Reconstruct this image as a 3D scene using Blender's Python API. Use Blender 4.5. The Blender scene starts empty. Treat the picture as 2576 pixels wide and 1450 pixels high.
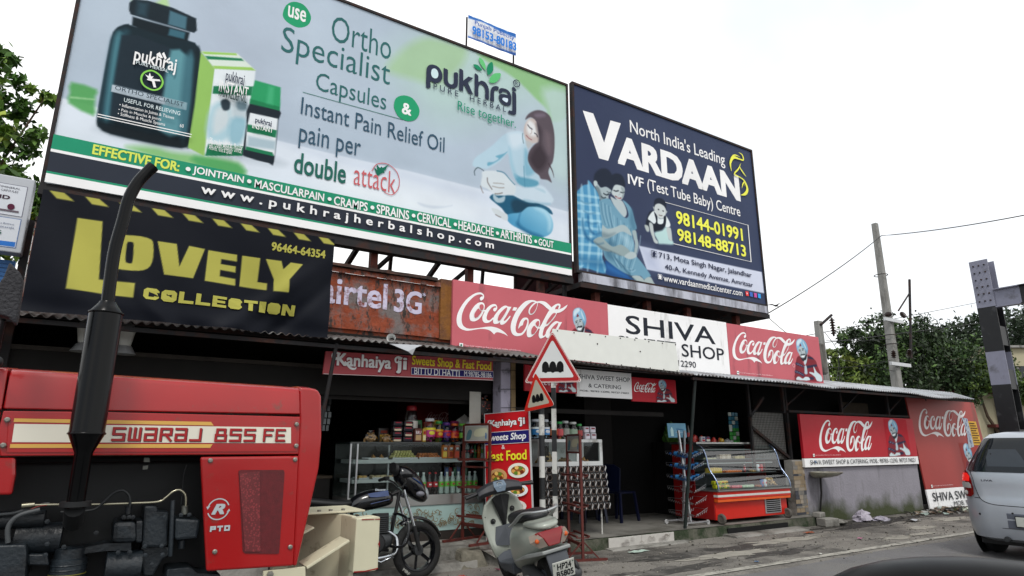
import bpy,bmesh,math,random
import numpy as np
from mathutils import Vector,Matrix
from mathutils.geometry import tessellate_polygon
random.seed(7)
SC=bpy.context.scene
COL=SC.collection
R=math.radians
# --- camera, light, exposure
cam_data=bpy.data.cameras.new('camera')
cam=bpy.data.objects.new('camera',cam_data)
COL.objects.link(cam)
SC.camera=cam
cam.location=(0,0,1.3)
cam_data.sensor_width=36.0
cam_data.lens=36.0*1578.0/2576.0
cam_data.clip_start=0.05
cam_data.clip_end=3000
cam.rotation_euler=(R(90)+math.atan(395/1578),0,R(57.4-90))
world=bpy.data.worlds.new('World')
SC.world=world
world.use_nodes=True
wn,wl=world.node_tree.nodes,world.node_tree.links
bg=wn['Background']
SUN_EL,SUN_AZ=R(52),R(-118)
sky=wn.new('ShaderNodeTexSky')
sky.sky_type='NISHITA'
sky.sun_disc=False
sky.sun_elevation=SUN_EL
sky.sun_rotation=R(90)-SUN_AZ
sky.dust_density=6.0
sky.air_density=1.2
wtc=wn.new('ShaderNodeTexCoord')
wno=wn.new('ShaderNodeTexNoise')
wno.inputs['Scale'].default_value=1.1
wno.inputs['Detail'].default_value=5
wno.inputs['Roughness'].default_value=0.5
wra=wn.new('ShaderNodeValToRGB')
wra.color_ramp.elements[0].position=0.36
wra.color_ramp.elements[0].color=(7.6,8.4,9.5,1)
wra.color_ramp.elements[1].position=0.56
wra.color_ramp.elements[1].color=(12.9,12.9,12.7,1)
wmx=wn.new('ShaderNodeMix')
wmx.data_type='RGBA'
wmx.inputs[0].default_value=0.86
wl.new(wtc.outputs['Generated'],wno.inputs['Vector'])
wl.new(wno.outputs['Fac'],wra.inputs[0])
wl.new(sky.outputs[0],wmx.inputs[6])
wl.new(wra.outputs[0],wmx.inputs[7])
wl.new(wmx.outputs[2],bg.inputs[0])
bg.inputs[1].default_value=0.1
sun_d=bpy.data.lights.new('sun','SUN')
sun_d.energy=1.3
sun_d.angle=R(14)
sun_d.color=(1.0,0.97,0.92)
sun=bpy.data.objects.new('sun',sun_d)
COL.objects.link(sun)
sdir=Vector((math.cos(SUN_EL)*math.cos(SUN_AZ),math.cos(SUN_EL)*math.sin(SUN_AZ),math.sin(SUN_EL)))
sun.rotation_euler=(-sdir).to_track_quat('-Z','Y').to_euler()
SC.view_settings.view_transform='Standard'
SC.view_settings.look='None'
SC.view_settings.exposure=0.25
SC.view_settings.gamma=1.0
SC.cycles.max_bounces=6
SC.cycles.transparent_max_bounces=12
# --- colours and materials
def lin(h,k=1.0):
 h=h.lstrip('#')
 o=[]
 for i in (0,2,4):
  c=int(h[i:i+2],16)/255
  o.append(min(0.88,(c/12.92 if c<0.04045 else ((c+0.055)/1.055)**2.4)*k))
 return tuple(o)
MATS={}
def mat(name,col,rough=0.6,metal=0.0,var=0.12,scale=9.0,bump=0.0,bscale=60.0,dirt=None,dirt_amt=0.5,dirt_scale=3.0,coat=0.0,spec=0.5,trans=0.0,streak=False,attr=False,ior=1.45):
 if name in MATS:
  return MATS[name]
 if isinstance(col,str):
  col=lin(col)
 m=bpy.data.materials.new(name)
 m.use_nodes=True
 n,l=m.node_tree.nodes,m.node_tree.links
 b=n['Principled BSDF']
 b.inputs['Roughness'].default_value=rough
 b.inputs['Metallic'].default_value=metal
 b.inputs['Coat Weight'].default_value=coat
 b.inputs['Coat Roughness'].default_value=0.08
 b.inputs['Specular IOR Level'].default_value=spec
 b.inputs['Transmission Weight'].default_value=trans
 b.inputs['IOR'].default_value=ior
 tc=n.new('ShaderNodeTexCoord')
 no=n.new('ShaderNodeTexNoise')
 no.inputs['Scale'].default_value=scale
 no.inputs['Detail'].default_value=6
 l.new(tc.outputs['Object'],no.inputs['Vector'])
 mx=n.new('ShaderNodeMix')
 mx.data_type='RGBA'
 mx.blend_type='MULTIPLY'
 ra=n.new('ShaderNodeMapRange')
 ra.inputs[1].default_value=0.25
 ra.inputs[2].default_value=0.75
 ra.inputs[3].default_value=1-var
 ra.inputs[4].default_value=1+var*0.4
 l.new(no.outputs['Fac'],ra.inputs[0])
 mx.inputs[0].default_value=1.0
 if attr:
  at=n.new('ShaderNodeAttribute')
  at.attribute_name='Col'
  l.new(at.outputs['Color'],mx.inputs[6])
 else :
  mx.inputs[6].default_value=(*col,1)
 l.new(ra.outputs[0],mx.inputs[7])
 out=mx.outputs[2]
 if dirt is not None:
  if isinstance(dirt,str):
   dirt=lin(dirt)
  mp=n.new('ShaderNodeMapping')
  mp.inputs['Scale'].default_value=(1,1,0.22)if streak else (1,1,1)
  n2=n.new('ShaderNodeTexNoise')
  n2 .inputs['Scale'].default_value=dirt_scale
  n2 .inputs['Detail'].default_value=9
  n2 .inputs['Roughness'].default_value=0.68
  l.new(tc.outputs['Object'],mp.inputs['Vector'])
  l.new(mp.outputs[0],n2 .inputs['Vector'])
  r2=n.new('ShaderNodeMapRange')
  r2 .inputs[1].default_value=0.62-0.3*dirt_amt
  r2 .inputs[2].default_value=0.72-0.2*dirt_amt
  l.new(n2 .outputs['Fac'],r2 .inputs[0])
  m2=n.new('ShaderNodeMix')
  m2 .data_type='RGBA'
  l.new(r2 .outputs[0],m2 .inputs[0])
  l.new(out,m2 .inputs[6])
  m2 .inputs[7].default_value=(*dirt,1)
  out=m2 .outputs[2]
 l.new(out,b.inputs['Base Color'])
 if bump:
  n3=n.new('ShaderNodeTexNoise')
  n3 .inputs['Scale'].default_value=bscale
  n3 .inputs['Detail'].default_value=5
  l.new(tc.outputs['Object'],n3 .inputs['Vector'])
  bp=n.new('ShaderNodeBump')
  bp.inputs['Strength'].default_value=min(1,bump)
  bp.inputs['Distance'].default_value=0.02
  l.new(n3 .outputs['Fac'],bp.inputs['Height'])
  l.new(bp.outputs[0],b.inputs['Normal'])
 MATS[name]=m
 return m
def glass(name,tint=(0.9,0.96,0.95),alpha=0.22,rough=0.03,refl=0.45):
 """thin window glass: mostly clear, with a real glossy reflection"""
 if name in MATS:
  return MATS[name]
 m=bpy.data.materials.new(name)
 m.use_nodes=True
 n,l=m.node_tree.nodes,m.node_tree.links
 for x in list(n):
  n.remove(x)
 o=n.new('ShaderNodeOutputMaterial')
 t=n.new('ShaderNodeBsdfTransparent')
 t.inputs[0].default_value=(*tint,1)
 g=n.new('ShaderNodeBsdfGlossy')
 g.inputs['Roughness'].default_value=rough
 f=n.new('ShaderNodeFresnel')
 f.inputs[0].default_value=1.5
 a=n.new('ShaderNodeMath')
 a.operation='MULTIPLY_ADD'
 a.inputs[1].default_value=refl
 a.inputs[2].default_value=alpha*0.05
 l.new(f.outputs[0],a.inputs[0])
 mx=n.new('ShaderNodeMixShader')
 l.new(a.outputs[0],mx.inputs[0])
 l.new(t.outputs[0],mx.inputs[1])
 l.new(g.outputs[0],mx.inputs[2])
 l.new(mx.outputs[0],o.inputs[0])
 MATS[name]=m
 return m
def M_print():
 return mat('printed_vinyl',(1,1,1),0.6,var=0.09,scale=1.6,attr=True,spec=0.15,bump=0.25,bscale=3.5)
def M_goods():
 return mat('packaging',(1,1,1),0.3,var=0.08,scale=14,attr=True,spec=0.5)
 # --- mesh building
def rotz(a):return Matrix.Rotation(a,4,'Z')
def rotx(a):return Matrix.Rotation(a,4,'X')
def roty(a):return Matrix.Rotation(a,4,'Y')
def tr(x,y,z):return Matrix.Translation((x,y,z))
class MB:
 def __init__(s):
  s.v=[];s.f=[];s.m=[];s.c=[];s.mats=[]
  s.T=Matrix.Identity(4);s.col=(0.5,0.5,0.5);s.mi=0
 def mat(s,m):
  if m not in s.mats:s.mats.append(m)
  s.mi=s.mats.index(m);return s
 def colr(s,c,k=1.15):
  s.col=lin(c,k)if isinstance(c,str)else c;return s
 def add(s,vs,fs,cols=None):
  b=len(s.v);T=s.T
  s.v+=[tuple(T@Vector(p))for p in vs]
  for f in fs:
   s.f.append([b+i for i in f]);s.m.append(s.mi)
  s.c+=(cols if cols else [s.col]*len(vs))
  return s
 def box(s,x0,y0,z0,x1,y1,z1,M=None):
  vs=[Vector((x,y,z))for z in (z0,z1)for y in (y0,y1)for x in (x0,x1)]
  if M is not None:vs=[M@p for p in vs]
  return s.add(vs,[(0,2,3,1),(4,5,7,6),(0,1,5,4),(1,3,7,5),(3,2,6,7),(2,0,4,6)])
 def cbox(s,c,d,M=None):
  return s.box(c[0]-d[0]/2,c[1]-d[1]/2,c[2]-d[2]/2,c[0]+d[0]/2,c[1]+d[1]/2,c[2]+d[2]/2,M)
 def bar(s,a,b,w,h=None):
  """rectangular bar from a to b"""
  a,b=Vector(a),Vector(b);h=h or w
  d=(b-a).normalized()
  up=Vector((0,0,1))if abs(d.z)<0.95 else Vector((0,1,0))
  x=d.cross(up).normalized()*w/2;y=x.cross(d).normalized()*h/2
  vs=[p+i*x+j*y for p in (a,b)for i,j in ((-1,-1),(1,-1),(1,1),(-1,1))]
  return s.add(vs,[(0,3,2,1),(4,5,6,7),(0,1,5,4),(1,2,6,5),(2,3,7,6),(3,0,4,7)])
 def tube(s,pts,r,n=8,cap=True,flat=1.0):
  pts=[Vector(p)for p in pts];k=len(pts)
  rs=r if isinstance(r,(list,tuple))else [r]*k
  vs=[];ref=None
  for i,p in enumerate(pts):
   d=(pts[min(i+1,k-1)]-pts[max(i-1,0)])
   if d.length<1e-9:d=Vector((0,0,1))
   d.normalize()
   if ref is None:
    ref=d.cross(Vector((0,0,1))if abs(d.z)<0.9 else Vector((1,0,0))).normalized()
   x=(ref-d*ref.dot(d)).normalized();ref=x;y=d.cross(x)
   for j in range(n):
    a=2*math.pi*j/n
    vs.append(p+(x*math.cos(a)+y*math.sin(a)*flat)*rs[i])
  fs=[(i*n+j,i*n+(j+1)%n,(i+1)*n+(j+1)%n,(i+1)*n+j)for i in range(k-1)for j in range(n)]
  if cap:fs+=[tuple(range(n))[::-1],tuple((k-1)*n+j for j in range(n))]
  return s.add(vs,fs)
 def lathe(s,prof,n=12,M=None,cap=True,cols=None):
  """prof: [(r, z)], revolved round Z"""
  vs=[];cc=[]
  for i,(r,z)in enumerate(prof):
   for j in range(n):
    a=2*math.pi*j/n
    vs.append(Vector((r*math.cos(a),r*math.sin(a),z)))
    if cols:cc.append(cols[i])
  k=len(prof)
  fs=[(i*n+j,i*n+(j+1)%n,(i+1)*n+(j+1)%n,(i+1)*n+j)for i in range(k-1)for j in range(n)]
  if cap:fs+=[tuple(range(n))[::-1],tuple((k-1)*n+j for j in range(n))]
  if M is not None:vs=[M@p for p in vs]
  return s.add(vs,fs,cc or None)
 def torus(s,R_,r,n=24,k=8,M=None,sx=1.0):
  vs=[]
  for i in range(n):
   a=2*math.pi*i/n
   for j in range(k):
    b=2*math.pi*j/k
    q=R_+r*math.cos(b)
    vs.append(Vector((q*math.cos(a),q*math.sin(a),r*sx*math.sin(b))))
  fs=[(i*k+j,((i+1)%n)*k+j,((i+1)%n)*k+(j+1)%k,i*k+(j+1)%k)for i in range(n)for j in range(k)]
  if M is not None:vs=[M@p for p in vs]
  return s.add(vs,fs)
 def sph(s,c,r,n=10,k=6,M=None):
  rr=r if isinstance(r,(tuple,list))else (r,r,r)
  vs=[Vector((c[0],c[1],c[2]-rr[2]))]
  for i in range(1,k):
   t=math.pi*i/k-math.pi/2
   for j in range(n):
    a=2*math.pi*j/n
    vs.append(Vector((c[0]+rr[0]*math.cos(t)*math.cos(a),c[1]+rr[1]*math.cos(t)*math.sin(a),c[2]+rr[2]*math.sin(t))))
  vs.append(Vector((c[0],c[1],c[2]+rr[2])))
  L=len(vs)-1
  fs=[(0,1+(j+1)%n,1+j)for j in range(n)]
  for i in range(k-2):
   for j in range(n):
    a=1+i*n;b=a+n
    fs.append((a+j,a+(j+1)%n,b+(j+1)%n,b+j))
  fs+=[(L,L-n+j,L-n+(j+1)%n)for j in range(n)]
  if M is not None:vs=[M@p for p in vs]
  return s.add(vs,fs)
 def prism(s,poly,a0,a1,axis='y',M=None):
  """closed outline (list of 2-D points) extruded along an axis"""
  n=len(poly)
  def P(p,t):
   return Vector((p[0],t,p[1]))if axis=='y' else Vector((t,p[0],p[1]))if axis=='x' else Vector((p[0],p[1],t))
  vs=[P(p,a0)for p in poly]+[P(p,a1)for p in poly]
  if M is not None:vs=[M@p for p in vs]
  tri=tessellate_polygon([[Vector((p[0],p[1],0))for p in poly]])
  fs=[tuple(t)for t in tri]+[tuple(i+n for i in t)[::-1]for t in tri]
  fs+=[(i,(i+1)%n,n+(i+1)%n,n+i)for i in range(n)]
  return s.add(vs,fs)
 def loft(s,rings,cap=True,closed=True):
  """rings: lists of equal length of 3-D points"""
  n=len(rings[0]);k=len(rings)
  vs=[p for r in rings for p in r]
  m=n if closed else n-1
  fs=[(i*n+j,i*n+(j+1)%n,(i+1)*n+(j+1)%n,(i+1)*n+j)for i in range(k-1)for j in range(m)]
  if cap:fs+=[tuple(range(n))[::-1],tuple((k-1)*n+j for j in range(n))]
  return s.add(vs,fs)
 def mesh(s,name,smooth=None):
  me=bpy.data.meshes.new(name)
  me.from_pydata(s.v,[],s.f)
  for m in s.mats:me.materials.append(m)
  if len(s.mats)>1:me.polygons.foreach_set('material_index',s.m)
  ca=me.color_attributes.new('Col','FLOAT_COLOR','POINT')
  arr=np.ones((len(s.v),4),dtype=np.float32)
  if s.v:arr[:,:3]=np.array(s.c,dtype=np.float32)
  ca.data.foreach_set('color',arr.ravel())
  bm=bmesh.new();bm.from_mesh(me)
  bmesh.ops.recalc_face_normals(bm,faces=bm.faces);bm.to_mesh(me);bm.free()
  if smooth is not None:
   me.polygons.foreach_set('use_smooth',[True]*len(me.polygons))
   me.set_sharp_from_angle(angle=R(smooth))
  me.update()
  return me
def obj(name,mb,parent=None,m=None,smooth=None,bev=0,loc=None,segs=2,sub=0):
 """link a mesh as ONE object; loc = world origin for a top-level mesh"""
 if isinstance(mb,MB):
  if m is not None:mb.mats=[m];mb.m=[0]*len(mb.f)
  if loc is not None:mb.v=[(a-loc[0],b-loc[1],c-loc[2])for a,b,c in mb.v]
  me=mb.mesh(name,smooth)
 else :me=mb
 o=bpy.data.objects.new(name,me)
 COL.objects.link(o)
 if loc is not None:o.location=loc
 if parent is not None:
  o.parent=parent
 if sub:
  q=o.modifiers.new('s','SUBSURF');q.levels=sub;q.render_levels=sub
 if bev:
  q=o.modifiers.new('b','BEVEL');q.width=bev;q.segments=segs;q.limit_method='ANGLE';q.angle_limit=R(38)
 return o
def tag(o,label=None,cat=None,group=None,kind=None):
 if label:o['label']=label
 if cat:o['category']=cat
 if group:o['group']=group
 if kind:o['kind']=kind
 return o
def thing(name,loc,label,cat,group=None,rz=0.0):
 o=bpy.data.objects.new(name,None)
 o.empty_display_size=0.1
 COL.objects.link(o)
 o.location=loc
 o.rotation_euler=(0,0,rz)
 return tag(o,label,cat,group)
KIDS={}
def dup(o,loc=None,label=None,rz=None,parent=None,scale=None):
 c=o.copy();COL.objects.link(c)
 if parent is not None:c.parent=parent
 if loc is not None:c.location=loc
 if rz is not None:c.rotation_euler=(c.rotation_euler[0],c.rotation_euler[1],rz)
 if scale is not None:c.scale=scale if isinstance(scale,(tuple,list))else (scale,)*3
 if label:c['label']=label
 if parent is None and not label and 'label' in c:pass
 for ch in [q for q in o.children]:
  dup(ch,parent=c)
 return c
def spline(pts,k=4,closed=True):
 """Catmull-Rom through the points"""
 n=len(pts);out=[]
 P=[np.array(p,dtype=float)for p in pts]
 rng=n if closed else n-1
 for i in range(rng):
  if closed:a,b,c,d=P[(i-1)%n],P[i],P[(i+1)%n],P[(i+2)%n]
  else :a,b,c,d=P[max(i-1,0)],P[i],P[i+1],P[min(i+2,n-1)]
  for j in range(k):
   t=j/k
   out.append(tuple(0.5*((2*b)+(c-a)*t+(2*a-5*b+4*c-d)*t*t+(3*b-a-3*c+d)*t**3)))
 if not closed:out.append(tuple(P[-1]))
 return out
 # --- flat print: lettering and pictures on signs
_TXT={}
def text_tris(s,res=3,offset=0.0,spacing=1.0):
 key=(s,res,offset,spacing)
 if key in _TXT:return _TXT[key]
 cu=bpy.data.curves.new('t','FONT')
 cu.body=s;cu.resolution_u=res;cu.offset=offset;cu.space_character=spacing
 ob=bpy.data.objects.new('t',cu)
 COL.objects.link(ob)
 dg=bpy.context.evaluated_depsgraph_get()
 me=ob.evaluated_get(dg).to_mesh()
 v=np.empty(len(me.vertices)*3);me.vertices.foreach_get('co',v)
 v=v.reshape(-1,3)[:,:2].copy()
 f=[tuple(p.vertices)for p in me.polygons]
 ob.evaluated_get(dg).to_mesh_clear()
 bpy.data.objects.remove(ob);bpy.data.curves.remove(cu)
 _TXT[key]=(v,f)
 return v,f
class Flat:
 """layers of flat print on a vertical plane; u right, v up, layer by layer towards the viewer"""
 STEP=0.0006
 def __init__(s,k=0.95):
  s.groups={};s.n=1;s.k=k
 def g(s,name):
  if name not in s.groups:s.groups[name]=MB()
  return s.groups[name]
 def lift(s,n=1):s.n+=n
 def poly(s,grp,col,pts,sm=0):
  if grp in ('circle_badge','printed_leaf','printed_icon'):grp='%s|%d'%(grp,len(s.groups))
  if sm:pts=spline(pts,sm)
  y=-s.n*s.STEP;s.n+=1
  tri=tessellate_polygon([[Vector((p[0],p[1],0))for p in pts]])
  s.g(grp).colr(col,s.k).add([(p[0],y,p[1])for p in pts],[tuple(t)for t in tri])
 def ribbon(s,grp,col,pts,ws,k=5,closed=False):
  """stroke with a width per point"""
  if not isinstance(ws,(list,tuple)):ws=[ws]*len(pts)
  q=spline([(p[0],p[1],w)for p,w in zip(pts,ws)],k,closed)
  if closed:q.append(q[0])
  y=-s.n*s.STEP;s.n+=1
  vs=[];n=len(q)
  for i,(u,v,w)in enumerate(q):
   a=q[max(i-1,0)];b=q[min(i+1,n-1)]
   if closed and i in (0,n-1):a=q[n-2];b=q[1]
   dx,dy=b[0]-a[0],b[1]-a[1];L=math.hypot(dx,dy)or 1
   w=max(w,0)/2
   vs+=[(u-dy/L*w,y,v+dx/L*w),(u+dy/L*w,y,v-dx/L*w)]
  s.g(grp).colr(col,s.k).add(vs,[(2*i,2*i+1,2*i+3,2*i+2)for i in range(n-1)])
 def ell(s,grp,col,c,rx,ry,n=28,a=0):
  s.poly(grp,col,[(c[0]+rx*math.cos(t)*math.cos(a)-ry*math.sin(t)*math.sin(a),c[1]+rx*math.cos(t)*math.sin(a)+ry*math.sin(t)*math.cos(a))for t in [2*math.pi*i/n for i in range(n)]])
 def ring(s,grp,col,c,rx,ry,w,n=30,a0=0,a1=360):
  pts=[(c[0]+rx*math.cos(R(a0+(a1-a0)*i/n)),c[1]+ry*math.sin(R(a0+(a1-a0)*i/n)))for i in range(n+(a1-a0<360))]
  s.ribbon(grp,col,pts,w,1,closed=a1-a0>=360)
 def rect(s,grp,col,u0,v0,u1,v1):
  s.poly(grp,col,[(u0,v0),(u1,v0),(u1,v1),(u0,v1)])
 def text(s,grp,col,t,u0,v0,u1,v1,bold=0.0,off=0.0,shear=0.0,sp=1.0,rot=0.0,res=3):
  v,f=text_tris(t,res,off,sp)
  if not len(v):return
  v=v.copy()
  v[:,0]+=v[:,1]*shear
  lo,hi=v.min(0),v.max(0)
  d=bold*0.17;key='%s|%d'%(grp,len(s.groups))
  x0,y0=lo[0]-d,lo[1]-d*0.7;x1,y1=hi[0]+d,hi[1]+d*0.7
  sc=np.array([(u1-u0)/(x1-x0),(v1-v0)/(y1-y0)]);of=np.array([x0,y0])
  sh=[(0,0)]if not bold else [(a*d,b*d*0.7)for a,b in ((-1,-1),(1,-1),(-1,1),(1,1),(0,0),(0,1),(0,-1))]
  for a,b in sh:
   q=(v+np.array([a,b])-of)*sc+np.array([u0,v0])
   if rot:
    c=np.array([(u0+u1)/2,(v0+v1)/2]);q=q-c
    q=np.stack([q[:,0]*math.cos(rot)-q[:,1]*math.sin(rot),q[:,0]*math.sin(rot)+q[:,1]*math.cos(rot)],1)+c
   y=-s.n*s.STEP;s.n+=0.25
   s.g(key).colr(col,s.k).add([(p[0],y,p[1])for p in q],f)
  s.n+=1
 def done(s,parent,M=None,mat_=None):
  out=[]
  for nme,g in s.groups.items():
   nme=nme.split('|')[0]
   if M is not None:g.v=[tuple(M@Vector(p))for p in g.v]
   o=obj(nme,g,parent,mat_ or M_print())
   out.append(o)
  return out
class Canvas:
 """a printed sheet as a fine grid of vertex colours, painted with soft brushes"""
 def __init__(s,u0,v0,u1,v1,cell,base):
  s.u0,s.v0,s.u1,s.v1=u0,v0,u1,v1
  s.nx=int((u1-u0)/(cell if not isinstance(cell,tuple)else cell[0]))+1
  s.ny=int((v1-v0)/(cell if not isinstance(cell,tuple)else cell[1]))+1
  s.U,s.V=np.meshgrid(np.linspace(u0,u1,s.nx),np.linspace(v0,v1,s.ny))
  s.C=np.zeros((s.ny,s.nx,3));s.C[:]=s.hx(base)
  s.cell=(u1-u0)/s.nx
 def hx(s,c):return np.array([int(c[i:i+2],16)/255 for i in (0,2,4)])if isinstance(c,str)else np.array(c)
 def win(s,lo,hi,pad):
  i0=max(0,int((lo[0]-pad-s.u0)/(s.u1-s.u0)*(s.nx-1)));i1=min(s.nx,int((hi[0]+pad-s.u0)/(s.u1-s.u0)*(s.nx-1))+2)
  j0=max(0,int((lo[1]-pad-s.v0)/(s.v1-s.v0)*(s.ny-1)));j1=min(s.ny,int((hi[1]+pad-s.v0)/(s.v1-s.v0)*(s.ny-1))+2)
  return slice(j0,max(j1,j0)),slice(i0,max(i1,i0))
 def blend(s,w,a,col,col2=None,ax=None):
  if a.size==0:return
  c=s.hx(col)[None,None,:]
  if col2 is not None:
   (x0,y0),(x1,y1)=ax
   d=(x1-x0)**2+(y1-y0)**2
   t=np.clip(((s.U[w]-x0)*(x1-x0)+(s.V[w]-y0)*(y1-y0))/d,0,1)[...,None]
   c=c*(1-t)+s.hx(col2)[None,None,:]*t
  s.C[w]=s.C[w]*(1-a[...,None])+c*a[...,None]
 def poly(s,col,pts,soft=0.01,op=1.0,sm=4,col2=None,ax=None):
  if sm:pts=spline(pts,sm)
  P=np.array(pts);w=s.win(P.min(0),P.max(0),soft*2)
  U,V=s.U[w],s.V[w]
  if U.size==0:return
  dist=np.full(U.shape,1e9);ins=np.zeros(U.shape,bool)
  n=len(P)
  for i in range(n):
   a,b=P[i],P[(i+1)%n];d=b-a;L=d@d
   if L<1e-12:continue
   t=np.clip(((U-a[0])*d[0]+(V-a[1])*d[1])/L,0,1)
   dist=np.minimum(dist,(U-a[0]-t*d[0])**2+(V-a[1]-t*d[1])**2)
   if a[1]!=b[1]:
    ins^=((a[1]>V)!=(b[1]>V))&(U<(b[0]-a[0])*(V-a[1])/(b[1]-a[1])+a[0])
  dist=np.sqrt(dist)*np.where(ins,1,-1)
  s.blend(w,np.clip(0.5+dist/(2*max(soft,1e-4)),0,1)*op,col,col2,ax)
 def stroke(s,col,pts,width,soft=0.006,op=1.0,sm=4):
  ws=width if isinstance(width,(list,tuple))else [width]*len(pts)
  q=np.array(spline([(p[0],p[1],w_)for p,w_ in zip(pts,ws)],sm,False))if sm and len(pts)>2 else np.array([(p[0],p[1],w_)for p,w_ in zip(pts,ws)])
  w=s.win(q[:,:2].min(0),q[:,:2].max(0),max(ws)+soft*2)
  U,V=s.U[w],s.V[w]
  if U.size==0:return
  best=np.full(U.shape,-1e9)
  for a,b in zip(q[:-1],q[1:]):
   d=b[:2]-a[:2];L=max(d@d,1e-12)
   t=np.clip(((U-a[0])*d[0]+(V-a[1])*d[1])/L,0,1)
   dd=(a[2]+t*(b[2]-a[2]))/2-np.sqrt((U-a[0]-t*d[0])**2+(V-a[1]-t*d[1])**2)
   best=np.maximum(best,dd)
  s.blend(w,np.clip(0.5+best/(2*max(soft,1e-4)),0,1)*op,col)
 def bake(s,name,parent,k=0.95,y=0.0,M=None,shape=None):
  C=s.C
  L=np.where(C<0.04045,C/12.92,((C+0.055)/1.055)**2.4)*k
  L=np.minimum(L,0.88)
  n=s.nx*s.ny
  me=bpy.data.meshes.new(name)
  Y=np.full(s.U.shape,y)
  if shape is not None:Y=Y+shape(s.U,s.V)
  co=np.stack([s.U,Y,s.V],-1).reshape(-1,3)
  if M is not None:
   A=np.array(M);co=co@A[:3,:3].T+A[:3,3]
  idx=np.arange(n).reshape(s.ny,s.nx)
  q=np.stack([idx[:-1,:-1],idx[:-1,1:],idx[1:,1:],idx[1:,:-1]],-1).reshape(-1,4)
  me.vertices.add(n);me.vertices.foreach_set('co',co.ravel())
  me.loops.add(q.size);me.loops.foreach_set('vertex_index',q.ravel().astype(np.int32))
  me.polygons.add(len(q));me.polygons.foreach_set('loop_start',np.arange(0,q.size,4,dtype=np.int32))
  me.update(calc_edges=True)
  me.polygons.foreach_set('use_smooth',[True]*len(q))
  me.materials.append(M_print())
  ca=me.color_attributes.new('Col','FLOAT_COLOR','POINT')
  ca.data.foreach_set('color',np.concatenate([L.reshape(-1,3),np.ones((n,1))],1).astype(np.float32).ravel())
  o=bpy.data.objects.new(name,me);COL.objects.link(o)
  if parent is not None:o.parent=parent
  return o
  # cola script lettering: white outlines, then the gaps inside them (thousandths of its box)
COLA_W=[(1,[(199,791),(220,841),(225,903),(219,955),(204,985),(182,987),(149,950),(113,875),(77,771),(46,642),(21,504),(4,370),(0,242),(6,141),(22,77),(46,39),(78,23),(105,32),(137,56),(170,84),(202,103),(235,108),(264,99),(285,73),(301,37),(313,6),(315,6),(324,42),(337,63),(356,66),(381,52),(407,34),(431,0),(432,3),(415,61),(390,112),(360,153),(330,177),(293,186),(251,169),(210,138),(169,110),(129,85),(97,76),(73,94),(53,139),(43,211),(40,291),(44,408),(59,541),(82,667),(113,786),(145,882),(174,930),(198,943),(211,928),(214,901),(203,894),(191,863),(189,823)]),(1,[(104,371),(109,455),(123,542),(142,632),(167,707),(191,746),(212,752),(226,724),(231,666),(227,593),(221,519),(205,419),(181,328),(156,278),(132,261),(112,281)]),(1,[(317,567),(331,602),(339,659),(335,718),(323,747),(304,745),(278,708),(254,639),(239,580),(225,568),(204,561),(208,532),(229,534),(221,472),(212,398),(213,327),(222,277),(242,257),(267,277),(288,323),(309,390),(304,418),(292,384),(275,337),(259,331),(249,363),(249,423),(258,509),(275,599),(295,667),(316,699),(327,697),(328,667),(317,660),(305,628),(305,586)]),(1,[(305,383),(313,457),(334,549),(359,643),(385,713),(410,750),(428,742),(433,735),(463,738),(464,735),(437,586),(415,469),(398,391),(399,361),(411,377),(432,439),(447,499),(458,499),(437,404),(411,311),(383,262),(366,272),(362,318),(347,284),(322,260),(307,276),(303,328)]),(0,[(485,739),(518,739),(504,654),(472,651)]),(1,[(526,210),(533,315),(546,405),(568,487),(591,513),(611,508),(621,456),(620,356),(610,267),(590,163),(563,69),(532,30),(502,21),(476,55),(461,135),(457,242),(465,366),(485,518),(511,663),(547,800),(587,915),(623,968),(660,989),(687,981),(706,956),(687,936),(660,942),(632,896),(596,794),(560,656),(528,497),(511,357),(502,232),(504,148),(515,103),(533,96),(555,115),(577,183),(595,275),(606,377),(609,439),(600,467),(586,444),(573,378),(567,315),(546,277)]),(1,[(620,666),(625,743),(641,824),(669,910),(701,967),(729,991),(762,998),(795,973),(841,869),(841,865),(819,789),(817,790),(789,843),(757,907),(729,934),(709,928),(707,875),(696,770),(677,669),(659,618),(638,598),(625,618)]),(1,[(603,167),(608,242),(626,346),(654,442),(681,501),(704,518),(723,497),(728,430),(724,354),(710,262),(689,169),(662,81),(635,30),(612,29),(603,82)]),(1,[(694,288),(722,310),(741,384),(740,284),(703,273)]),(1,[(734,26),(719,48),(713,115),(722,241),(745,411),(774,571),(808,742),(846,884),(880,961),(909,995),(928,980),(929,922),(919,857),(905,858),(913,916),(908,946),(892,921),(875,837),(893,741),(891,725),(868,604),(835,491),(801,379),(773,332),(758,228),(751,139),(754,102),(767,112),(788,194),(795,164),(772,83)]),(1,[(877,825),(913,845),(947,890),(977,953),(999,1000),(1000,997),(987,918),(957,829),(922,765),(893,741),(860,744),(861,751)]),(1,[(780,175),(789,246),(811,335),(836,423),(862,490),(887,524),(905,516),(910,510),(939,513),(940,509),(912,367),(890,255),(872,180),(873,152),(885,167),(906,225),(922,283),(933,283),(910,192),(885,102),(857,57),(840,67),(837,112),(821,79),(797,57),(782,72),(778,123)])]
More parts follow.
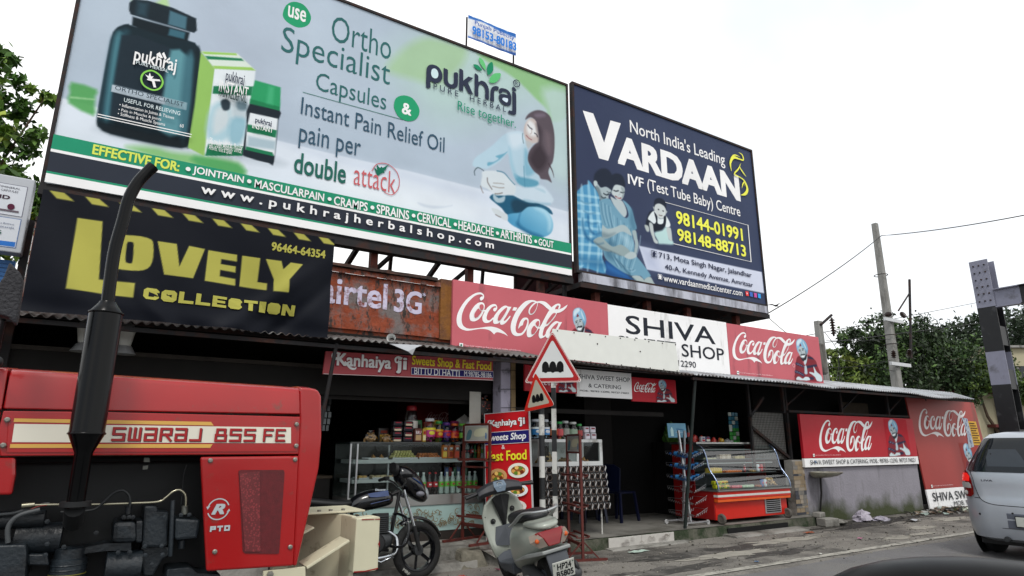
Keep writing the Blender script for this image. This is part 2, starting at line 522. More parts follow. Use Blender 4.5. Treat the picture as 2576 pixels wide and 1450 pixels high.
COLA_H=[(1,[(144,373),(143,444),(155,513),(175,588),(188,549),(204,531),(188,448),(168,376),(152,355)]),(1,[(187,601),(185,660),(197,698),(212,697),(220,650),(216,589),(206,561),(194,571)]),(1,[(343,372),(345,432),(359,522),(385,616),(410,686),(421,703),(423,667),(406,563),(385,459),(364,373),(351,351)]),(1,[(632,671),(636,735),(655,817),(678,889),(698,924),(699,871),(689,780),(673,698),(654,641),(638,636)]),(1,[(642,179),(649,255),(669,330),(690,281),(699,265),(685,192),(666,125),(648,114)]),(1,[(683,390),(695,444),(711,468),(718,427),(715,363),(706,323),(692,343)]),(1,[(854,717),(880,721),(859,627),(825,501),(786,406),(797,504),(826,628)]),(1,[(818,164),(820,222),(835,307),(861,398),(887,465),(898,480),(900,445),(882,346),(860,246),(839,164),(826,143)])]
def cola(F,u0,v0,u1,v1,white='F4F6FA',red='D2242E',sm=3,grp='script_lettering'):
 q=lambda P:[(u0+a/1000*(u1-u0),v0+b/1000*(v1-v0))for a,b in P]
 for s,P in COLA_W:F.poly(grp,white,q(P),sm if s else 0)
 F.lift(2)
 for s,P in COLA_H:F.poly(grp,red,q(P),sm)
 # --- painted pictures shared by several signs
MAN=[('9fcbe6',[(10.45,3.078),(10.465,3.133),(10.521,3.176),(10.612,3.195),(10.697,3.176),(10.763,3.12),(10.797,3.031),(10.79,2.976),(10.754,2.905),(10.726,2.925),(10.664,2.997),(10.58,3.02),(10.523,2.986),(10.494,2.908),(10.454,2.98)],'5f9cc6',0.02),('d4e8f2',[(10.494,3.135),(10.558,3.175),(10.623,3.185),(10.629,3.147),(10.557,3.102),(10.497,3.044),(10.471,3.072)],None,0.03),('6ea6c8',[(10.636,3.186),(10.693,3.152),(10.756,3.081),(10.777,2.99),(10.747,2.935),(10.715,3.001),(10.657,3.096)],None,0.02),('c2dcea',[(10.657,3.165),(10.695,3.13),(10.743,3.049),(10.751,2.988),(10.708,3.031),(10.66,3.111)],None,0.02),('c6d2d6',[(10.495,2.983),(10.529,3.016),(10.586,3.051),(10.667,3.012),(10.736,2.941),(10.744,2.896),(10.701,2.825),(10.654,2.78),(10.604,2.78),(10.546,2.836),(10.501,2.901)],'95a5ab',0.008),('707e86',[(10.699,2.984),(10.746,2.927),(10.734,2.865),(10.677,2.8),(10.667,2.845),(10.704,2.908)],None,0.02),('7c2430',[(10.544,3.044),(10.576,3.1),(10.602,3.057)],None,0.005),('1a2028',[(10.508,2.971),(10.542,2.983),(10.575,2.981),(10.573,2.971),(10.539,2.972),(10.509,2.96)],None,0.004),('1a2028',[(10.608,2.998),(10.642,3.016),(10.677,3.012),(10.677,3.002),(10.642,3.004),(10.609,2.989)],None,0.004),('10161e',[(10.518,2.955),(10.544,2.963),(10.563,2.955),(10.541,2.944),(10.518,2.944)],None,0.004),('10161e',[(10.615,2.979),(10.64,2.99),(10.661,2.983),(10.641,2.972),(10.616,2.97)],None,0.004),('8b989e',[(10.571,2.959),(10.584,2.96),(10.585,2.915),(10.564,2.904),(10.56,2.913)],None,0.006),('2a2c34',[(10.544,2.88),(10.582,2.898),(10.627,2.904),(10.674,2.915),(10.694,2.902),(10.667,2.881),(10.623,2.883),(10.577,2.872),(10.548,2.863)],None,0.005),('2a2b32',[(10.526,2.88),(10.537,2.843),(10.569,2.829),(10.612,2.824),(10.666,2.841),(10.707,2.893),(10.744,2.896),(10.735,2.85),(10.689,2.782),(10.625,2.76),(10.577,2.772),(10.54,2.805)],None,0.008),('f4f8fa',[(10.572,2.859),(10.62,2.866),(10.674,2.885),(10.66,2.856),(10.608,2.837),(10.574,2.842)],None,0.004),('c9d8de',[(10.634,2.774),(10.703,2.802),(10.75,2.881),(10.776,2.853),(10.714,2.727),(10.657,2.693),(10.631,2.721)],None,0.01),('742833',[(10.512,2.856),(10.431,2.82),(10.383,2.727),(10.341,2.598),(10.309,2.486),(10.303,2.386),(11.154,2.412),(11.129,2.479),(11.088,2.599),(11.033,2.718),(10.998,2.8),(10.893,2.861),(10.772,2.898),(10.735,2.804),(10.672,2.705),(10.616,2.713),(10.572,2.778)],'8c2c36',0.012),('2c2b46',[(10.383,2.727),(10.485,2.712),(10.603,2.674),(10.597,2.644),(10.477,2.666),(10.369,2.685)],None,0.012),('2c2b46',[(10.679,2.679),(10.837,2.705),(10.997,2.731),(11.015,2.694),(10.828,2.659),(10.683,2.634)],None,0.012),('2c2b46',[(10.331,2.575),(10.457,2.561),(10.586,2.516),(10.571,2.471),(10.437,2.515),(10.323,2.531)],None,0.012),('2c2b46',[(10.728,2.472),(10.857,2.479),(10.873,2.435),(10.732,2.427)],None,0.012),('2c2b46',[(10.777,2.861),(10.893,2.861),(10.95,2.819),(10.872,2.822),(10.772,2.83)],None,0.012),('8e90a6',[(10.398,2.709),(10.482,2.693),(10.589,2.666),(10.588,2.661),(10.48,2.685),(10.394,2.702)],None,0.006),('8e90a6',[(10.335,2.561),(10.453,2.538),(10.559,2.507),(10.558,2.501),(10.452,2.531),(10.333,2.553)],None,0.006),('b8c8d0',[(10.635,2.676),(10.686,2.684),(10.7,2.59),(10.689,2.53),(10.613,2.529),(10.619,2.593)],None,0.008),('cfe0e4',[(10.76,2.571),(10.849,2.569),(10.912,2.565),(10.907,2.671),(10.922,2.68),(10.972,2.607),(11.017,2.572),(11.123,2.517),(11.129,2.418),(10.973,2.417),(10.921,2.483),(10.828,2.53),(10.768,2.549)],None,0.008),('cfe0e4',[(10.376,2.453),(10.439,2.463),(10.532,2.432),(10.587,2.457),(10.64,2.475),(10.727,2.464),(10.729,2.412),(10.354,2.4)],None,0.008),]
MAN_LO=(10.289,2.375)
MAN_HI=(11.329,3.259)
MAN_BOX=(min(p[0]for o in MAN for p in o[1]),min(p[1]for o in MAN for p in o[1]),max(p[0]for o in MAN for p in o[1]),max(p[1]for o in MAN for p in o[1]))
def paint_man(parent,u0,v0,u1,v1,red,y,cell=0.011,dim=None,name='printed_picture'):
 """turbaned man in a checked shirt, fitted to the box"""
 C=Canvas(u0-0.01,v0,u1+0.01,v1+0.01,cell,red)
 bg0=C.C[0,0].copy()
 a0,b0,a1,b1=MAN_BOX
 sx,sy=(u1-u0)/(a1-a0),(v1-v0)/(b1-b0)
 for col,pts,col2,soft in MAN:
  q=[(u0+(p[0]-a0)*sx,v0+(p[1]-b0)*sy)for p in pts]
  ax=None
  if col2:ax=((u0,v1),(u1,v0))
  C.poly(col,q,min(soft*sx*0.5,0.012),1.0,3,col2,ax)
 C.bgm=np.abs(C.C-bg0).sum(-1)<0.05
 C.C=np.where(C.bgm[...,None],C.C,C.C*0.86)
 return C.bake(name,parent,K,y)
K=1.3
def frame_box(parent,u0,v0,u1,v1,y0,y1,w,m,name='frame'):
 f=MB()
 f.box(u0-w,y0,v0-w,u1+w,y1,v0);f.box(u0-w,y0,v1,u1+w,y1,v1+w)
 f.box(u0-w,y0,v0,u0,y1,v1);f.box(u1,y0,v0,u1+w,y1,v1)
 return obj(name,f,parent,m)
steel=mat('dark_steel','201f21',0.75,0.2,dirt='3a2018',dirt_amt=0.5,dirt_scale=5)
rust=mat('rusty_red_steel','5a2a20',0.8,0.1,dirt='2a1712',dirt_amt=0.5,dirt_scale=6)
# --- the big herbal billboard
BY=7.2
bb=thing('billboard',(2.4,BY,3.66),'huge white and green herbal capsule billboard raised over the shop roofs','billboard')
def loc_shift(o,t):
 o.location=(o.location[0]-t[0],o.location[1]-t[1],o.location[2]-t[2]);return o
class Sheet:
 """print of one sign: everything lies just in front of the plane y = Y"""
 def __init__(s,root,Y):s.root,s.Y,s.F=root,Y,Flat(K)
 def done(s):
  L=s.root.location
  for o in s.F.done(s.root,tr(0,s.Y,0)):loc_shift(o,L)
u0,v0,u1,v1=-0.773,3.787,5.667,7.012
U0,V0,U1,V1=-0.77,3.76,5.64,6.97
C=Canvas(U0,V0,U1,V1,0.0112,'b2c1d0')
C.poly('bccad8',[(U0,5.4),(2.2,5.6),(2.0,7.1),(U0,7.1)],0.5,0.7,0)
C.poly('aab5c6',[(0.311,5.12),(1.126,4.991),(1.003,6.329),(0.373,6.326)],0.6,0.6,3)
C.poly('b6d2ca',[(2.586,6.3),(2.872,6.671),(3.148,6.961),(3.443,7.108),(3.978,7.221),(5.273,7.375),(5.807,7.145),(5.758,5.51),(5.385,5.418),(5.256,6.353),(4.826,6.351),(4.062,5.866),(3.311,5.642),(2.732,6.092)],0.35,0.75,4)
C.poly('a6c8a0',[(2.618,6.196),(2.767,6.513),(2.981,6.773),(3.209,6.922),(3.57,6.968),(3.805,6.962),(3.763,6.725),(3.584,6.445),(3.38,6.223),(3.005,6.185)],0.07,0.9,4)
C.poly('8fbf86',[(4.096,6.974),(5.647,7.021),(5.631,6.4),(5.291,6.232),(5.257,6.42),(5.041,6.55),(4.758,6.72),(4.482,6.821),(4.179,6.876)],0.03,0.95,3)
C.poly('b9cfd0',[(5.189,6.765),(5.797,6.793),(5.758,5.51),(5.312,5.4),(5.292,6.298)],0.09,0.8,3)
C.poly('b4d98f',[(1.686,7.416),(1.903,7.579),(1.877,7.209),(1.815,7.007),(1.751,7.037)],0.03,0.8,3)
C.poly('b4d98f',[(-0.335,6.009),(-0.112,6.072),(-0.027,6.221),(0.028,6.041),(-0.039,6.035),(-0.194,6.059)],0.02,0.8,3)
# white floor of the picture
C.poly('dde6f0',[(-0.986,4.692),(-0,4.655),(0.546,4.724),(1.315,4.794),(2.042,4.795),(2.953,4.816),(3.924,4.812),(4.885,4.808),(5.662,4.79),(5.702,3.646),(-0.836,2.742)],0.012,0.95,0)
C.poly('c9d4e4',[(1.315,4.787),(2.042,4.79),(2.953,4.811),(3.924,4.807),(4.885,4.802),(5.662,4.783),(5.657,4.603),(3.927,4.629),(2.052,4.644)],0.08,0.6,0)
C.poly('e8f0f6',[(1.826,4.537),(2.805,4.567),(3.931,4.433),(3.359,4.207),(2.08,4.224)],0.2,0.8,4)
C.poly('c2cfdd',[(3.133,4.401),(3.297,4.396),(3.521,4.43),(3.635,4.468),(3.41,4.379),(3.216,4.365)],0.02,0.8,3)
# green translucent leaves under the bottle
C.poly('4f9f54',[(-0.713,4.88),(-0.498,4.869),(-0.499,4.789),(-0.487,4.674),(-0.487,4.572),(-0.702,4.645),(-0.711,4.759)],0.02,0.9,2)
C.poly('a9d6a2',[(-0.701,4.723),(-0.498,4.759),(-0.496,4.746),(-0.703,4.703)],0.01,0.8,0)
C.poly('7cbc6c',[(-0.159,4.318),(0.093,4.386),(0.258,4.37),(0.558,4.409),(0.913,4.417),(0.999,4.29),(0.967,4.24),(0.438,4.255),(0.06,4.258),(-0.069,4.283)],0.04,0.85,3)
C.poly('4aa05c',[(0.475,4.377),(0.915,4.396),(0.992,4.267),(0.521,4.275)],0.03,0.8,2)
C.poly('a8b4be',[(-0.442,4.453),(-0.223,4.398),(0.093,4.386),(0.42,4.414),(0.47,4.427),(0.947,4.447),(1.36,4.487),(1.354,4.552),(0.402,4.574)],0.06,0.55,3)
# big bottle
body=[(-0.431,5.609),(-0.388,5.673),(-0.323,5.721),(-0.248,5.708),(0.254,5.74),(0.345,5.715),(0.406,5.608),(0.41,5.279),(0.418,4.62),(0.404,4.496),(0.334,4.431),(0.025,4.412),(-0.317,4.415),(-0.412,4.452),(-0.452,4.528),(-0.46,4.922),(-0.456,5.467)]
C.poly('12262f',body,0.008,1,2)
C.poly('2e5866',[(-0.43,5.445),(-0.39,5.566),(-0.32,5.636),(-0.349,5.371),(-0.342,4.84),(-0.331,4.525),(-0.409,4.541),(-0.423,4.814)],0.05,0.95,3)
C.poly('5a96a2',[(-0.418,5.513),(-0.378,5.592),(-0.375,5.445),(-0.372,4.83),(-0.365,4.554),(-0.385,4.567),(-0.404,4.9)],0.03,0.8,3)
C.poly('1b2b36',[(-0.366,5.565),(-0.221,5.621),(0.102,5.583),(0.12,5.33),(0.147,4.614),(-0.339,4.581),(-0.36,4.915)],0.012,0.95,0)
C.poly('66a0aa',[(0.102,5.561),(0.276,5.538),(0.327,5.403),(0.332,4.595),(0.093,4.588),(0.096,4.898)],0.02,0.9,2)
C.poly('3d6b78',[(0.243,5.526),(0.366,5.527),(0.382,4.904),(0.378,4.567),(0.302,4.566)],0.03,0.9,2)
C.poly('0e1f27',[(0.337,5.627),(0.405,5.586),(0.411,4.576),(0.384,4.507),(0.373,4.986)],0.02,0.8,2)
C.poly('0f1e26',[(-0.295,5.823),(0.26,5.844),(0.252,5.728),(0.102,5.704),(-0.232,5.704),(-0.29,5.717)],0.01,1,0)
C.poly('3e6f80',[(0.063,5.821),(0.218,5.827),(0.215,5.741),(0.056,5.73)],0.012,0.9,0)
C.poly('16252e',[(-0.347,5.975),(-0.315,6.038),(-0.179,6.076),(0.057,6.087),(0.304,6.047),(0.328,5.898),(0.302,5.856),(0.051,5.85),(-0.317,5.842),(-0.339,5.887)],0.007,1,0)
C.poly('527f90',[(0.037,6.041),(0.212,6.028),(0.218,5.868),(0.041,5.863)],0.012,0.85,0)
C.poly('2e4c59',[(-0.272,6.025),(-0.175,6.044),(-0.17,5.87),(-0.268,5.862)],0.03,0.8,0)
C.poly('0a141a',[(-0.317,4.415),(0.025,4.412),(0.334,4.431),(0.404,4.496),(0.402,4.574),(0.012,4.525),(-0.394,4.545),(-0.421,4.469)],0.03,0.7,2)
C.poly('b6c4cf',[(-0.375,4.97),(0.328,4.976),(0.329,4.892),(-0.371,4.887)],0.005,1,0)
C.poly('79a0aa',[(0.121,4.973),(0.328,4.976),(0.329,4.892),(0.122,4.892)],0.01,0.7,0)
# carton
C.poly('93c063',[(0.396,5.649),(0.557,5.489),(0.568,4.399),(0.399,4.453),(0.407,4.997)],0.006,1,0)
C.poly('e4ecf0',[(0.558,5.485),(0.99,5.61),(0.992,5.182),(0.95,4.512),(0.568,4.395)],0.006,1,0)
C.poly('dbe8dc',[(0.401,5.656),(0.77,5.766),(0.989,5.619),(0.557,5.489)],0.006,1,0)
C.poly('9ccb62',[(0.405,5.653),(0.761,5.762),(0.773,5.739),(0.434,5.63)],0.006,1,0)
C.poly('9ccb62',[(0.536,5.517),(0.944,5.64),(0.989,5.614),(0.558,5.485)],0.006,1,0)
C.poly('1d7a52',[(0.445,5.612),(0.822,5.716),(0.853,5.693),(0.476,5.578)],0.006,1,0)
C.poly('1d7a52',[(0.568,5.267),(0.982,5.401),(0.979,5.277),(0.568,5.168)],0.006,1,0)
C.poly('a9ccd8',[(0.573,5.006),(0.752,5.106),(0.795,4.684),(0.57,4.621)],0.03,0.9,3)
C.poly('cfd9dd',[(0.62,4.978),(0.741,5.037),(0.769,4.849),(0.634,4.681)],0.03,0.9,3)
C.poly('2b3a44',[(0.662,5.099),(0.711,5.148),(0.76,5.12),(0.76,5.032),(0.699,5.002)],0.01,1,3)
C.poly('b9c8cf',[(0.799,5.188),(0.947,5.213),(0.972,4.953),(0.807,4.926)],0.03,0.9,3)
C.poly('56707c',[(0.831,5.153),(0.933,5.163),(0.932,5.074),(0.849,5.059)],0.02,0.8,3)
C.poly('8db9c9',[(0.789,4.92),(0.954,4.948),(0.926,4.656),(0.799,4.642)],0.03,0.9,3)
C.poly('1d7a52',[(0.591,4.553),(0.952,4.62),(0.951,4.501),(0.573,4.402)],0.005,1,0)
# small bottle
C.poly('1c2730',[(0.966,5.174),(1.303,5.189),(1.301,5.052),(1.299,4.516),(1.244,4.484),(0.988,4.5),(0.951,4.555),(0.958,4.905)],0.006,1,2)
C.poly('e3eaee',[(0.981,5.056),(1.293,5.072),(1.297,4.714),(1.296,4.592),(0.979,4.588),(0.966,4.819)],0.006,1,0)
C.poly('2a9a63',[(0.994,5.487),(1.289,5.49),(1.305,5.254),(1.303,5.184),(0.966,5.174),(0.97,5.265)],0.006,1,0)
C.poly('1b7d4e',[(0.968,5.231),(1.299,5.234),(1.303,5.184),(0.966,5.174)],0.008,1,0)
C.poly('50b884',[(1.156,5.464),(1.215,5.465),(1.22,5.232),(1.147,5.231)],0.02,0.6,0)
C.poly('1d7a52',[(0.969,4.904),(1.293,4.92),(1.291,4.824),(0.971,4.81)],0.004,1,0)
C.poly('9fb8c4',[(0.99,4.761),(1.295,4.78),(1.295,4.669),(0.988,4.63)],0.02,0.8,0)
C.poly('1d7a52',[(0.981,4.628),(1.27,4.629),(1.293,4.584),(0.979,4.584)],0.005,1,0)
# woman sitting, hands round her knee
C.poly('b3cfde',[(4.589,5.846),(4.756,5.902),(4.831,5.863),(4.877,5.722),(4.903,5.439),(5.015,5.315),(5.1,5.217),(5.05,5.055),(4.826,5.011),(4.679,5.067),(4.589,5.259),(4.534,5.477),(4.41,5.329),(4.201,5.159),(4.141,5.139),(3.947,5.131),(3.986,5.268),(4.129,5.403),(4.284,5.559),(4.443,5.745)],0.014,0.95,3)
C.poly('d4e2ec',[(4.534,5.796),(4.681,5.872),(4.793,5.87),(4.811,5.721),(4.68,5.6),(4.589,5.609)],0.05,0.8,3)
C.poly('5f9fb9',[(4.525,5.508),(4.463,5.425),(4.357,5.315),(4.201,5.195),(4.192,5.249),(4.287,5.281),(4.374,5.353),(4.321,5.38),(4.463,5.458)],0.012,0.85,3)
C.poly('4f93ae',[(4.643,5.182),(4.753,5.159),(4.901,5.17),(5.07,5.16),(5.05,5.063),(4.844,5.015),(4.698,5.055)],0.02,0.85,3)
C.poly('79afc6',[(4.829,5.623),(4.895,5.573),(4.903,5.405),(5.015,5.315),(4.901,5.203),(4.827,5.252)],0.03,0.8,3)
C.poly('95bfd2',[(4.552,5.582),(4.589,5.525),(4.625,5.335),(4.698,5.154),(4.643,5.141),(4.571,5.321)],0.03,0.7,3)
C.poly('3f7f9c',[(4.809,5.348),(4.82,5.351),(4.827,5.185),(4.837,5.014),(4.826,5.011),(4.815,5.183)],0.008,0.7,0)
C.poly('c8dae6',[(4.67,5),(4.826,5.003),(5.012,5.063),(5.089,5.105),(5.203,5.09),(5.356,4.939),(5.276,4.838),(5.085,4.808),(4.824,4.782),(4.625,4.827)],0.02,0.92,3)
C.poly('90b8cb',[(4.824,4.822),(5.085,4.83),(5.296,4.859),(5.237,4.813),(5.009,4.78),(4.806,4.769)],0.02,0.8,3)
C.poly('9fc2d2',[(5.012,5.046),(5.164,5.047),(5.202,5.005),(5.069,5.025)],0.02,0.7,3)
C.poly('1f5a78',[(4.226,4.715),(4.308,4.792),(4.465,4.799),(4.536,4.831),(4.643,4.831),(4.861,4.781),(5.085,4.805),(5.275,4.771),(5.331,4.682),(5.122,4.722),(4.897,4.708),(4.75,4.58),(4.536,4.512),(4.431,4.593),(4.326,4.65)],0.01,1,3)
C.poly('16384c',[(4.679,4.79),(4.916,4.769),(5.085,4.788),(4.897,4.708),(4.769,4.608),(4.643,4.574),(4.589,4.707)],0.03,0.8,3)
C.poly('4a95bd',[(4.519,4.501),(4.589,4.547),(4.751,4.596),(4.824,4.66),(4.907,4.718),(5.122,4.747),(5.274,4.687),(5.344,4.536),(5.297,4.379),(5.134,4.281),(4.986,4.276),(4.822,4.323),(4.642,4.36),(4.536,4.418)],0.01,1,3,'8cc4dd',((4.894,4.288),(5.122,4.755)))
C.poly('1e5e86',[(4.751,4.596),(4.714,4.477),(4.678,4.406),(4.75,4.341),(4.931,4.279),(5.134,4.284),(5.116,4.313),(4.913,4.34),(4.75,4.404),(4.723,4.495)],0.03,0.8,3)
C.poly('bfe0ee',[(5.009,4.715),(5.16,4.73),(5.292,4.641),(5.308,4.48),(5.25,4.403),(5.252,4.551),(5.178,4.668)],0.04,0.7,3)
C.poly('e0e8ec',[(4.291,4.784),(4.378,4.74),(4.483,4.795),(4.465,4.704),(4.361,4.665),(4.292,4.706)],0.012,0.7,3)
C.poly('d3dde2',[(4.116,5.093),(4.358,5.153),(4.499,5.122),(4.589,5.079),(4.67,5),(4.643,4.855),(4.465,4.804),(4.343,4.772),(4.274,4.796),(4.187,4.84),(4.085,4.864),(4.1,5.01)],0.012,0.95,3)
C.stroke('4a3c38',[(4.186,5.006),(4.195,4.937),(4.264,4.85)],0.012,0.01,0.85)
C.stroke('6b5a52',[(4.077,4.854),(4.103,4.789),(4.12,4.762)],0.01,0.01,0.8)
C.stroke('77665c',[(4.289,4.951),(4.394,4.971),(4.464,4.976)],0.008,0.01,0.7)
C.stroke('77665c',[(4.273,4.899),(4.377,4.9),(4.465,4.92)],0.01,0.01,0.75)
C.stroke('5b4a40',[(4.317,4.793),(4.377,4.807),(4.438,4.834)],0.012,0.01,0.85)
C.stroke('2e6b88',[(4.349,5.154),(4.464,5.155),(4.553,5.086),(4.652,5.012)],0.014,0.01,0.9)
C.stroke('33454c',[(3.982,5),(3.973,5.058),(4.031,5.128),(4.125,5.103)],0.012,0.008,0.9)
C.poly('cdd6da',[(4.259,4.56),(4.344,4.567),(4.431,4.546),(4.527,4.511),(4.522,4.423),(4.414,4.441),(4.31,4.49)],0.01,0.95,3)
C.stroke('4c3d38',[(4.328,4.478),(4.371,4.463),(4.414,4.456)],0.01,0.008,0.8)
C.poly('c4b8b4',[(4.938,6.177),(4.851,6.068),(4.816,5.928),(4.845,5.79),(4.905,5.75),(5.001,5.773),(5.094,5.833),(5.081,6.004),(5.048,6.171)],0.012,1,3)
C.poly('e4e8ea',[(4.908,6.129),(5.004,6.105),(5.052,5.996),(5.022,5.9),(4.926,5.89),(4.869,5.978)],0.03,0.9,3)
C.stroke('a8948e',[(4.961,6.005),(4.96,5.938),(4.937,5.911)],0.01,0.008,0.8)
C.poly('b8bcbe',[(4.858,5.776),(4.982,5.768),(4.905,5.661),(4.863,5.701)],0.015,0.9,3)
C.stroke('3a3a44',[(4.892,6.049),(4.927,6.016),(4.969,6.003)],0.02,0.006,0.9)
C.stroke('3a3a44',[(5.016,5.947),(5.051,5.934),(5.068,5.901)],0.02,0.006,0.9)
C.stroke('8a5258',[(4.861,5.867),(4.906,5.833),(4.959,5.82)],0.018,0.006,0.8)
C.stroke('44606c',[(4.799,5.88),(4.793,5.818),(4.811,5.721)],0.012,0.008,0.8)
C.poly('5a5058',[(4.847,6.125),(4.9,6.232),(5.026,6.335),(5.164,6.375),(5.303,6.337),(5.361,6.21),(5.394,6.041),(5.393,5.792),(5.359,5.573),(5.307,5.473),(5.266,5.36),(5.304,5.266),(5.326,5.203),(5.244,5.226),(5.128,5.216),(5.091,5.266),(4.996,5.31),(4.912,5.408),(4.888,5.503),(4.923,5.631),(5.02,5.761),(5.094,5.833),(5.09,5.99),(5.048,6.153),(4.947,6.194)],0.012,1,3)
C.poly('352c33',[(5.063,6.105),(5.14,6.021),(5.136,5.793),(5.251,5.597),(5.209,5.449),(5.092,5.334),(4.978,5.39),(4.922,5.512),(5.019,5.709),(5.108,5.82)],0.05,0.85,3)
C.poly('85788a',[(5.025,6.27),(5.183,6.336),(5.222,6.295),(5.064,6.229)],0.03,0.6,3)
C.poly('74656c',[(5.219,6.044),(5.317,6.001),(5.332,5.758),(5.272,5.672),(5.216,5.867)],0.05,0.6,3)
C.stroke('463a42',[(5.278,5.501),(5.345,5.397),(5.371,5.3)],[0.03,0.02,0.004],0.008,0.95)
C.bake('printed_sheet',bb,0.98,0.0).location=(-2.4,0,-3.66)
S=Sheet(bb,BY);F=S.F
F.poly('circle_badge','1f8a5f',[(1.227,6.497),(1.257,6.63),(1.342,6.717),(1.459,6.725),(1.541,6.648),(1.569,6.562),(1.535,6.451),(1.428,6.375),(1.312,6.388),(1.246,6.434)],3)
F.text('lettering','EEF4F4','use',1.286,6.478,1.506,6.641,bold=0.1)
F.text('lettering','2a5c5c','Ortho',1.837,6.353,2.651,6.736,off=-0.004)
F.text('lettering','2a5c5c','Specialist',1.248,5.864,2.657,6.332,off=-0.004)
F.text('lettering','2a5c5c','Capsules',1.696,5.517,2.623,5.847,off=-0.002)
F.poly('lettering','2a6a5c',[(1.548,5.513),(2.867,5.532),(2.867,5.524),(1.549,5.506)])
F.poly('circle_badge','1f8a5f',[(2.729,5.706),(2.758,5.82),(2.864,5.892),(2.989,5.889),(3.083,5.789),(3.098,5.693),(3.047,5.586),(2.936,5.527),(2.812,5.549),(2.749,5.628)],3)
F.text('lettering','EEF4F4','&',2.844,5.615,2.983,5.786,bold=0.14)
F.text('lettering','2f4a5c','Instant Pain Relief Oil',1.545,5.212,3.492,5.443)
F.text('lettering','2f4a5c','pain per',1.552,4.763,2.316,5.091)
F.text('lettering','1f5a50','double',1.524,4.433,2.151,4.705,bold=0.1)
F.text('lettering','b0565a','attack',2.252,4.451,2.804,4.747,off=-0.006)
F.ribbon('lettering','b0565a',[(2.478,4.686),(2.535,4.792),(2.661,4.837),(2.795,4.777),(2.853,4.658),(2.839,4.522),(2.76,4.425),(2.656,4.441)],0.01,4)
F.poly('printed_leaf','0f5f4a',[(2.499,4.751),(2.547,4.716),(2.535,4.797),(2.583,4.751),(2.6,4.782),(2.619,4.765),(2.708,4.841),(2.66,4.765),(2.678,4.767),(2.636,4.725),(2.655,4.711),(2.612,4.692),(2.574,4.649),(2.551,4.643)])
for L in ([(3.181,6.118),(3.177,6.276),(3.177,6.389),(3.188,6.437),(3.216,6.478),(3.262,6.503),(3.326,6.508),(3.379,6.483),(3.416,6.429),(3.426,6.371),(3.415,6.314),(3.386,6.269),(3.344,6.24),(3.293,6.229),(3.246,6.239),(3.247,6.179),(3.248,6.136),(3.22,6.12)],[(3.441,6.505),(3.47,6.509),(3.508,6.504),(3.51,6.418),(3.512,6.339),(3.529,6.3),(3.56,6.289),(3.59,6.303),(3.606,6.335),(3.605,6.424),(3.604,6.486),(3.634,6.51),(3.67,6.505),(3.673,6.412),(3.674,6.34),(3.657,6.282),(3.614,6.242),(3.552,6.233),(3.49,6.252),(3.455,6.284),(3.445,6.333)],[(3.945,6.591),(3.979,6.599),(4.008,6.572),(4.011,6.482),(4.055,6.518),(4.121,6.519),(4.174,6.463),(4.191,6.395),(4.19,6.322),(4.19,6.247),(4.157,6.245),(4.126,6.247),(4.125,6.319),(4.125,6.383),(4.103,6.44),(4.065,6.462),(4.028,6.442),(4.012,6.391),(4.011,6.318),(4.012,6.246),(3.976,6.243),(3.948,6.245),(3.947,6.414)],[(4.211,6.242),(4.214,6.321),(4.216,6.394),(4.236,6.456),(4.283,6.505),(4.356,6.517),(4.353,6.463),(4.342,6.453),(4.294,6.44),(4.28,6.397),(4.279,6.324),(4.279,6.246),(4.247,6.245)],[(4.366,6.421),(4.366,6.472),(4.39,6.503),(4.439,6.519),(4.508,6.519),(4.557,6.488),(4.582,6.431),(4.582,6.365),(4.577,6.308),(4.557,6.269),(4.518,6.25),(4.45,6.245),(4.391,6.277),(4.36,6.331),(4.366,6.379),(4.4,6.409),(4.469,6.429),(4.518,6.427),(4.508,6.467),(4.468,6.473),(4.42,6.452),(4.41,6.426)],[(4.6,6.512),(4.637,6.519),(4.669,6.497),(4.672,6.338),(4.671,6.18),(4.656,6.147),(4.617,6.131),(4.53,6.132),(4.53,6.159),(4.553,6.187),(4.6,6.193),(4.6,6.353)],[(4.6,6.535),(4.6,6.593),(4.637,6.599),(4.669,6.572),(4.669,6.546)]):
 F.poly('logo','272d40',L,2)
F.poly('logo','272d40',[(3.689,6.588),(3.726,6.592),(3.754,6.575),(3.758,6.414),(3.84,6.511),(3.92,6.513),(3.833,6.408),(3.925,6.245),(3.847,6.242),(3.775,6.357),(3.759,6.338),(3.759,6.244),(3.691,6.244)])
F.poly('logo','b4c8cc',[(3.247,6.362),(3.257,6.417),(3.285,6.445),(3.32,6.448),(3.351,6.415),(3.359,6.365),(3.345,6.321),(3.312,6.297),(3.273,6.301),(3.253,6.329)],3)
F.poly('logo','bccbd6',[(4.42,6.332),(4.439,6.357),(4.498,6.371),(4.52,6.364),(4.518,6.322),(4.498,6.297),(4.459,6.303),(4.43,6.317)],3)
F.ribbon('logo','272d40',[(4.622,6.679),(4.637,6.713),(4.672,6.737),(4.713,6.734),(4.735,6.699),(4.723,6.652),(4.682,6.621),(4.642,6.625)],0.014,4,closed=True)
F.text('logo','272d40','R',4.655,6.648,4.703,6.712)
for c,L in (('157a55',[(3.916,6.735),(3.986,6.753),(4.033,6.728),(4.067,6.687),(3.987,6.675),(3.945,6.697)]),('5cb06e',[(4.017,6.889),(4.079,6.865),(4.123,6.788),(4.121,6.713),(4.061,6.757),(4.013,6.832)]),('157a55',[(4.237,6.89),(4.257,6.826),(4.248,6.739),(4.172,6.645),(4.147,6.704),(4.151,6.779),(4.184,6.847)]),('55ac6a',[(4.389,6.746),(4.37,6.659),(4.293,6.563),(4.197,6.535),(4.201,6.611),(4.263,6.697),(4.33,6.735)])):
 F.poly('printed_leaf',c,L,3)
F.text('lettering','2a3145','PURE  HERBAL',3.289,6.126,4.487,6.217,sp=1.55,off=0.004)
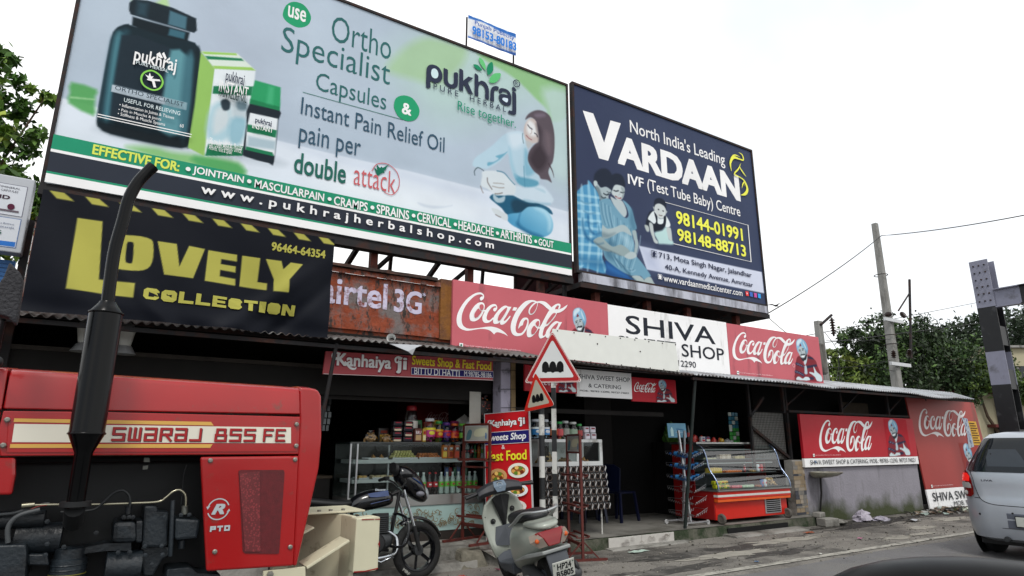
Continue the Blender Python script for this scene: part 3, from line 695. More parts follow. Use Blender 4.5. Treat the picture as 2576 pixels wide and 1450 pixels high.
F.text('lettering','1f7f66','Rise together.',3.673,5.867,4.658,6.065)
# bottle and carton print
F.text('lettering','EEF4F4','pukhraj',-0.223,5.25,0.178,5.459,bold=0.09)
F.text('lettering','C8D4DA','PURE HERBAL',-0.196,5.264,0.111,5.305,res=2)
for c,L in (('E8F0F0',[(-0.026,5.438),(0.002,5.481),(0.042,5.42),(0.018,5.411)]),('E8F0F0',[(0.025,5.468),(0.042,5.495),(0.075,5.432),(0.061,5.405)]),('E8F0F0',[(0.077,5.411),(0.106,5.454),(0.109,5.423),(0.087,5.4)])):
 F.poly('printed_leaf',c,L)
F.ribbon('printed_emblem','79b84c',[(-0.128,5.106),(-0.11,5.185),(-0.043,5.234),(0.035,5.204),(0.073,5.132),(0.053,5.052),(-0.007,5.011),(-0.092,5.035)],0.018,4,closed=True)
F.poly('printed_emblem','EEF4F4',[(-0.1,5.168),(-0.066,5.158),(-0.059,5.203),(-0.042,5.162),(-0.019,5.174),(-0.031,5.139),(0.041,5.153),(0.051,5.135),(-0.004,5.121),(0.02,5.051),(-0.003,5.043),(-0.028,5.109),(-0.057,5.109),(-0.077,5.113),(-0.066,5.133)])
F.text('lettering','1f2f3a','ORTHO SPECIALIST',-0.343,4.904,0.303,4.955,res=2)
F.text('lettering','C8D4DA','USEFUL FOR RELIEVING',-0.248,4.793,0.279,4.84,res=2)
F.text('lettering','D8E0E4','• Inflammation in Joints & Tissues',-0.28,4.719,0.228,4.768,res=2)
F.text('lettering','D8E0E4','• Pain in Muscles & Joints',-0.281,4.668,0.111,4.71,res=2)
F.text('lettering','D8E0E4','• Stiffness & Muscle Spasms',-0.282,4.616,0.154,4.664,res=2)
F.text('lettering','D8E0E4','60',0.291,4.656,0.329,4.698,res=2)
F.poly('lettering','D8E0E4',[(-0.451,4.591),(0.416,4.607),(0.417,4.597),(-0.45,4.581)])
F.poly('lettering','D8E0E4',[(-0.451,4.563),(0.414,4.577),(0.415,4.567),(-0.449,4.554)])
F.text('lettering','2a3145','pukhraj',0.679,5.321,0.878,5.495,bold=0.06,res=2)
F.text('lettering','EEF4F4','INSTANT',0.624,5.201,0.934,5.351,bold=0.09,res=2)
F.text('lettering','2a3a3a','PAIN RELIEF OIL',0.63,5.142,0.924,5.255,bold=0.1,res=1)
F.text('lettering','2a3145','pukhraj',1.04,4.912,1.223,5.001,bold=0.15,res=2)
F.text('lettering','EEF4F4','INSTANT',1.016,4.851,1.244,4.917,bold=0.09,res=2)
F.text('lettering','D8E8E0','Effective for: Joint Pain, Muscular',0.598,4.52,0.939,4.616,res=1)
F.text('lettering','D8E8E0','Pain, Cramps, Headache, Cervical,',0.598,4.486,0.934,4.58,res=1)
F.text('lettering','D8E8E0','Arthritis, Gout & Sprain.',0.598,4.453,0.838,4.525,res=1)
# bottom bars
F.rect('printed_band','1f8060',-0.77,4.11,5.64,4.265)
F.rect('printed_band','E2EAEC',-0.77,4.08,5.64,4.11)
F.rect('printed_band','272c36',-0.77,3.875,5.64,4.08)
F.rect('printed_band','1f8060',-0.77,3.852,5.64,3.875)
F.rect('printed_band','D8E2E6',-0.77,3.76,5.64,3.852)
F.text('lettering','C3CE58','EFFECTIVE FOR:',-0.439,4.137,0.343,4.247,bold=0.2)
for t,b in (('JOINTPAIN',(0.472,4.129,0.988,4.238)),('MASCULARPAIN',(1.105,4.131,1.894,4.232)),('CRAMPS',(2.013,4.115,2.437,4.231)),('SPRAINS',(2.552,4.115,2.992,4.239)),('CERVICAL',(3.103,4.12,3.598,4.247)),('HEADACHE',(3.708,4.124,4.263,4.249)),('ARTHRITIS',(4.373,4.125,4.908,4.254)),('GOUT',(5.024,4.126,5.297,4.233))):
 F.text('lettering','EAF0F2',t,*b,bold=0.1,off=0.004)
for c in [(0.425,4.183),(1.044,4.187),(1.957,4.173)]:F.ell('lettering','EAF0F2',c,0.024,0.024,12)
for c in [(2.494,4.177),(3.05,4.183),(3.657,4.18),(4.32,4.178),(4.971,4.175)]:F.ell('lettering','EAF0F2',c,0.026,0.026,12)
F.text('lettering','EAF0F2','www.pukhrajherbalshop.com',(0.573,3.894)[0],3.905,(4.262,3.994)[0],4.045,bold=0.12,sp=1.62)
S.done()
frame_box(bb,U0,V0,U1,V1,-0.02,0.06,0.035,steel).location=(-2.4,0,-3.66)
g=MB()
for z in np.linspace(V0+0.05,V1-0.05,5):g.bar((U0,0.07,z),(U1,0.07,z),0.05)
for x in np.linspace(U0+0.1,U1-0.1,9):g.bar((x,0.12,V0),(x,0.12,V1),0.05)
g.box(U0,0.004,V0,U1,0.03,V1)
g.box(U0-0.04,-0.03,V0-0.12,U1+0.04,0.1,V0-0.036)
obj('backing_frame',g,bb,steel).location=(-2.4,0,-3.66)
# posts and braces that carry it: each a part
def strut(root,a,b,w,m=steel,name='strut'):
 L=root.location
 p=MB();p.bar(a,b,w)
 o=obj(name,p,root,m);return loc_shift(o,L)
for x in (0.35,2.62,4.0,5.2):
 strut(bb,(x,BY+0.15,2.9),(x,BY+0.15,V0),0.09,rust,'post')
for x in (0.2,2.2,3.35,4.9):
 strut(bb,(x,BY+1.3,2.9),(x+0.25,BY+0.2,V0),0.055)
 strut(bb,(x+0.1,BY+1.3,2.95),(x+0.75,BY+0.2,V0),0.045)
 strut(bb,(x-0.1,BY+1.3,2.9),(x-0.1,BY+0.9,V1-0.8),0.045)
 # the shabby publisher's flag above it
pf=thing('banner',(4.23,BY,6.97),'small torn blue and white phone number banner on two rods above the big billboard','banner')
C=Canvas(3.81,7.14,4.655,7.53,0.012,'d5d9ee')
C.poly('2d62a8',[(3.8,7.47),(4.1,7.5),(4.4,7.47),(4.66,7.46),(4.66,7.6),(3.8,7.6)],0.01,1,0)
C.poly('3a5fa0',[(3.8,7.10),(4.66,7.12),(4.66,7.19),(4.3,7.175),(3.8,7.17)],0.012,1,0)
C.bake('printed_cloth',pf,K,0.0,shape=lambda U,V:0.006*np.sin(U*9)+0.003*np.sin(U*31+V*20)).location=(-4.23,-0.03,-6.97)
S=Sheet(pf,BY-0.07);F=S.F
F.text('lettering','c9d8f0','Site Fabricated by',3.86,7.475,4.5,7.53)
F.text('lettering','2a55a0','Punjab Publicity',3.9,7.355,4.6,7.445,bold=0.1)
F.text('lettering','2f74c4','98153-80183',3.86,7.195,4.64,7.34,bold=0.22)
S.done()
for x in (3.82,4.65):strut(pf,(x,BY+0.03,6.9),(x,BY+0.03,7.53),0.02,steel,'rod')
# --- the clinic billboard
vb=thing('billboard',(8.05,BY,3.7),'dark blue clinic billboard with a couple and a crawling baby, right of the herbal one','billboard')
U0,V0,U1,V1=5.80,3.88,10.32,7.05
C=Canvas(U0,V0,U1,V1,(0.0125,0.0105),'39435e')
C.poly('2c3450',[(5.8,3.8),(7.2,3.8),(6.6,6),(6.3,7.2),(5.7,7.2)],0.8,0.6,3)
C.poly('d3d9ea',[(7.092,4.496),(10.299,4.523),(10.307,4.105),(7.244,4.11)],0.01,1,0)
C.poly('8f9ab8',[(7.092,4.496),(7.418,4.5),(7.572,4.108),(7.244,4.11)],0.12,0.4,0)
C.poly('2a3040',[(5.492,3.937),(6.427,3.931),(7.369,3.84),(10.319,3.797),(10.352,3.629),(5.484,3.614)],0.01,0.0,0)
# man
C.poly('4d93bd',[(6.049,5.409),(6.085,5.405),(6.171,5.321),(6.257,5.236),(6.285,5.05),(6.314,4.909),(6.306,4.529),(6.22,4.398),(6.306,4.328),(6.289,4.154),(6.379,3.999),(6.367,3.92),(6.251,3.903),(6.028,3.932),(5.792,3.964),(5.796,4.323),(5.784,4.743),(5.804,5.12),(5.868,5.222),(5.958,5.309),(6.047,5.344)],0.012,1,3)
for k in range(9):
 C.poly('b4dcea',[(5.829,5.625),(6.423,5.683),(6.421,5.629),(5.827,5.573)][:0]or [(p[0],p[1]-0.135*k)for p in [(5.804,5.135),(6.309,5.188),(6.307,5.143),(5.803,5.088)]],0.012,0.55,0)
for q in ([(5.886,5.241),(5.939,5.282),(5.956,4.778),(5.894,3.994),(5.852,3.987),(5.878,4.762)],[(6.029,5.333),(6.082,5.33),(6.114,4.81),(6.126,4.667),(6.011,3.943),(5.968,3.936),(6.056,4.654)],[(6.169,5.276),(6.211,5.226),(6.26,4.897),(6.279,4.524),(6.2,3.916),(6.165,3.911),(6.209,4.539)],[(6.279,4.323),(6.303,4.27),(6.288,4.126),(6.36,3.968),(6.323,3.934),(6.27,4.123)]):
 C.poly('c3e6f0',q,0.014,0.5,3)
C.poly('1f5d8a',[(5.92,4.742),(5.948,4.548),(6.047,4.438),(6.116,4.408),(6.097,4.377),(5.96,4.423),(5.899,4.623)],0.03,0.85,3)
C.poly('1f5d8a',[(6.008,4.788),(6.044,4.795),(6.054,4.625),(6.139,4.541),(6.12,4.523),(6.035,4.578)],0.02,0.7,3)
C.poly('2d6d98',[(6.233,4.688),(6.28,4.553),(6.26,4.491),(6.116,4.415),(6.082,4.445),(6.209,4.539)],0.02,0.6,3)
C.poly('2a6894',[(5.797,4.116),(6.035,4.113),(6.279,4.124),(6.344,3.994),(6.029,3.973),(5.811,4.022)],0.05,0.6,3)
C.poly('9ed0e4',[(5.809,3.953),(5.91,3.975),(5.824,3.894)],0.015,0.9,0)
C.poly('1f4f88',[(6.35,4.122),(6.491,4.087),(6.741,3.983),(6.994,3.854),(6.77,3.858),(6.374,3.9),(6.37,3.998)],0.012,1,3)
C.poly('2f6fb0',[(6.383,4.07),(6.56,4.027),(6.811,3.921),(6.556,3.941),(6.396,3.988)],0.04,0.8,3)
C.poly('20293a',[(6.166,5.439),(6.189,5.55),(6.275,5.647),(6.387,5.705),(6.499,5.702),(6.587,5.601),(6.608,5.468),(6.556,5.364),(6.546,5.347),(6.483,5.378),(6.427,5.38),(6.334,5.336),(6.298,5.35),(6.263,5.387),(6.229,5.424),(6.184,5.421)],0.02,1,3)
C.poly('a5b5ba',[(6.201,5.418),(6.263,5.387),(6.316,5.347),(6.428,5.388),(6.546,5.347),(6.55,5.317),(6.477,5.263),(6.469,5.179),(6.445,5.181),(6.361,5.137),(6.306,5.128),(6.257,5.236),(6.193,5.341),(6.174,5.396)],0.01,1,3)
C.poly('5f7078',[(6.199,5.357),(6.279,5.331),(6.312,5.249),(6.345,5.182),(6.399,5.171),(6.315,5.13),(6.256,5.221),(6.206,5.299)],0.02,0.75,3)
C.poly('b7c5c8',[(6.171,5.426),(6.221,5.445),(6.246,5.406),(6.207,5.344),(6.172,5.359)],0.008,1,3)
C.stroke('26303a',[(6.37,5.257),(6.43,5.245),(6.474,5.273)],0.024,0.006,0.9)
C.stroke('39464e',[(6.318,5.194),(6.363,5.178),(6.409,5.196)],0.026,0.006,0.8)
# woman
C.poly('1f2838',[(6.529,5.572),(6.59,5.648),(6.705,5.691),(6.8,5.668),(6.848,5.57),(6.837,5.475),(6.713,5.477),(6.616,5.439),(6.582,5.508)],0.015,1,3)
C.poly('c3ced0',[(6.608,5.452),(6.713,5.485),(6.827,5.465),(6.825,5.364),(6.777,5.261),(6.707,5.208),(6.642,5.217),(6.588,5.265),(6.544,5.301)],0.01,1,3)
C.stroke('2c333c',[(6.593,5.361),(6.64,5.359),(6.692,5.38)],0.024,0.006,0.9)
C.stroke('2c333c',[(6.744,5.364),(6.783,5.364),(6.822,5.382)],0.024,0.006,0.9)
C.stroke('8a4a50',[(6.626,5.265),(6.681,5.247),(6.739,5.259)],0.028,0.006,0.8)
C.stroke('8e9ca2',[(6.716,5.37),(6.723,5.326),(6.694,5.304)],0.01,0.006,0.7)
C.poly('b4c2c6',[(6.512,5.234),(6.623,5.213),(6.755,5.219),(6.827,5.135),(6.858,5.02),(6.796,4.932),(6.686,4.985),(6.58,5.098)],0.01,1,3)
C.poly('6f9db4',[(6.288,5.124),(6.492,5.191),(6.58,5.098),(6.796,4.932),(6.894,4.982),(6.863,5.112),(6.775,5.231),(6.887,5.194),(6.978,5.106),(7.026,4.933),(7.065,4.789),(6.974,4.726),(6.966,4.605),(6.997,4.491),(6.98,4.37),(7.023,4.303),(7.133,4.218),(7.315,4.039),(7.302,3.992),(7.171,3.93),(7.097,3.977),(6.888,3.954),(6.668,4),(6.473,4.084),(6.352,4.165),(6.306,4.328),(6.305,4.702),(6.265,5.016)],0.012,1,3)
for k in range(10):
 x=400+32*k
 a=[(6.498,4.946),(6.515,4.743),(6.477,4.516),(6.447,4.295),(6.598,4.061)]
 dx=0.072*k
 C.stroke('a9cbd9' if k%2 else '3f6c86',[(p[0]+dx*(1-0.1*i),p[1]+(-0.03*k if i<4 else 0.0))for i,p in enumerate(a)],0.016,0.012,0.6)
for k in range(6):
 C.stroke('a9cbd9' if k%2 else '42708a',[(p[0]+0.04*k,p[1]-0.01*k)for p in [(6.305,5.098),(6.323,4.911),(6.378,4.731)]],0.014,0.012,0.6)
C.poly('3a6680',[(6.98,5.137),(7.026,4.933),(7.055,4.787),(6.975,4.742),(6.909,4.909)],0.04,0.5,3)
C.poly('3a6680',[(6.458,4.498),(6.581,4.419),(6.466,4.298),(6.531,4.165),(6.388,4.185),(6.36,4.337)],0.05,0.7,3)
C.poly('b3d3df',[(6.703,4.631),(6.872,4.618),(6.939,4.481),(6.837,4.361),(6.77,4.496)],0.06,0.6,3)
C.poly('a9babd',[(6.314,4.704),(6.411,4.664),(6.559,4.707),(6.712,4.785),(6.825,4.788),(6.916,4.715),(6.94,4.638),(6.855,4.659),(6.724,4.672),(6.552,4.574),(6.403,4.496),(6.314,4.501)],0.01,1,3)
C.poly('6a7f88',[(6.309,4.587),(6.444,4.583),(6.592,4.625),(6.44,4.51),(6.313,4.494)],0.03,0.7,3)
C.poly('9fb1b5',[(6.958,4.723),(7.043,4.747),(7.064,4.623),(7.085,4.507),(7.025,4.333),(6.979,4.355),(7.008,4.508),(6.986,4.609)],0.01,1,3)
C.poly('93a6a8',[(6.116,4.408),(6.278,4.502),(6.4,4.43),(6.524,4.38),(6.693,4.446),(6.84,4.398),(6.893,4.341),(6.832,4.272),(6.682,4.255),(6.52,4.292),(6.357,4.279),(6.217,4.327)],0.01,1,3)
C.poly('5a6c72',[(6.133,4.404),(6.271,4.35),(6.43,4.313),(6.61,4.279),(6.682,4.255),(6.465,4.283),(6.287,4.296)],0.02,0.7,3)
C.poly('b3c2c4',[(6.757,4.259),(6.894,4.355),(6.989,4.357),(7.033,4.305),(6.944,4.246),(6.848,4.228)],0.01,1,3)
C.poly('a9b8b8',[(6.906,3.949),(7.078,3.975),(7.207,3.891),(7.233,3.851),(6.995,3.861),(6.959,3.899)],0.01,1,3)
C.poly('a9b8b8',[(7.181,3.931),(7.312,3.994),(7.384,3.916),(7.428,3.845),(7.223,3.849)],0.01,1,3)
C.stroke('4a5a62',[(6.546,5.347),(6.516,5.295),(6.486,5.265)],0.012,0.008,0.7)
C.stroke('232c36',[(6.442,5.308),(6.488,5.3),(6.516,5.313)],0.013,0.006,0.8)
C.poly('7d8c90',[(6.75,5.455),(6.826,5.457),(6.827,5.364),(6.787,5.271),(6.758,5.273),(6.782,5.354)],0.012,0.6,3)
C.stroke('f0f0ee',[(6.648,5.251),(6.685,5.25),(6.72,5.264)],0.007,0.004,0.8)
for k in range(5):C.stroke('1c5580',[(p[0]+.05*k,p[1]-.16*k)for p in [(5.896,5.024),(5.999,5.003),(6.124,5.045)]],0.02,0.02,0.45)
for k in range(4):C.stroke('2f5870',[(p[0]+.12*k,p[1]-.10*k)for p in [(6.483,4.286),(6.569,4.185),(6.747,4.084)]],0.02,0.02,0.5)
# baby
C.poly('1e2636',[(7.502,5.342),(7.539,5.413),(7.625,5.456),(7.729,5.455),(7.797,5.389),(7.787,5.275),(7.739,5.329),(7.615,5.334),(7.504,5.232)],0.012,1,3)
C.poly('c9d0d0',[(7.505,5.248),(7.542,5.318),(7.637,5.355),(7.739,5.329),(7.786,5.259),(7.757,5.157),(7.678,5.086),(7.575,5.089),(7.508,5.154)],0.01,1,3)
C.poly('b5bfc0',[(7.47,5.264),(7.507,5.264),(7.498,5.199)],0.008,1,0)
C.poly('b5bfc0',[(7.786,5.259),(7.816,5.241),(7.781,5.194)],0.008,1,0)
for c in ((7.593,5.239),(7.704,5.234)):C.stroke('1c2028',[c,(c[0]+0.02,c[1])],0.022,0.006,0.9)
C.stroke('5a4a4c',[(7.61,5.14),(7.645,5.134),(7.683,5.145)],0.014,0.006,0.9)
C.poly('1a2230',[(7.329,5.055),(7.397,5.162),(7.501,5.184),(7.512,5.061),(7.461,4.926),(7.332,4.809),(7.279,4.906)],0.015,1,3)
C.poly('b4bebc',[(7.248,4.885),(7.337,4.887),(7.351,4.797),(7.29,4.786)],0.012,1,3)
C.poly('dfe8ea',[(7.337,5.026),(7.437,5.155),(7.521,5.188),(7.595,5.077),(7.721,5.102),(7.767,5.159),(7.845,5.08),(7.868,4.989),(7.77,4.939),(7.71,4.974),(7.582,4.918),(7.482,4.946),(7.385,4.989)],0.01,1,3)
C.poly('161e2c',[(7.49,5.173),(7.566,5.103),(7.566,4.978),(7.692,5.002),(7.723,5.135),(7.777,5.145),(7.753,4.983),(7.661,4.871),(7.554,4.82),(7.473,4.82),(7.44,4.922),(7.527,5.001)],0.008,1,3)
C.poly('b9d9d8',[(7.47,4.789),(7.661,4.871),(7.75,4.951),(7.808,4.899),(7.816,4.744),(7.898,4.727),(7.909,4.659),(7.682,4.627),(7.558,4.612),(7.542,4.663)],0.02,1,3)
C.poly('bfc8c8',[(7.362,4.953),(7.441,4.938),(7.454,4.832),(7.484,4.699),(7.541,4.648),(7.527,4.607),(7.457,4.618),(7.423,4.688),(7.372,4.816)],0.01,1,3)
C.poly('bfc8c8',[(7.769,4.931),(7.866,4.957),(7.888,4.851),(7.887,4.725),(7.815,4.736),(7.782,4.831)],0.01,1,3)
C.bake('printed_sheet',vb,0.98,0.0).location=(-8.05,0,-3.7)
S=Sheet(vb,BY);F=S.F
F.poly('lettering','DDE2F0',[(5.984,6.632),(6.207,6.646),(6.422,6.175),(6.583,6.631),(6.816,6.645),(6.493,5.865),(6.297,5.86)])
F.text('lettering','DDE2F0','ARDAAN',6.707,5.873,9.865,6.415,bold=0.2,off=0.012)
F.text('lettering','DDE2F0',"North India's Leading",7.024,6.465,9.491,6.782,bold=0.04)
F.text('lettering','DDE2F0','IVF',6.915,5.557,7.277,5.737,bold=0.12)
F.text('lettering','DDE2F0','(Test Tube Baby) Centre',7.361,5.486,9.806,5.758,bold=0.04)
F.text('lettering','E6DC50','98144-01991',8.021,5.058,9.815,5.308,bold=0.14)
F.text('lettering','E6DC50','98148-88713',8.022,4.748,9.863,4.978,bold=0.14)
for a in ([(7.773,5.409),(10.013,5.418),(10.012,5.41),(7.772,5.401)],[(9.99,5.421),(10.013,5.418),(10.001,4.674),(9.977,4.67)],[(7.904,4.677),(9.99,4.68),(9.989,4.672),(7.903,4.666)]):F.poly('printed_line','DDE2F0',a)
F.text('lettering','222840','713, Mota Singh Nagar, Jalandhar',7.534,4.331,9.964,4.457,bold=0.06)
F.text('lettering','222840','40-A, Kennedy Avenue, Amritsar',7.659,4.149,9.977,4.266,bold=0.06)
F.text('lettering','DDE2F0','www.vardaanmedicalcenter.com',7.606,3.959,9.636,4.074,bold=0.05)
F.ribbon('printed_icon','222840',[(7.36,4.455),(7.484,4.455),(7.481,4.357),(7.357,4.358)],0.012,1,closed=True)
F.poly('printed_icon','222840',[(7.374,4.402),(7.424,4.459),(7.466,4.404),(7.447,4.401),(7.445,4.365),(7.39,4.367),(7.392,4.398)])
F.ribbon('printed_icon','DDE2F0',[(7.481,4.061),(7.568,4.06),(7.567,3.984),(7.48,3.985)],0.01,1,closed=True)
F.ell('printed_icon','DDE2F0',(7.524,4.019),0.03,0.035,12)
for c,x in (('d23a3a',989),('3c62b0',1008),('b04a8c',1027),('2f8fd0',1045)):
 d=(x-989)*0.27
 p=(9.765,4.027)
 F.rect('printed_icon',c,p[0]+(x-989)*0.0063-0.035,p[1]-0.045,p[0]+(x-989)*0.0063+0.045,p[1]+0.04)
F.poly('printed_icon','EEF0F4',[((9.765,4.027)[0]-0.01,(9.765,4.027)[1]-0.02),((9.765,4.027)[0]+0.02,(9.765,4.027)[1]),((9.765,4.027)[0]-0.01,(9.765,4.027)[1]+0.02)])
yl='E4D84E'
F.ribbon('logo',yl,[(9.635,6.451),(9.627,6.616),(9.733,6.761),(9.913,6.774),(10.035,6.784),(10.019,6.887),(9.903,6.92)],[0.01,0.05,0.06,0.03,0.03,0.03,0.0],4)
F.ribbon('logo',yl,[(9.64,6.724),(9.771,6.822),(9.95,6.826)],[0.0,0.03,0.0],4)
F.ribbon('logo',yl,[(9.951,6.698),(9.853,6.547),(9.717,6.409),(9.861,6.381),(10.003,6.331),(10.072,6.179),(9.995,6.058),(9.838,5.994)],[0.0,0.03,0.03,0.02,0.035,0.06,0.06,0.0],4)
F.ribbon('logo',yl,[(9.951,6.698),(9.902,6.601),(9.996,6.498),(10.077,6.433)],[0.0,0.02,0.03,0.0],4)
F.ribbon('logo',yl,[(9.899,6.14),(9.951,6.256),(10.019,6.314),(9.985,6.201)],[0.0,0.03,0.02,0.0],4)
S.done()
frame_box(vb,U0,V0,U1,V1,-0.02,0.06,0.04,steel).location=(-8.05,0,-3.7)
g=MB()
for z in np.linspace(V0+0.05,V1-0.05,5):g.bar((U0,0.07,z),(U1,0.07,z),0.05)
for x in np.linspace(U0+0.1,U1-0.1,8):g.bar((x,0.12,V0),(x,0.12,V1),0.05)
g.box(U0,0.004,V0,U1,0.03,V1)
obj('backing_frame',g,vb,steel).location=(-8.05,0,-3.7)
g=MB();g.box(U0+0.03,-0.06,3.70,U1-0.02,0.04,3.835)
obj('lower_ledge',g,vb,mat('weathered_white_sheet','b9bcc8',0.6,dirt='5a5a60',dirt_amt=0.55,dirt_scale=2.5,streak=True)).location=(-8.05,0,-3.7)
g=MB();g.box(U0,-0.05,3.61,U1+0.02,1.15,3.69)
obj('base_beam',g,vb,steel).location=(-8.05,0,-3.7)
for x in (6.25,7.35,8.3,9.6):
 strut(vb,(x,BY+0.15,3.0),(x,BY+0.15,3.65),0.1,rust,'post')
for x in (5.95,6.8,7.8,8.9):
 strut(vb,(x,BY+0.9,3.05),(x+0.5,BY+0.15,3.65),0.05)
 strut(vb,(x+0.4,BY+0.5,3.05),(x+0.1,BY+0.5,3.65),0.05)
 strut(vb,(x,BY+1.1,3.1),(x+0.9,BY+1.1,3.1),0.05)
for z in (4.0,4.6,5.3,6.0,6.7):
 strut(vb,(5.72,BY+0.25,z),(5.72,BY+1.1,z+0.3),0.045)
strut(vb,(5.72,BY+0.25,3.2),(5.72,BY+0.25,6.9),0.05)
# back-to-back red sheet hoarding behind, seen under and beside the clinic board
rb=thing('hoarding',(7.8,8.6,2.95),'maroon painted sheet hoarding standing behind the clinic billboard','hoarding')
msheet=mat('maroon_sheet','5c2a30',0.65,dirt='3a1c20',dirt_amt=0.5,dirt_scale=2.5,streak=True)
for i in range(7):
 for j in range(2):
  p=MB();x=5.55+i*0.72
  p.box(x,8.6,2.95+j*0.8,x+0.70,8.62+0.012*((i+j)%2),3.73+j*0.8)
  loc_shift(obj('sheet_panel',p,rb,msheet),rb.location)
for i in range(8):strut(rb,(5.55+i*0.72,8.58,2.7),(5.55+i*0.72,8.58,4.5),0.04)
wp=thing('whitewashed_wall',(6.0,8.9,2.9),'peeling whitewashed wall end between the two billboards','wall')
g=MB();g.box(6.1,8.9,2.9,6.9,9.2,5.1)
loc_shift(obj('wall_panel',g,wp,mat('peeling_white','a9a49c',0.85,bump=0.4,dirt='3a3632',dirt_amt=0.6,dirt_scale=3)),wp.location)
# --- black cloth banner, far left
lb=thing('banner',(0.55,6.15,2.35),'black cloth banner with big yellow block letters slung across the left shop','banner')
def sag(U,V):
 t=np.clip((3.35-V),0,1)
 return (-0.05*np.sin((U+0.7)*2.4)*t+0.028*np.sin(U*6.5+V*5)*t+0.05*np.exp(-((U+0.30)*2.6+(V-2.9)*1.2)**2*6)*t-0.045*np.exp(-((U-1.25)-(V-2.7)*1.1)**2*60)*t+0.035*np.exp(-((U-1.5)-(V-2.6)*0.9)**2*120)*t-0.05*np.exp(-((U-0.2)+(V-2.5)*0.9)**2*90)*np.clip(2.9-V,0,1)*1.5+0.02*np.sin(V*9+U*3)*np.exp(-(V-2.36)**2*90))
C=Canvas(-0.66,2.33,1.77,3.35,0.0075,'0f131d')
Y1='b9b556'
def bl(pts):C.poly(Y1,pts,0.004,1,0)
for i in range(10):
 x=-0.62+i*0.247
 bl([(x,3.35),(x+0.10,3.35),(x+0.18,3.29),(x+0.06,3.29)])
bl([(-0.399,3.153),(-0.22,3.154),(-0.178,2.646),(0.082,2.644),(0.085,2.517),(-0.39,2.532)])
ob=[(-0.099,3.042),(-0.047,3.061),(0.073,3.069),(0.154,3.054),(0.177,3.004),(0.189,2.898),(0.177,2.816),(0.132,2.772),(0.047,2.754),(-0.077,2.753),(-0.13,2.794),(-0.145,2.987)]
C.poly(Y1,ob,0.004,1,2)
C.poly('0f131d',[(-0.021,2.983),(-0.007,3.005),(0.02,3.006),(0.031,2.979),(0.041,2.841),(0.028,2.816),(0.004,2.818),(-0.013,2.839)],0.004,1,2)
bl([(0.205,3.047),(0.356,3.049),(0.399,2.843),(0.456,3.05),(0.588,3.044),(0.52,2.752),(0.29,2.755)])
bl([(0.617,3.041),(0.867,3.04),(0.873,2.975),(0.736,2.976),(0.736,2.928),(0.868,2.928),(0.871,2.869),(0.737,2.872),(0.738,2.811),(0.877,2.808),(0.881,2.743),(0.616,2.745)])
bl([(0.912,3.039),(1.074,3.039),(1.074,2.807),(1.162,2.805),(1.163,2.739),(0.919,2.743)])
bl([(1.124,3.039),(1.269,3.041),(1.294,2.962),(1.357,3.04),(1.475,3.039),(1.358,2.865),(1.362,2.736),(1.222,2.735),(1.217,2.852)])
C.bake('printed_cloth',lb,0.85,0.0,shape=sag).location=(-0.55,0,-2.35)
S=Sheet(lb,0.0);F=S.F;F.k=0.85
F.text('lettering',Y1,'96464-64354',1.163,3.131,1.688,3.217,bold=0.2)
def block(t,x0,z0,x1,z1,gap=0.14,th=0.33):
 """heavy square lettering, one shape per letter"""
 n=len(t);w=(x1-x0)/(n+(n-1)*gap-0.5*t.count('I'));x=x0;h=z1-z0
 for c in t:
  cw=w*(0.5 if c=='I' else 1);b=w*th;v=h*0.26
  r=lambda a0,b0,a1,b1:F.rect('lettering',Y1,x+a0,z0+b0,x+a1,z0+b1)
  if c in 'CO':
   rr=[(b*.6,0),(cw-b*.6,0),(cw,v*.8),(cw,h-v*.8),(cw-b*.6,h),(b*.6,h),(0,h-v*.8),(0,v*.8)]
   F.poly('lettering',Y1,[(x+p,z0+q)for p,q in rr])
   F.poly('lettering','0f131d',[(x+p,z0+q)for p,q in ((b,v),(cw-b,v),(cw-b,h-v),(b,h-v))])
   if c=='C':F.rect('lettering','0f131d',x+cw-b*1.3,z0+h*.34,x+cw+.004,z0+h*.66)
  elif c=='L':r(0,0,b,h);r(0,0,cw,v)
  elif c=='E':r(0,0,b,h);r(0,0,cw,v*.9);r(0,h-v*.9,cw,h);r(0,h*.39,cw*.9,h*.61)
  elif c=='T':r(0,h-v,cw,h);r(cw/2-b/2,0,cw/2+b/2,h)
  elif c=='I':r(0,0,cw,h)
  elif c=='N':
   r(0,0,b*.95,h);r(cw-b*.95,0,cw,h);F.poly('lettering',Y1,[(x,z0+h),(x+b,z0+h),(x+cw,z0),(x+cw-b,z0)])
  x+=cw+w*gap
block('COLLECTION',0.155,(0.148,2.516)[1],1.44,(1.396,2.618)[1])
for g in F.groups.values():
 g.v=[(x,y+6.15+float(sag(np.array(x),np.array(z)))-0.003,z)for x,y,z in g.v]
S.done()
# --- long cola signs on the roof edge
def sign_root(label,x,y,z):return thing('sign',(x,y,z),label,'sign')
def veg(F,p,s=1.0,t1="'Coca-Cola' contains no fruit | 'Coca-Cola' contains added flavours."):
 F.rect('printed_mark','DDE8EA',p[0],p[1],p[0]+0.055*s,p[1]+0.055*s)
 F.ell('printed_mark','14604a',(p[0]+0.0275*s,p[1]+0.0275*s),0.015*s,0.015*s,10)
 F.text('printed_mark','E2C4C8',t1,p[0]+0.07*s,p[1]+0.015*s,p[0]+0.95*s,p[1]+0.042*s,res=1)
def panel(root,u0,v0,u1,v1,y,th,m,name='panel',bev=0.004):
 g=MB();g.box(u0,y,v0,u1,y+th,v1)
 return loc_shift(obj(name,g,root,m,bev=bev),root.location)
RED1='ac5860'
red1=mat('faded_red_vinyl',lin('ac5860',K),0.5,var=0.1,scale=1.5,spec=0.2,bump=0.25,bscale=3.0,dirt='7c4850',dirt_amt=0.14,dirt_scale=2,streak=True)
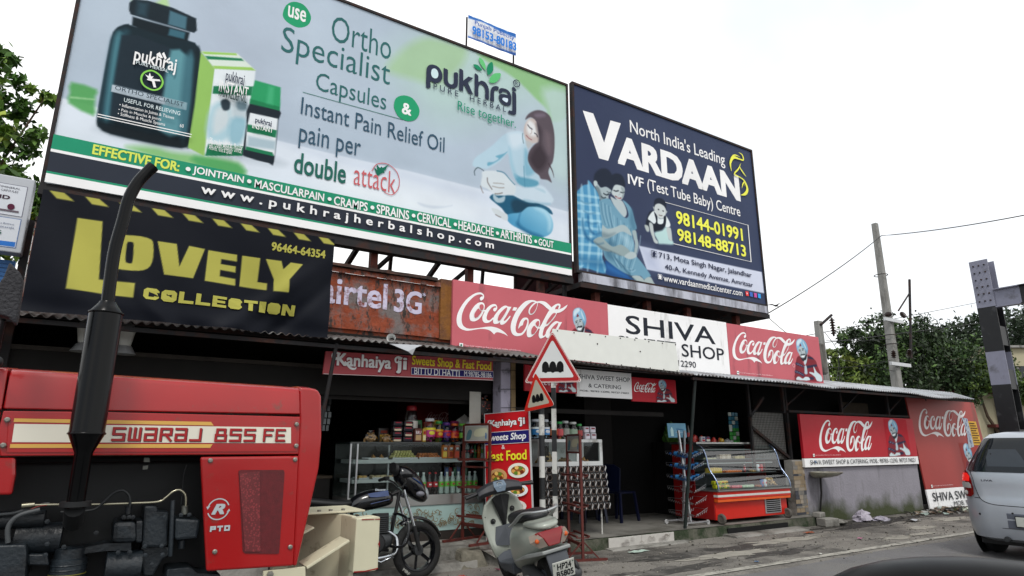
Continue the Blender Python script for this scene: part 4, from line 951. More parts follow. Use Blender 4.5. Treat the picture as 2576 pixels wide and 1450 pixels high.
whitev=mat('white_vinyl',lin('e2e6f0',K),0.5,var=0.08,scale=1.2,spec=0.2,bump=0.25,bscale=3.0,dirt='9a9a94',dirt_amt=0.1,dirt_scale=2,streak=True)
s1=sign_root('faded red cola sign with large white script, hung right of the orange parapet',4.7,6.75,2.42)
panel(s1,3.45,2.41,5.965,3.30,6.75,0.05,red1)
S=Sheet(s1,6.75);F=S.F
cola(F,3.508,2.66,5.226,3.188,'E6ECF4',RED1)
veg(F,(3.546,2.457),0.95)
S.done()
loc_shift(paint_man(s1,5.22,2.45,5.80,3.17,RED1,6.748),s1 .location)
s2=sign_root('white sweet shop sign with tall thin black capitals between the two red cola signs',7.27,6.75,2.4)
panel(s2,5.968,2.405,8.563,3.285,6.752,0.05,whitev)
S=Sheet(s2,6.752);F=S.F
F.text('lettering','20242c','SHIVA',6.303,2.886,8.255,3.168,bold=0.05)
F.text('lettering','20242c','SWEET',(6.128,2.711)[0],2.63,(7.329,2.813)[0],2.845,bold=0.05)
F.text('lettering','20242c','SHOP',7.449,2.633,8.44,2.834,bold=0.04)
F.text('lettering','20242c','98783312290',(6.791,2.487)[0],(7.747,2.474)[1],(7.748,2.552)[0],(7.75,2.57)[1],bold=0.02)
S.done()
s3=sign_root('faded red cola sign with a turbaned man at the far end of the roof edge',9.87,6.75,2.4)
panel(s3,8.568,2.40,11.18,3.275,6.75,0.05,red1)
S=Sheet(s3,6.75);F=S.F
a=(8.635,2.587);b=(10.443,3.3)
cola(F,(8.656,2.767)[0],(9.815,2.656)[1],(10.415,3.128)[0],(9.026,3.167)[1],'E6ECF4',RED1)
F.ring('printed_mark','D9B0B4',(10.289,2.68),0.03,0.03,0.008,12)
veg(F,(8.708,2.432),1.0)
S.done()
loc_shift(paint_man(s3,MAN_BOX[0],2.415,MAN_BOX[2],MAN_BOX[3],RED1,6.748),s3 .location)
# blank board on the awning
s4=sign_root('blank cream tin board standing on the awning in front of the roof signs',5.6,6.2,2.31)
cream=mat('cream_tin','dadcd6',0.4,var=0.04,dirt='a09c92',dirt_amt=0.05,dirt_scale=2,streak=True)
g=MB();g.prism([(4.50,2.34),(6.76,2.30),(6.715,2.70),(4.56,2.70)],6.19,6.202)
loc_shift(obj('panel',g,s4,cream),s4 .location)
for i in range(9):
 for z in (2.335,2.68):
  g=MB();g.sph((4.63+i*0.26,6.187,z-0.003*i*(z<2.5)),0.009,6,4);loc_shift(obj('rivet',g,s4,steel),s4 .location)
for p in ((5.27,2.57),(6.02,2.53)):
 g=MB();g.sph((p[0],6.187,p[1]),0.01,6,4);loc_shift(obj('rivet',g,s4,steel),s4 .location)
 # --- sign under the left awning
deco=dict(bold=0.13)
def swash(F,p,s,col,w=0.022):
 """curl on the capital"""
 F.ribbon('lettering',col,[(p[0]+a*s,p[1]+b*s)for a,b in ((0.30,0.02),(0.12,0.05),(0.0,-0.08),(0.02,-0.24),(0.10,-0.26),(0.13,-0.16))],[w,w*1.2,w*1.3,w,w*.9,w*1.3],4)
def kan_name(F,x0,z0,x1,z1,col='E2E6F4',ol=None):
 h=z1-z0;w=x1-x0
 for c,o,b in ((ol,0.004,0.34),(col,0,0.17))if ol else ((col,0,0.17),):
  e=h*(b-0.17)/2
  F.text('lettering',c,'Kanhaiya',x0+w*0.06-e,z0-e,x0+w*0.78+e,z1+e,bold=b)
  F.text('lettering',c,'ji',x0+w*0.85-e,z0-e,x0+w*1.0+e,z1+e,bold=b)
 F.ribbon('name_swash',col,[(x0+w*a,z0+h*b)for a,b in ((0.10,0.93),(0.03,0.98),(0.0,0.80),(0.015,0.6),(0.05,0.6),(0.055,0.72))],[h*k_ for k_ in (.1,.12,.12,.09,.09,.12)],4)
 F.ribbon('name_swash',col,[(x0+w*a,z0+h*b)for a,b in ((0.16,0.5),(0.22,0.2),(0.26,0.1),(0.30,0.12),(0.31,0.22))],[h*k_ for k_ in (.1,.13,.13,.1,.04)],4)
 F.ribbon('name_swash',col,[(x0+w*a,z0+h*b)for a,b in ((0.93,0.95),(0.87,1.0),(0.835,0.88),(0.84,0.7),(0.87,0.68),(0.885,0.8))],[h*k_ for k_ in (.1,.13,.13,.1,.1,.12)],4)
s5=sign_root('red sweets shop sign with white fancy letters under the left awning',2.9,6.6,2.03)
redk=mat('sign_red',lin('9a3a40',K),0.4,var=0.06,scale=1.5,spec=0.35)
g=MB();g.prism([(1.875,2.02),(3.945,2.065),(3.945,2.315),(1.89,2.26)],6.60,6.63)
loc_shift(obj('panel',g,s5,redk,bev=0.003),s5 .location)
S=Sheet(s5,6.6);F=S.F
kan_name(F,(1.962,2.061)[0],2.075,(2.811,2.1)[0],2.255,ol='7a2030')
F.text('lettering','D4C23A','Sweets Shop & Fast Food',2.87,2.152,3.914,2.285,bold=0.14)
F.poly('printed_band','C8CCE0',[(2.864,2.15),(3.944,2.171),(3.945,2.093),(2.868,2.07)])
F.poly('printed_band','23205c',[(2.869,2.145),(3.941,2.166),(3.941,2.097),(2.872,2.075)])
F.text('lettering','DFE2F2','BITTU DI HATTI',2.9,2.078,3.479,2.155,bold=0.06)
F.text('lettering','DFE2F2','M.98785-98186',3.54,2.093,3.915,2.153,bold=0.03)
F.poly('printed_line','D8C8C8',[(1.875,2.018),(3.945,2.063),(3.945,2.068),(1.875,2.023)])
S.done()
s6=sign_root('small red and white catering sign under the awning beside the speed bump signs',5.8,6.6,1.9)
red2=mat('bright_red_vinyl',lin('9c1a26',K),0.45,var=0.08,scale=1.5,spec=0.25,bump=0.25,bscale=3.0)
RED2='9c1a26'
panel(s6,4.41,1.96,5.238,2.29,6.60,0.03,red2)
panel(s6,5.240,1.925,6.225,2.285,6.60,0.03,whitev)
panel(s6,6.227,1.895,7.11,2.235,6.60,0.03,red2)
S=Sheet(s6,6.6);F=S.F
F.text('lettering','20242c','SHIVA SWEET SHOP',5.279,2.158,6.194,2.22,bold=0.02)
F.text('lettering','20242c','& CATERING',5.437,2.051,6.019,2.103,bold=0.02)
F.text('lettering','20242c','MOB.: 98783-12290, 98727-74021',5.288,1.988,6.158,2.014,bold=0.02)
cola(F,(6.26,2.079)[0],(6.379,2.026)[1],(6.7,2.099)[0],(6.523,2.169)[1],'EEF0F6',RED2)
cola(F,4.47,2.04,4.95,2.19,'D6B0B8',RED2)
S.done()
loc_shift(paint_man(s6,(6.688,1.951)[0],1.90,(7.073,1.965)[0],2.225,RED2,6.598,0.008),s6 .location)
loc_shift(paint_man(s6,4.93,1.965,5.23,2.285,RED2,6.598,0.008),s6 .location)
# --- cola sign on the grey wall, and the tall leaning one
s7=sign_root('wide bright red cola sign with shop name strip mounted above the grey wall',12.2,6.76,0.93)
panel(s7,10.31,1.075,14.2,1.83,6.74,0.05,red2)
panel(s7,10.31,0.925,14.2,1.072,6.74,0.05,whitev,'name_strip')
S=Sheet(s7,6.74);F=S.F
cola(F,(10.798,1.586)[0],1.17,(12.633,1.61)[0],1.75,'EAF0F8',RED2)
F.text('lettering','1c2028','SHIVA SWEET SHOP & CATERING, MOB.: 98783-12290, 98727-74021',(10.449,1.153)[0],0.955,(14.048,1.128)[0],1.045)
veg(F,(10.55,1.10),0.9)
S.done()
loc_shift(paint_man(s7,(13.065,1.616)[0],1.078,(13.92,1.627)[0],1.80,RED2,6.738,0.016),s7 .location)
s8=sign_root('tall faded red cola hoarding panel leaning at the end of the shed',15.9,6.72,0.02)
TM=rotx(R(-5))
RED3='8c3430'
red3=mat('weathered_red_vinyl',lin('8c3430',K),0.5,var=0.12,scale=1.0,spec=0.25,dirt='6a3a30',dirt_amt=0.25,dirt_scale=1.2,streak=True)
# local coordinates: x along the wall, z up the leaning face, origin at its foot
def lean(o):o.location=(0,0,0);o.rotation_euler=(R(-4),0,0);return o
g=MB();g.box(-1.55,0,0.40,1.62,0.03,2.27);lean(obj('panel',g,s8,red3,bev=0.004))
g=MB();g.box(-1.55,0,0.0,1.62,0.03,0.397);lean(obj('name_strip',g,s8,whitev,bev=0.004))
F=Flat(K)
cola(F,-1.28,1.45,1.05,2.06,'c9c4c4',RED3)
F.text('lettering','2a2c30','SHIVA SWEET SHOP',-1.38,0.16,1.5,0.33,bold=0.03)
F.text('lettering','2a2c30','MOB. 98783-12290',-0.55,0.04,1.1,0.13,bold=0.03)
veg(F,(-1.35,0.43),1.0)
for o in F.done(s8):lean(o)
o=paint_man(s8,0.35,0.42,1.25,1.32,RED3,-0.002,0.02);lean(o)
g=MB();g.mat(mat('yellow_notice','c99a2a',0.7)).box(1.05,-0.01,1.28,1.45,-0.004,1.82)
lean(obj('notice',g,s8))
g=MB();g.mat(mat('pasted_paper','aeb6c0',0.8,dirt='4a5a80',dirt_amt=0.5,dirt_scale=9)).prism([(0.75,1.2),(1.04,1.25),(1.05,1.88),(0.78,1.9),(0.86,1.55)],-0.01,-0.004)
lean(obj('notice',g,s8))
F=Flat(K);F.n=20
for i in range(9):F.rect('notice_lettering','4a3210',1.08,1.32+i*0.055,1.42-0.04*(i%3),1.345+i*0.055)
for o in F.done(s8):lean(o)
# --- ground, road, plinths
def struct(name,mb,m=None,**k):
 o=obj(name,mb,None,m,**k);o['kind']='structure';return o
def ground_mat():
 m=mat('dusty_concrete','807c75',0.9,var=0.25,scale=1.6,bump=0.7,bscale=35,dirt='4c4945',dirt_amt=0.5,dirt_scale=0.9)
 n,l=m.node_tree.nodes,m.node_tree.links
 b=n['Principled BSDF'];src=b.inputs['Base Color'].links[0].from_socket
 tc=[x for x in n if x.type=='TEX_COORD'][0]
 v=n.new('ShaderNodeTexNoise');v.inputs['Scale'].default_value=55;v.inputs['Detail'].default_value=3
 l.new(tc.outputs['Object'],v.inputs['Vector'])
 r=n.new('ShaderNodeMapRange');r.inputs[1].default_value=0.35;r.inputs[2].default_value=0.7;r.inputs[3].default_value=0.75;r.inputs[4].default_value=1.15
 l.new(v.outputs['Fac'],r.inputs[0])
 mx=n.new('ShaderNodeMix');mx.data_type='RGBA';mx.blend_type='MULTIPLY';mx.inputs[0].default_value=1
 l.new(src,mx.inputs[6]);l.new(r.outputs[0],mx.inputs[7]);l.new(mx.outputs[2],b.inputs['Base Color'])
 return m
gm=ground_mat()
def sheet(name,x0,y0,x1,y1,z,m,nx=1,ny=1):
 g=MB()
 for i in range(nx):
  for j in range(ny):
   a,b_=x0+(x1-x0)*i/nx,x0+(x1-x0)*(i+1)/nx
   c,d=y0+(y1-y0)*j/ny,y0+(y1-y0)*(j+1)/ny
   g.add([(a,c,z),(b_,c,z),(b_,d,z),(a,d,z)],[(0,1,2,3)])
 return struct(name,g,m)
sheet('ground',-600,-600,900,900,0,gm,4,4)
asph=mat('road_asphalt','6b6a6a',0.85,var=0.22,scale=2.2,bump=0.6,bscale=90,dirt='6e6c68',dirt_amt=0.4,dirt_scale=1.3)
g=MB();e=[]
for i in range(121):
 x=-60+i*2 if i<30 else (i-30)*0.25 if i<110 else 20+(i-110)*40
 e.append((x,4.62+0.03*math.sin(x*1.7)+random.uniform(-0.015,0.015)))
vs=[(x,-40,0.004)for x,y in e]+[(x,y,0.004)for x,y in e]
n=len(e);g.add(vs,[(i,i+1,n+i+1,n+i)for i in range(n-1)])
struct('road',g,asph)
# painted edge line, worn along both sides
g=MB();vs=[];n=0
for i in range(340):
 x=-3+i*0.1
 w=0.055+random.uniform(-0.006,0.004)
 vs+=[(x,4.81-w,0.008),(x,4.81+w,0.008)];n+=1
g.add(vs,[(2*i,2*i+2,2*i+3,2*i+1)for i in range(n-1)])
g.box(31,4.76,0.006,400,4.86,0.008)
struct('road_marking',g,mat('worn_road_paint','a7a49a',0.8,var=0.2,scale=6,dirt='6d6a64',dirt_amt=0.5,dirt_scale=9))
def blob(name,cx,cy,rx,ry,z,m,seed,n=26,rough=0.35):
 rn=random.Random(seed);g=MB();pts=[]
 for i in range(n):
  a=2*math.pi*i/n;q=1+rn.uniform(-rough,rough)
  pts.append((cx+rx*q*math.cos(a),cy+ry*q*math.sin(a)))
 pts=spline(pts,3)
 tri=tessellate_polygon([[Vector((p[0],p[1],0))for p in pts]])
 g.add([(p[0],p[1],z)for p in pts],[tuple(t)for t in tri])
 return struct(name,g,m)
wet=mat('damp_ground','3e3c39',0.7,var=0.35,scale=3,bump=0.5,bscale=40,dirt='6a6762',dirt_amt=0.45,dirt_scale=2.2)
blob('ground_stain',6.9,5.75,1.35,0.22,0.004,wet,3)
blob('ground_stain',7.4,5.25,0.8,0.12,0.004,wet,5)
blob('ground_stain',5.2,5.2,1.0,0.14,0.004,wet,9)
blob('ground_stain',11.6,6.35,1.6,0.28,0.004,mat('wet_mud','2a2824',0.6,var=0.3,scale=4,bump=0.6,bscale=25,dirt='55524a',dirt_amt=0.4,dirt_scale=3),11)
blob('ground_stain',15.2,6.2,2.2,0.3,0.004,wet,15)
rn=random.Random(21)
crk=mat('crack_shadow','2c2a27',0.95)
for k,(x,y,dx,dy)in enumerate(((4.9,5.9,1.6,-.5),(6.2,6.3,1.9,-.35),(8.6,6.0,2.2,.2),(9.3,5.3,1.4,-.3),(11,5.9,2.4,.3),(12.2,5.6,1.8,-.3),(7.2,5.2,1.2,.25),(3.2,5.7,1.5,.1),(10.9,6.25,1.6,-.15))):
 F=Flat(1);n=12;pts=[(x+dx*i/n+rn.uniform(-.05,.05),y+dy*i/n+rn.uniform(-.045,.045))for i in range(n)]
 F.ribbon('ground_crack','1c1a18',pts,[0]+[rn.uniform(.006,.02)for _ in range(n-2)]+[0],3)
 for g in F.groups.values():g.v=[(p[0],p[2],0.0055)for p in g.v];struct('ground_crack',g,crk)
for k in range(7):
 x=(4.3,6.6,8.3,9.9,11.4,13.2,10.6)[k];blob('ground_patch',x,5.15+.35*(k%3),rn.uniform(.3,.8),rn.uniform(.06,.16),0.0045,mat('pale_dust','98948a',0.95,var=.3,scale=5,bump=.5),60+k)
cgm=mat('plinth_concrete','8c8a84',0.8,var=0.2,scale=2.5,bump=0.5,bscale=30,dirt='4e4c46',dirt_amt=0.45,dirt_scale=1.6)
moss=mat('mossy_concrete','5c5b50',0.9,var=0.25,scale=5,bump=0.6,bscale=30,dirt='23301a',dirt_amt=0.7,dirt_scale=3.5)
def rough_box(g,x0,y0,z0,x1,y1,z1,n=24,j=0.012,seed=1):
 """slab with a chipped, uneven front edge"""
 rn=random.Random(seed)
 top=[];bot=[]
 for i in range(n+1):
  x=x0+(x1-x0)*i/n
  top.append((x,y0+rn.uniform(0,j),z1-rn.uniform(0,j*0.4)));bot.append((x,y0-rn.uniform(0,j*0.6),z0))
 b=len(g.v)
 vs=bot+top+[(p[0],y1,z1)for p in top]+[(p[0],y1,z0)for p in top]
 m=n+1
 fs=[]
 for i in range(n):
  fs+=[(i,i+1,m+i+1,m+i),(m+i,m+i+1,2*m+i+1,2*m+i)]
 fs+=[(0,m,2*m,3*m),(n,m+n,2*m+n,3*m+n)]
 g.add(vs,fs)
g=MB();rough_box(g,-4.5,6.62,0,3.78,11.5,0.20,40,0.015,2)
struct('plinth',g,cgm)
g=MB();rough_box(g,-4.5,6.42,0,3.66,6.62,0.078,40,0.02,4)
struct('step',g,cgm)
# broken end and the cement ramp beside it
g=MB();g.add([(3.45,6.40,0),(3.82,6.44,0),(3.86,6.7,0),(3.50,6.7,0),(3.50,6.47,.17),(3.76,6.5,.14),(3.84,6.7,.19),(3.5,6.7,.195)],[(0,1,5,4),(1,2,6,5),(4,5,6,7),(0,4,7,3)])
struct('broken_step',g,mat('broken_cement','6e6a5e',0.95,var=0.4,scale=14,bump=1.0,bscale=22),bev=0.03)
g=MB();g.add([(3.95,6.1,0.002),(4.62,6.14,0.002),(4.5,7.0,.195),(3.78,7.0,.205),(3.78,6.95,0),(4.5,6.95,0),(3.82,6.5,.13)],[(0,1,2,3,6),(1,5,2),(0,6,3,4)])
struct('ramp',g,cgm)
g=MB();g.box(3.781,6.9,0,4.6,11.5,0.202);struct('plinth',g,cgm)
g=MB();rough_box(g,4.6,6.60,0,10.28,11.5,0.14,50,0.02,6)
struct('plinth',g,moss)
g=MB();g.add([(4.6,6.625,.144),(10.28,6.625,.144),(10.28,11.5,.144),(4.6,11.5,.144)],[(0,1,2,3)])
struct('shop_floor',g,mat('trodden_floor','7c7a74',0.75,var=0.25,scale=2.0,bump=0.3,bscale=25,dirt='55534c',dirt_amt=0.5,dirt_scale=1.2))
# tiles on the plinth front and the thin slab before them
pt=thing('step_tiles',(6.3,6.58,0),'two white floral wall tiles facing the plinth below the sweet shop doorway','tiles')
for i,(a,b)in enumerate(((5.68,6.25),(6.254,6.86))):
 g=MB();g.box(a,6.572,0.012,b,6.588,0.135);o=loc_shift(obj('tile',g,pt,mat('white_glazed_tile','b9b6b0',0.3,var=0.1,scale=20),bev=0.003),pt.location)
F=Flat(K)
rn=random.Random(4)
for c in range(16):
 x=5.75+rn.random()*1.05;z=0.04+rn.random()*0.07
 if rn.random()<.6:
  for k in range(3):F.ring('tile_pattern','85807c',(x,z),0.012*(k+1),0.008*(k+1),0.003,12)
 else :
  F.ribbon('tile_pattern','857f78',[(x-.06,z-.02),(x-.02,z+.02),(x+.03,z),(x+.07,z+.03)],[0,.008,.006,0])
for o in F.done(pt):o.location=(-6.3,6.571-6.58,0)
g=MB();rough_box(g,5.62,6.44,0,7.1,6.57,0.022,14,0.03,8);struct('paving_slab',g,cgm)
g=MB();g.box(8.0,6.585,0.01,9.45,6.61,0.10);struct('dark_recess_strip',g,mat('black_void','050505',0.95))  # black strip standing in for the dark inside a plinth recess
g=MB();rough_box(g,7.9,6.35,0,9.7,6.6,0.03,16,0.05,9);struct('paving_slab',g,cgm)
# --- left building: parapet, roof slab, dark rooms
shadewall=mat('shade_dark_wall','14110f',0.9,var=0.4,scale=3,bump=0.4,bscale=12)  # shade of the dark shops is put into this wall colour
dark=mat('dark_room','060505',0.95,var=0.3,scale=3)  # the unlit rooms' darkness is carried by this colour
lbld=thing('shop_building',(1.0,9,0.20),'old single storey shop building with the peeling orange parapet and dark open rooms','building')
L=lbld.location
def lpart(name,mb,m,**k):return loc_shift(obj(name,mb,lbld,m,**k),L)
orange=mat('peeling_orange_plaster','8c4228',0.9,var=0.4,scale=5,bump=0.9,bscale=18,dirt='6c6462',dirt_amt=0.5,dirt_scale=3.4)
n_,l_=orange.node_tree.nodes,orange.node_tree.links
b_=n_['Principled BSDF'];src=b_.inputs['Base Color'].links[0].from_socket
tc_=[x for x in n_ if x.type=='TEX_COORD'][0]
mp_=n_.new('ShaderNodeMapping');mp_.inputs['Scale'].default_value=(3.2,1,1.2)
nn=n_.new('ShaderNodeTexNoise');nn.inputs['Scale'].default_value=4;nn.inputs['Detail'].default_value=10;nn.inputs['Roughness'].default_value=0.75
l_.new(tc_.outputs['Object'],mp_.inputs[0]);l_.new(mp_.outputs[0],nn.inputs[0])
rr=n_.new('ShaderNodeMapRange');rr.inputs[1].default_value=0.53;rr.inputs[2].default_value=0.60
l_.new(nn.outputs['Fac'],rr.inputs[0])
mm=n_.new('ShaderNodeMix');mm.data_type='RGBA';l_.new(rr.outputs[0],mm.inputs[0]);l_.new(src,mm.inputs[6]);mm.inputs[7].default_value=(0.035,0.028,0.024,1)
l_.new(mm.outputs[2],b_.inputs['Base Color'])
g=MB();g.box(-3.5,6.80,2.47,4.42,7.0,2.508);lpart('lintel',g,shadewall)
g=MB();g.box(-.74,6.83,2.51,3.47,7.0,3.2);lpart('parapet_wall',g,orange)
for a,z0,z1,y in ((0,2.555,2.74,6.80),(0,3.19,3.25,6.79)):
 g=MB();rough_box(g,-.74,y,z0,3.30,6.83,z1,40,0.012,int(z0*10));lpart('parapet_ledge',g,orange)
g=MB();rough_box(g,-.74,6.76,3.252,3.25,7.02,3.30,50,0.03,3);lpart('coping',g,mat('stained_coping','4a3026',0.95,var=0.5,scale=7,bump=0.9,bscale=20,dirt='191614',dirt_amt=0.7,dirt_scale=4))
ylw=mat('mustard_plaster','8a5a24',0.9,var=0.3,scale=6,bump=0.7,bscale=18,dirt='5a3a2a',dirt_amt=0.6,dirt_scale=3)
g=MB();rough_box(g,3.302,6.785,2.54,3.448,6.98,3.30,5,0.01,3);lpart('parapet_pier',g,ylw)
F=Flat(1.0)
pw=mat('peeling_white_paint','c9c3da',0.85,var=0.15,scale=8,dirt='74392a',dirt_amt=0.36,dirt_scale=9)
F.text('painted_lettering','ffffff','airtel',(1.852,2.863)[0],2.83,2.63,3.14,bold=0.13)
F.text('painted_lettering','ffffff','3G',2.715,2.82,3.07,3.10,bold=0.15)
F.text('painted_lettering','ffffff','*',3.075,3.05,3.12,3.10,bold=0.05)
for o in F.done(lbld,tr(0,6.828,0),pw):loc_shift(o,L)
g=MB();g.box(-3.5,7.001,2.50,4.425,11.6,2.553);lpart('roof_slab',g,mat('mouldy_slab','24241f',0.95,var=0.4,scale=4,bump=0.5,bscale=20,dirt='1c201a',dirt_amt=0.6,dirt_scale=2))
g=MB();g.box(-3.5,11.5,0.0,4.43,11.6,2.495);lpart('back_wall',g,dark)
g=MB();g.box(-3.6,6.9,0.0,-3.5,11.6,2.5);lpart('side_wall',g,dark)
g=MB();g.box(4.20,7.0,0.2,4.42,11.5,2.5);lpart('side_wall',g,shadewall)
g=MB();g.box(-3.5,7.4,0.22,1.55,7.5,2.02);lpart('front_wall',g,shadewall)
for z in (1.35,1.52,1.69,1.86):
 g=MB();g.box(-3.4,7.37,z,1.5,7.398,z+0.15);lpart('wall_board',g,mat('dark_boards','1a1614',0.85,var=0.5,scale=6,bump=0.3),bev=0.004)
 # lintels above the openings, boards between
wood=mat('grey_old_wood','302b26',0.85,var=0.35,scale=12,bump=0.4,bscale=30)
g=MB();g.box(-3.4,6.95,2.12,2.35,7.05,2.16);lpart('lintel',g,wood)
g=MB();g.box(-3.4,7.06,1.80,4.15,7.12,1.84);lpart('lintel',g,mat('dark_beam','1a1715',0.85,var=0.4,scale=8))
g=MB();g.box(-3.4,6.98,1.842,4.15,7.05,2.118);lpart('lintel_board',g,mat('near_black_board','161412',0.9,var=0.4,scale=5))  # board in mottled near-black brown
for x in (-1.25,1.52):
 g=MB();g.box(x,7.1,0.22,x+0.09,7.19,1.8);lpart('door_post',g,mat('dark_beam','1a1715',0.85))
 # white pillar and its plank between the two shops
pil=thing('pillar',(4.25,6.85,0.20),'lilac white concrete pillar between the two shops with black poster scraps','pillar')
g=MB();g.box(4.17,6.78,0.22,4.315,6.98,2.499)
loc_shift(obj('shaft',g,pil,mat('lilac_limewash','b7b2c4',0.85,var=0.12,scale=5,bump=0.4,dirt='55525a',dirt_amt=0.3,dirt_scale=4),bev=0.008),pil.location)
g=MB();g.box(4.318,6.77,0.22,4.385,6.84,2.45)
loc_shift(obj('plank',g,pil,mat('raw_plank','8f7a58',0.8,var=0.3,scale=14,bump=0.4),bev=0.004),pil.location)
for z in (2.22,1.98,1.75):
 g=MB();g.bar((4.165,6.776,z),(4.39,6.764,z+0.01),0.006);loc_shift(obj('wire_tie',g,pil,steel),pil.location)
posters=[('101012',4.02,1.95,4.155,2.3),('15100e',4.0,1.62,4.15,1.93),('9b9a92',3.83,1.45,3.99,1.95)]
for i,(c,x0,z0,x1,z1)in enumerate(posters):
 g=MB();g.colr(c).box(x0,6.99-0.01*i,z0,x1,6.994-0.01*i,z1)
 rn=random.Random(i)
 if i<2:
  for k in range(26):
   a=x0+rn.random()*(x1-x0-.02);b=z0+rn.random()*(z1-z0-.02)
   g.colr(rn.choice(['8a3a20','a06a2a','777777','5a2020','303030'])).box(a,6.987-0.01*i,b,a+rn.uniform(.008,.03),6.99-0.01*i,b+rn.uniform(.006,.02))
 loc_shift(obj('poster',g,pil,M_goods()),pil.location)
 # --- sweet shop shed, right
rbld=thing('shop_shed',(8,9,0.14),'low shed of the sweet shop with dark open interior and tin roof','building')
L2=rbld.location
def rpart(name,mb,m,**k):return loc_shift(obj(name,mb,rbld,m,**k),L2)
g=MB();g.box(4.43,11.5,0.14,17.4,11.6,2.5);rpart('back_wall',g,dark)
g=MB();g.box(4.43,6.95,2.5,11.3,11.6,2.6);rpart('roof_slab',g,shadewall)
g=MB();g.box(4.43,6.9,2.605,11.18,7.0,3.22);rpart('parapet_wall',g,shadewall)
g=MB();g.box(11.182,6.80,2.42,11.26,7.0,3.24);rpart('parapet_end',g,mat('mildewed_plaster','6c6862',0.95,var=0.4,scale=4,bump=0.7,dirt='1d1c1a',dirt_amt=0.6,dirt_scale=3,streak=True))
g=MB();g.box(11.26,6.85,2.6,11.55,9.0,3.2);rpart('side_parapet',g,mat('mildewed_plaster','6c6862'),bev=0.04)
g=MB();g.box(4.43,7.6,0.14,4.9,7.7,2.495);rpart('inner_wall',g,mat('brown_boards','15110f',0.8,var=0.5,scale=5))
g=MB();g.box(6.9,8.5,0.14,7.5,8.6,2.495);rpart('inner_wall',g,mat('brown_boards','15110f',0.8,var=0.5,scale=5))
g=MB();g.box(4.43,6.97,1.72,7.2,7.03,1.78);rpart('shutter_rail',g,mat('dark_beam','1a1715'))
g=MB();g.box(5.0,7.0,0.14,5.06,7.06,1.72);rpart('door_post',g,mat('dark_beam','1a1715'))
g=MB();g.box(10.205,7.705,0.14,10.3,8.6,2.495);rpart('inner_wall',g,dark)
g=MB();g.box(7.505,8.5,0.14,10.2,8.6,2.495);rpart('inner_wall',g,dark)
# trusses and rails under the roof on the right
for x in (10.1,11.9,13.6,15.2):
 g=MB();g.bar((x,6.9,1.85),(x,6.9,2.35),0.05);rpart('roof_post',g,steel)
 g=MB();g.bar((x,6.95,1.9),(x+0.8,6.95,2.32),0.03);rpart('brace',g,steel)
g=MB();g.box(10.2,6.86,1.86,17.3,6.92,1.90);rpart('rail',g,steel)
g=MB();g.box(12.6,7.3,1.3,13.6,7.33,2.15);rpart('inner_board',g,mat('brown_ply','3a3022',0.8,var=0.3))
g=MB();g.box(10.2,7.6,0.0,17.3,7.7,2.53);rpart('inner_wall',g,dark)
# corrugated roofs: real waves
tin=mat('grey_tin','a9acb0',0.5,0.15,var=0.25,scale=3,dirt='4a3a32',dirt_amt=0.35,dirt_scale=2)
def corrug(name,label,x0,x1,front,back,pitch=0.078,amp=0.013,seed=0,under=None,wob=0.01,m=None,dz=0.0,skew=0.0):
 rn=random.Random(seed);r=thing(name,((x0+x1)/2,front[0],front[1]),label,'awning')
 n=int((x1-x0)/pitch*6);rows=5;vs=[]
 ph=[rn.uniform(0,6)for _ in range(3)]
 for j in range(rows):
  t=j/(rows-1)
  for i in range(n+1):
   x=x0+(x1-x0)*i/n
   w=wob*(math.sin(x*1.3+ph[0])+0.5*math.sin(x*3.1+ph[1]))*(1-t)
   y=front[0]+(back[0]-front[0])*t+(0.012*math.sin(x*2+ph[2])if j==0 else 0)
   xs=x+skew*t*(x-x0)/(x1-x0)
   z=front[1]+(back[1]-front[1])*t+dz*(x-x0)/(x1-x0)+w+amp*math.sin(x/pitch*2*math.pi)
   vs.append((xs,y,z))
 g=MB();m_=n+1
 g.add(vs,[(j*m_+i,j*m_+i+1,(j+1)*m_+i+1,(j+1)*m_+i)for j in range(rows-1)for i in range(n)])
 o=loc_shift(obj('tin_sheet',g,r,m or tin,smooth=60),r.location)
 q=o.modifiers.new('t','SOLIDIFY');q.thickness=0.003
 g=MB();g.box(x0,front[0]+0.06,front[1]-0.055,x1,front[0]+0.10,front[1]-0.018+min(dz,0));g.box(x0,back[0]-0.08,back[1]-0.06,x1,back[0]-0.04,back[1]-0.02+min(dz,0))
 loc_shift(obj('batten',g,r,steel),r.location)
 return r
darktin=mat('rusty_tin','6c6a68',0.6,0.2,var=0.3,scale=4,dirt='3a2a24',dirt_amt=0.5,dirt_scale=3)
aw1=corrug('tin_awning','old rusty corrugated awning running over the left sweets shop sign',-3.3,4.43,(6.2,2.305),(6.79,2.44),seed=2,m=darktin,dz=0.04)
aw2=corrug('tin_awning','corrugated awning under the blank cream board',4.45,7.08,(6.2,2.315),(6.74,2.385),seed=4,m=darktin,dz=-0.03)
aw3=corrug('tin_awning','grey corrugated awning over the red glass sweet counter',7.06,10.45,(6.16,2.265),(6.74,2.405),seed=5,wob=0.012)
aw4=corrug('tin_roof','grey corrugated roof over the grey wall at the far end of the shed',10.42,15.85,(6.2,2.26),(8.3,2.72),seed=6,wob=0.022,skew=4.0)
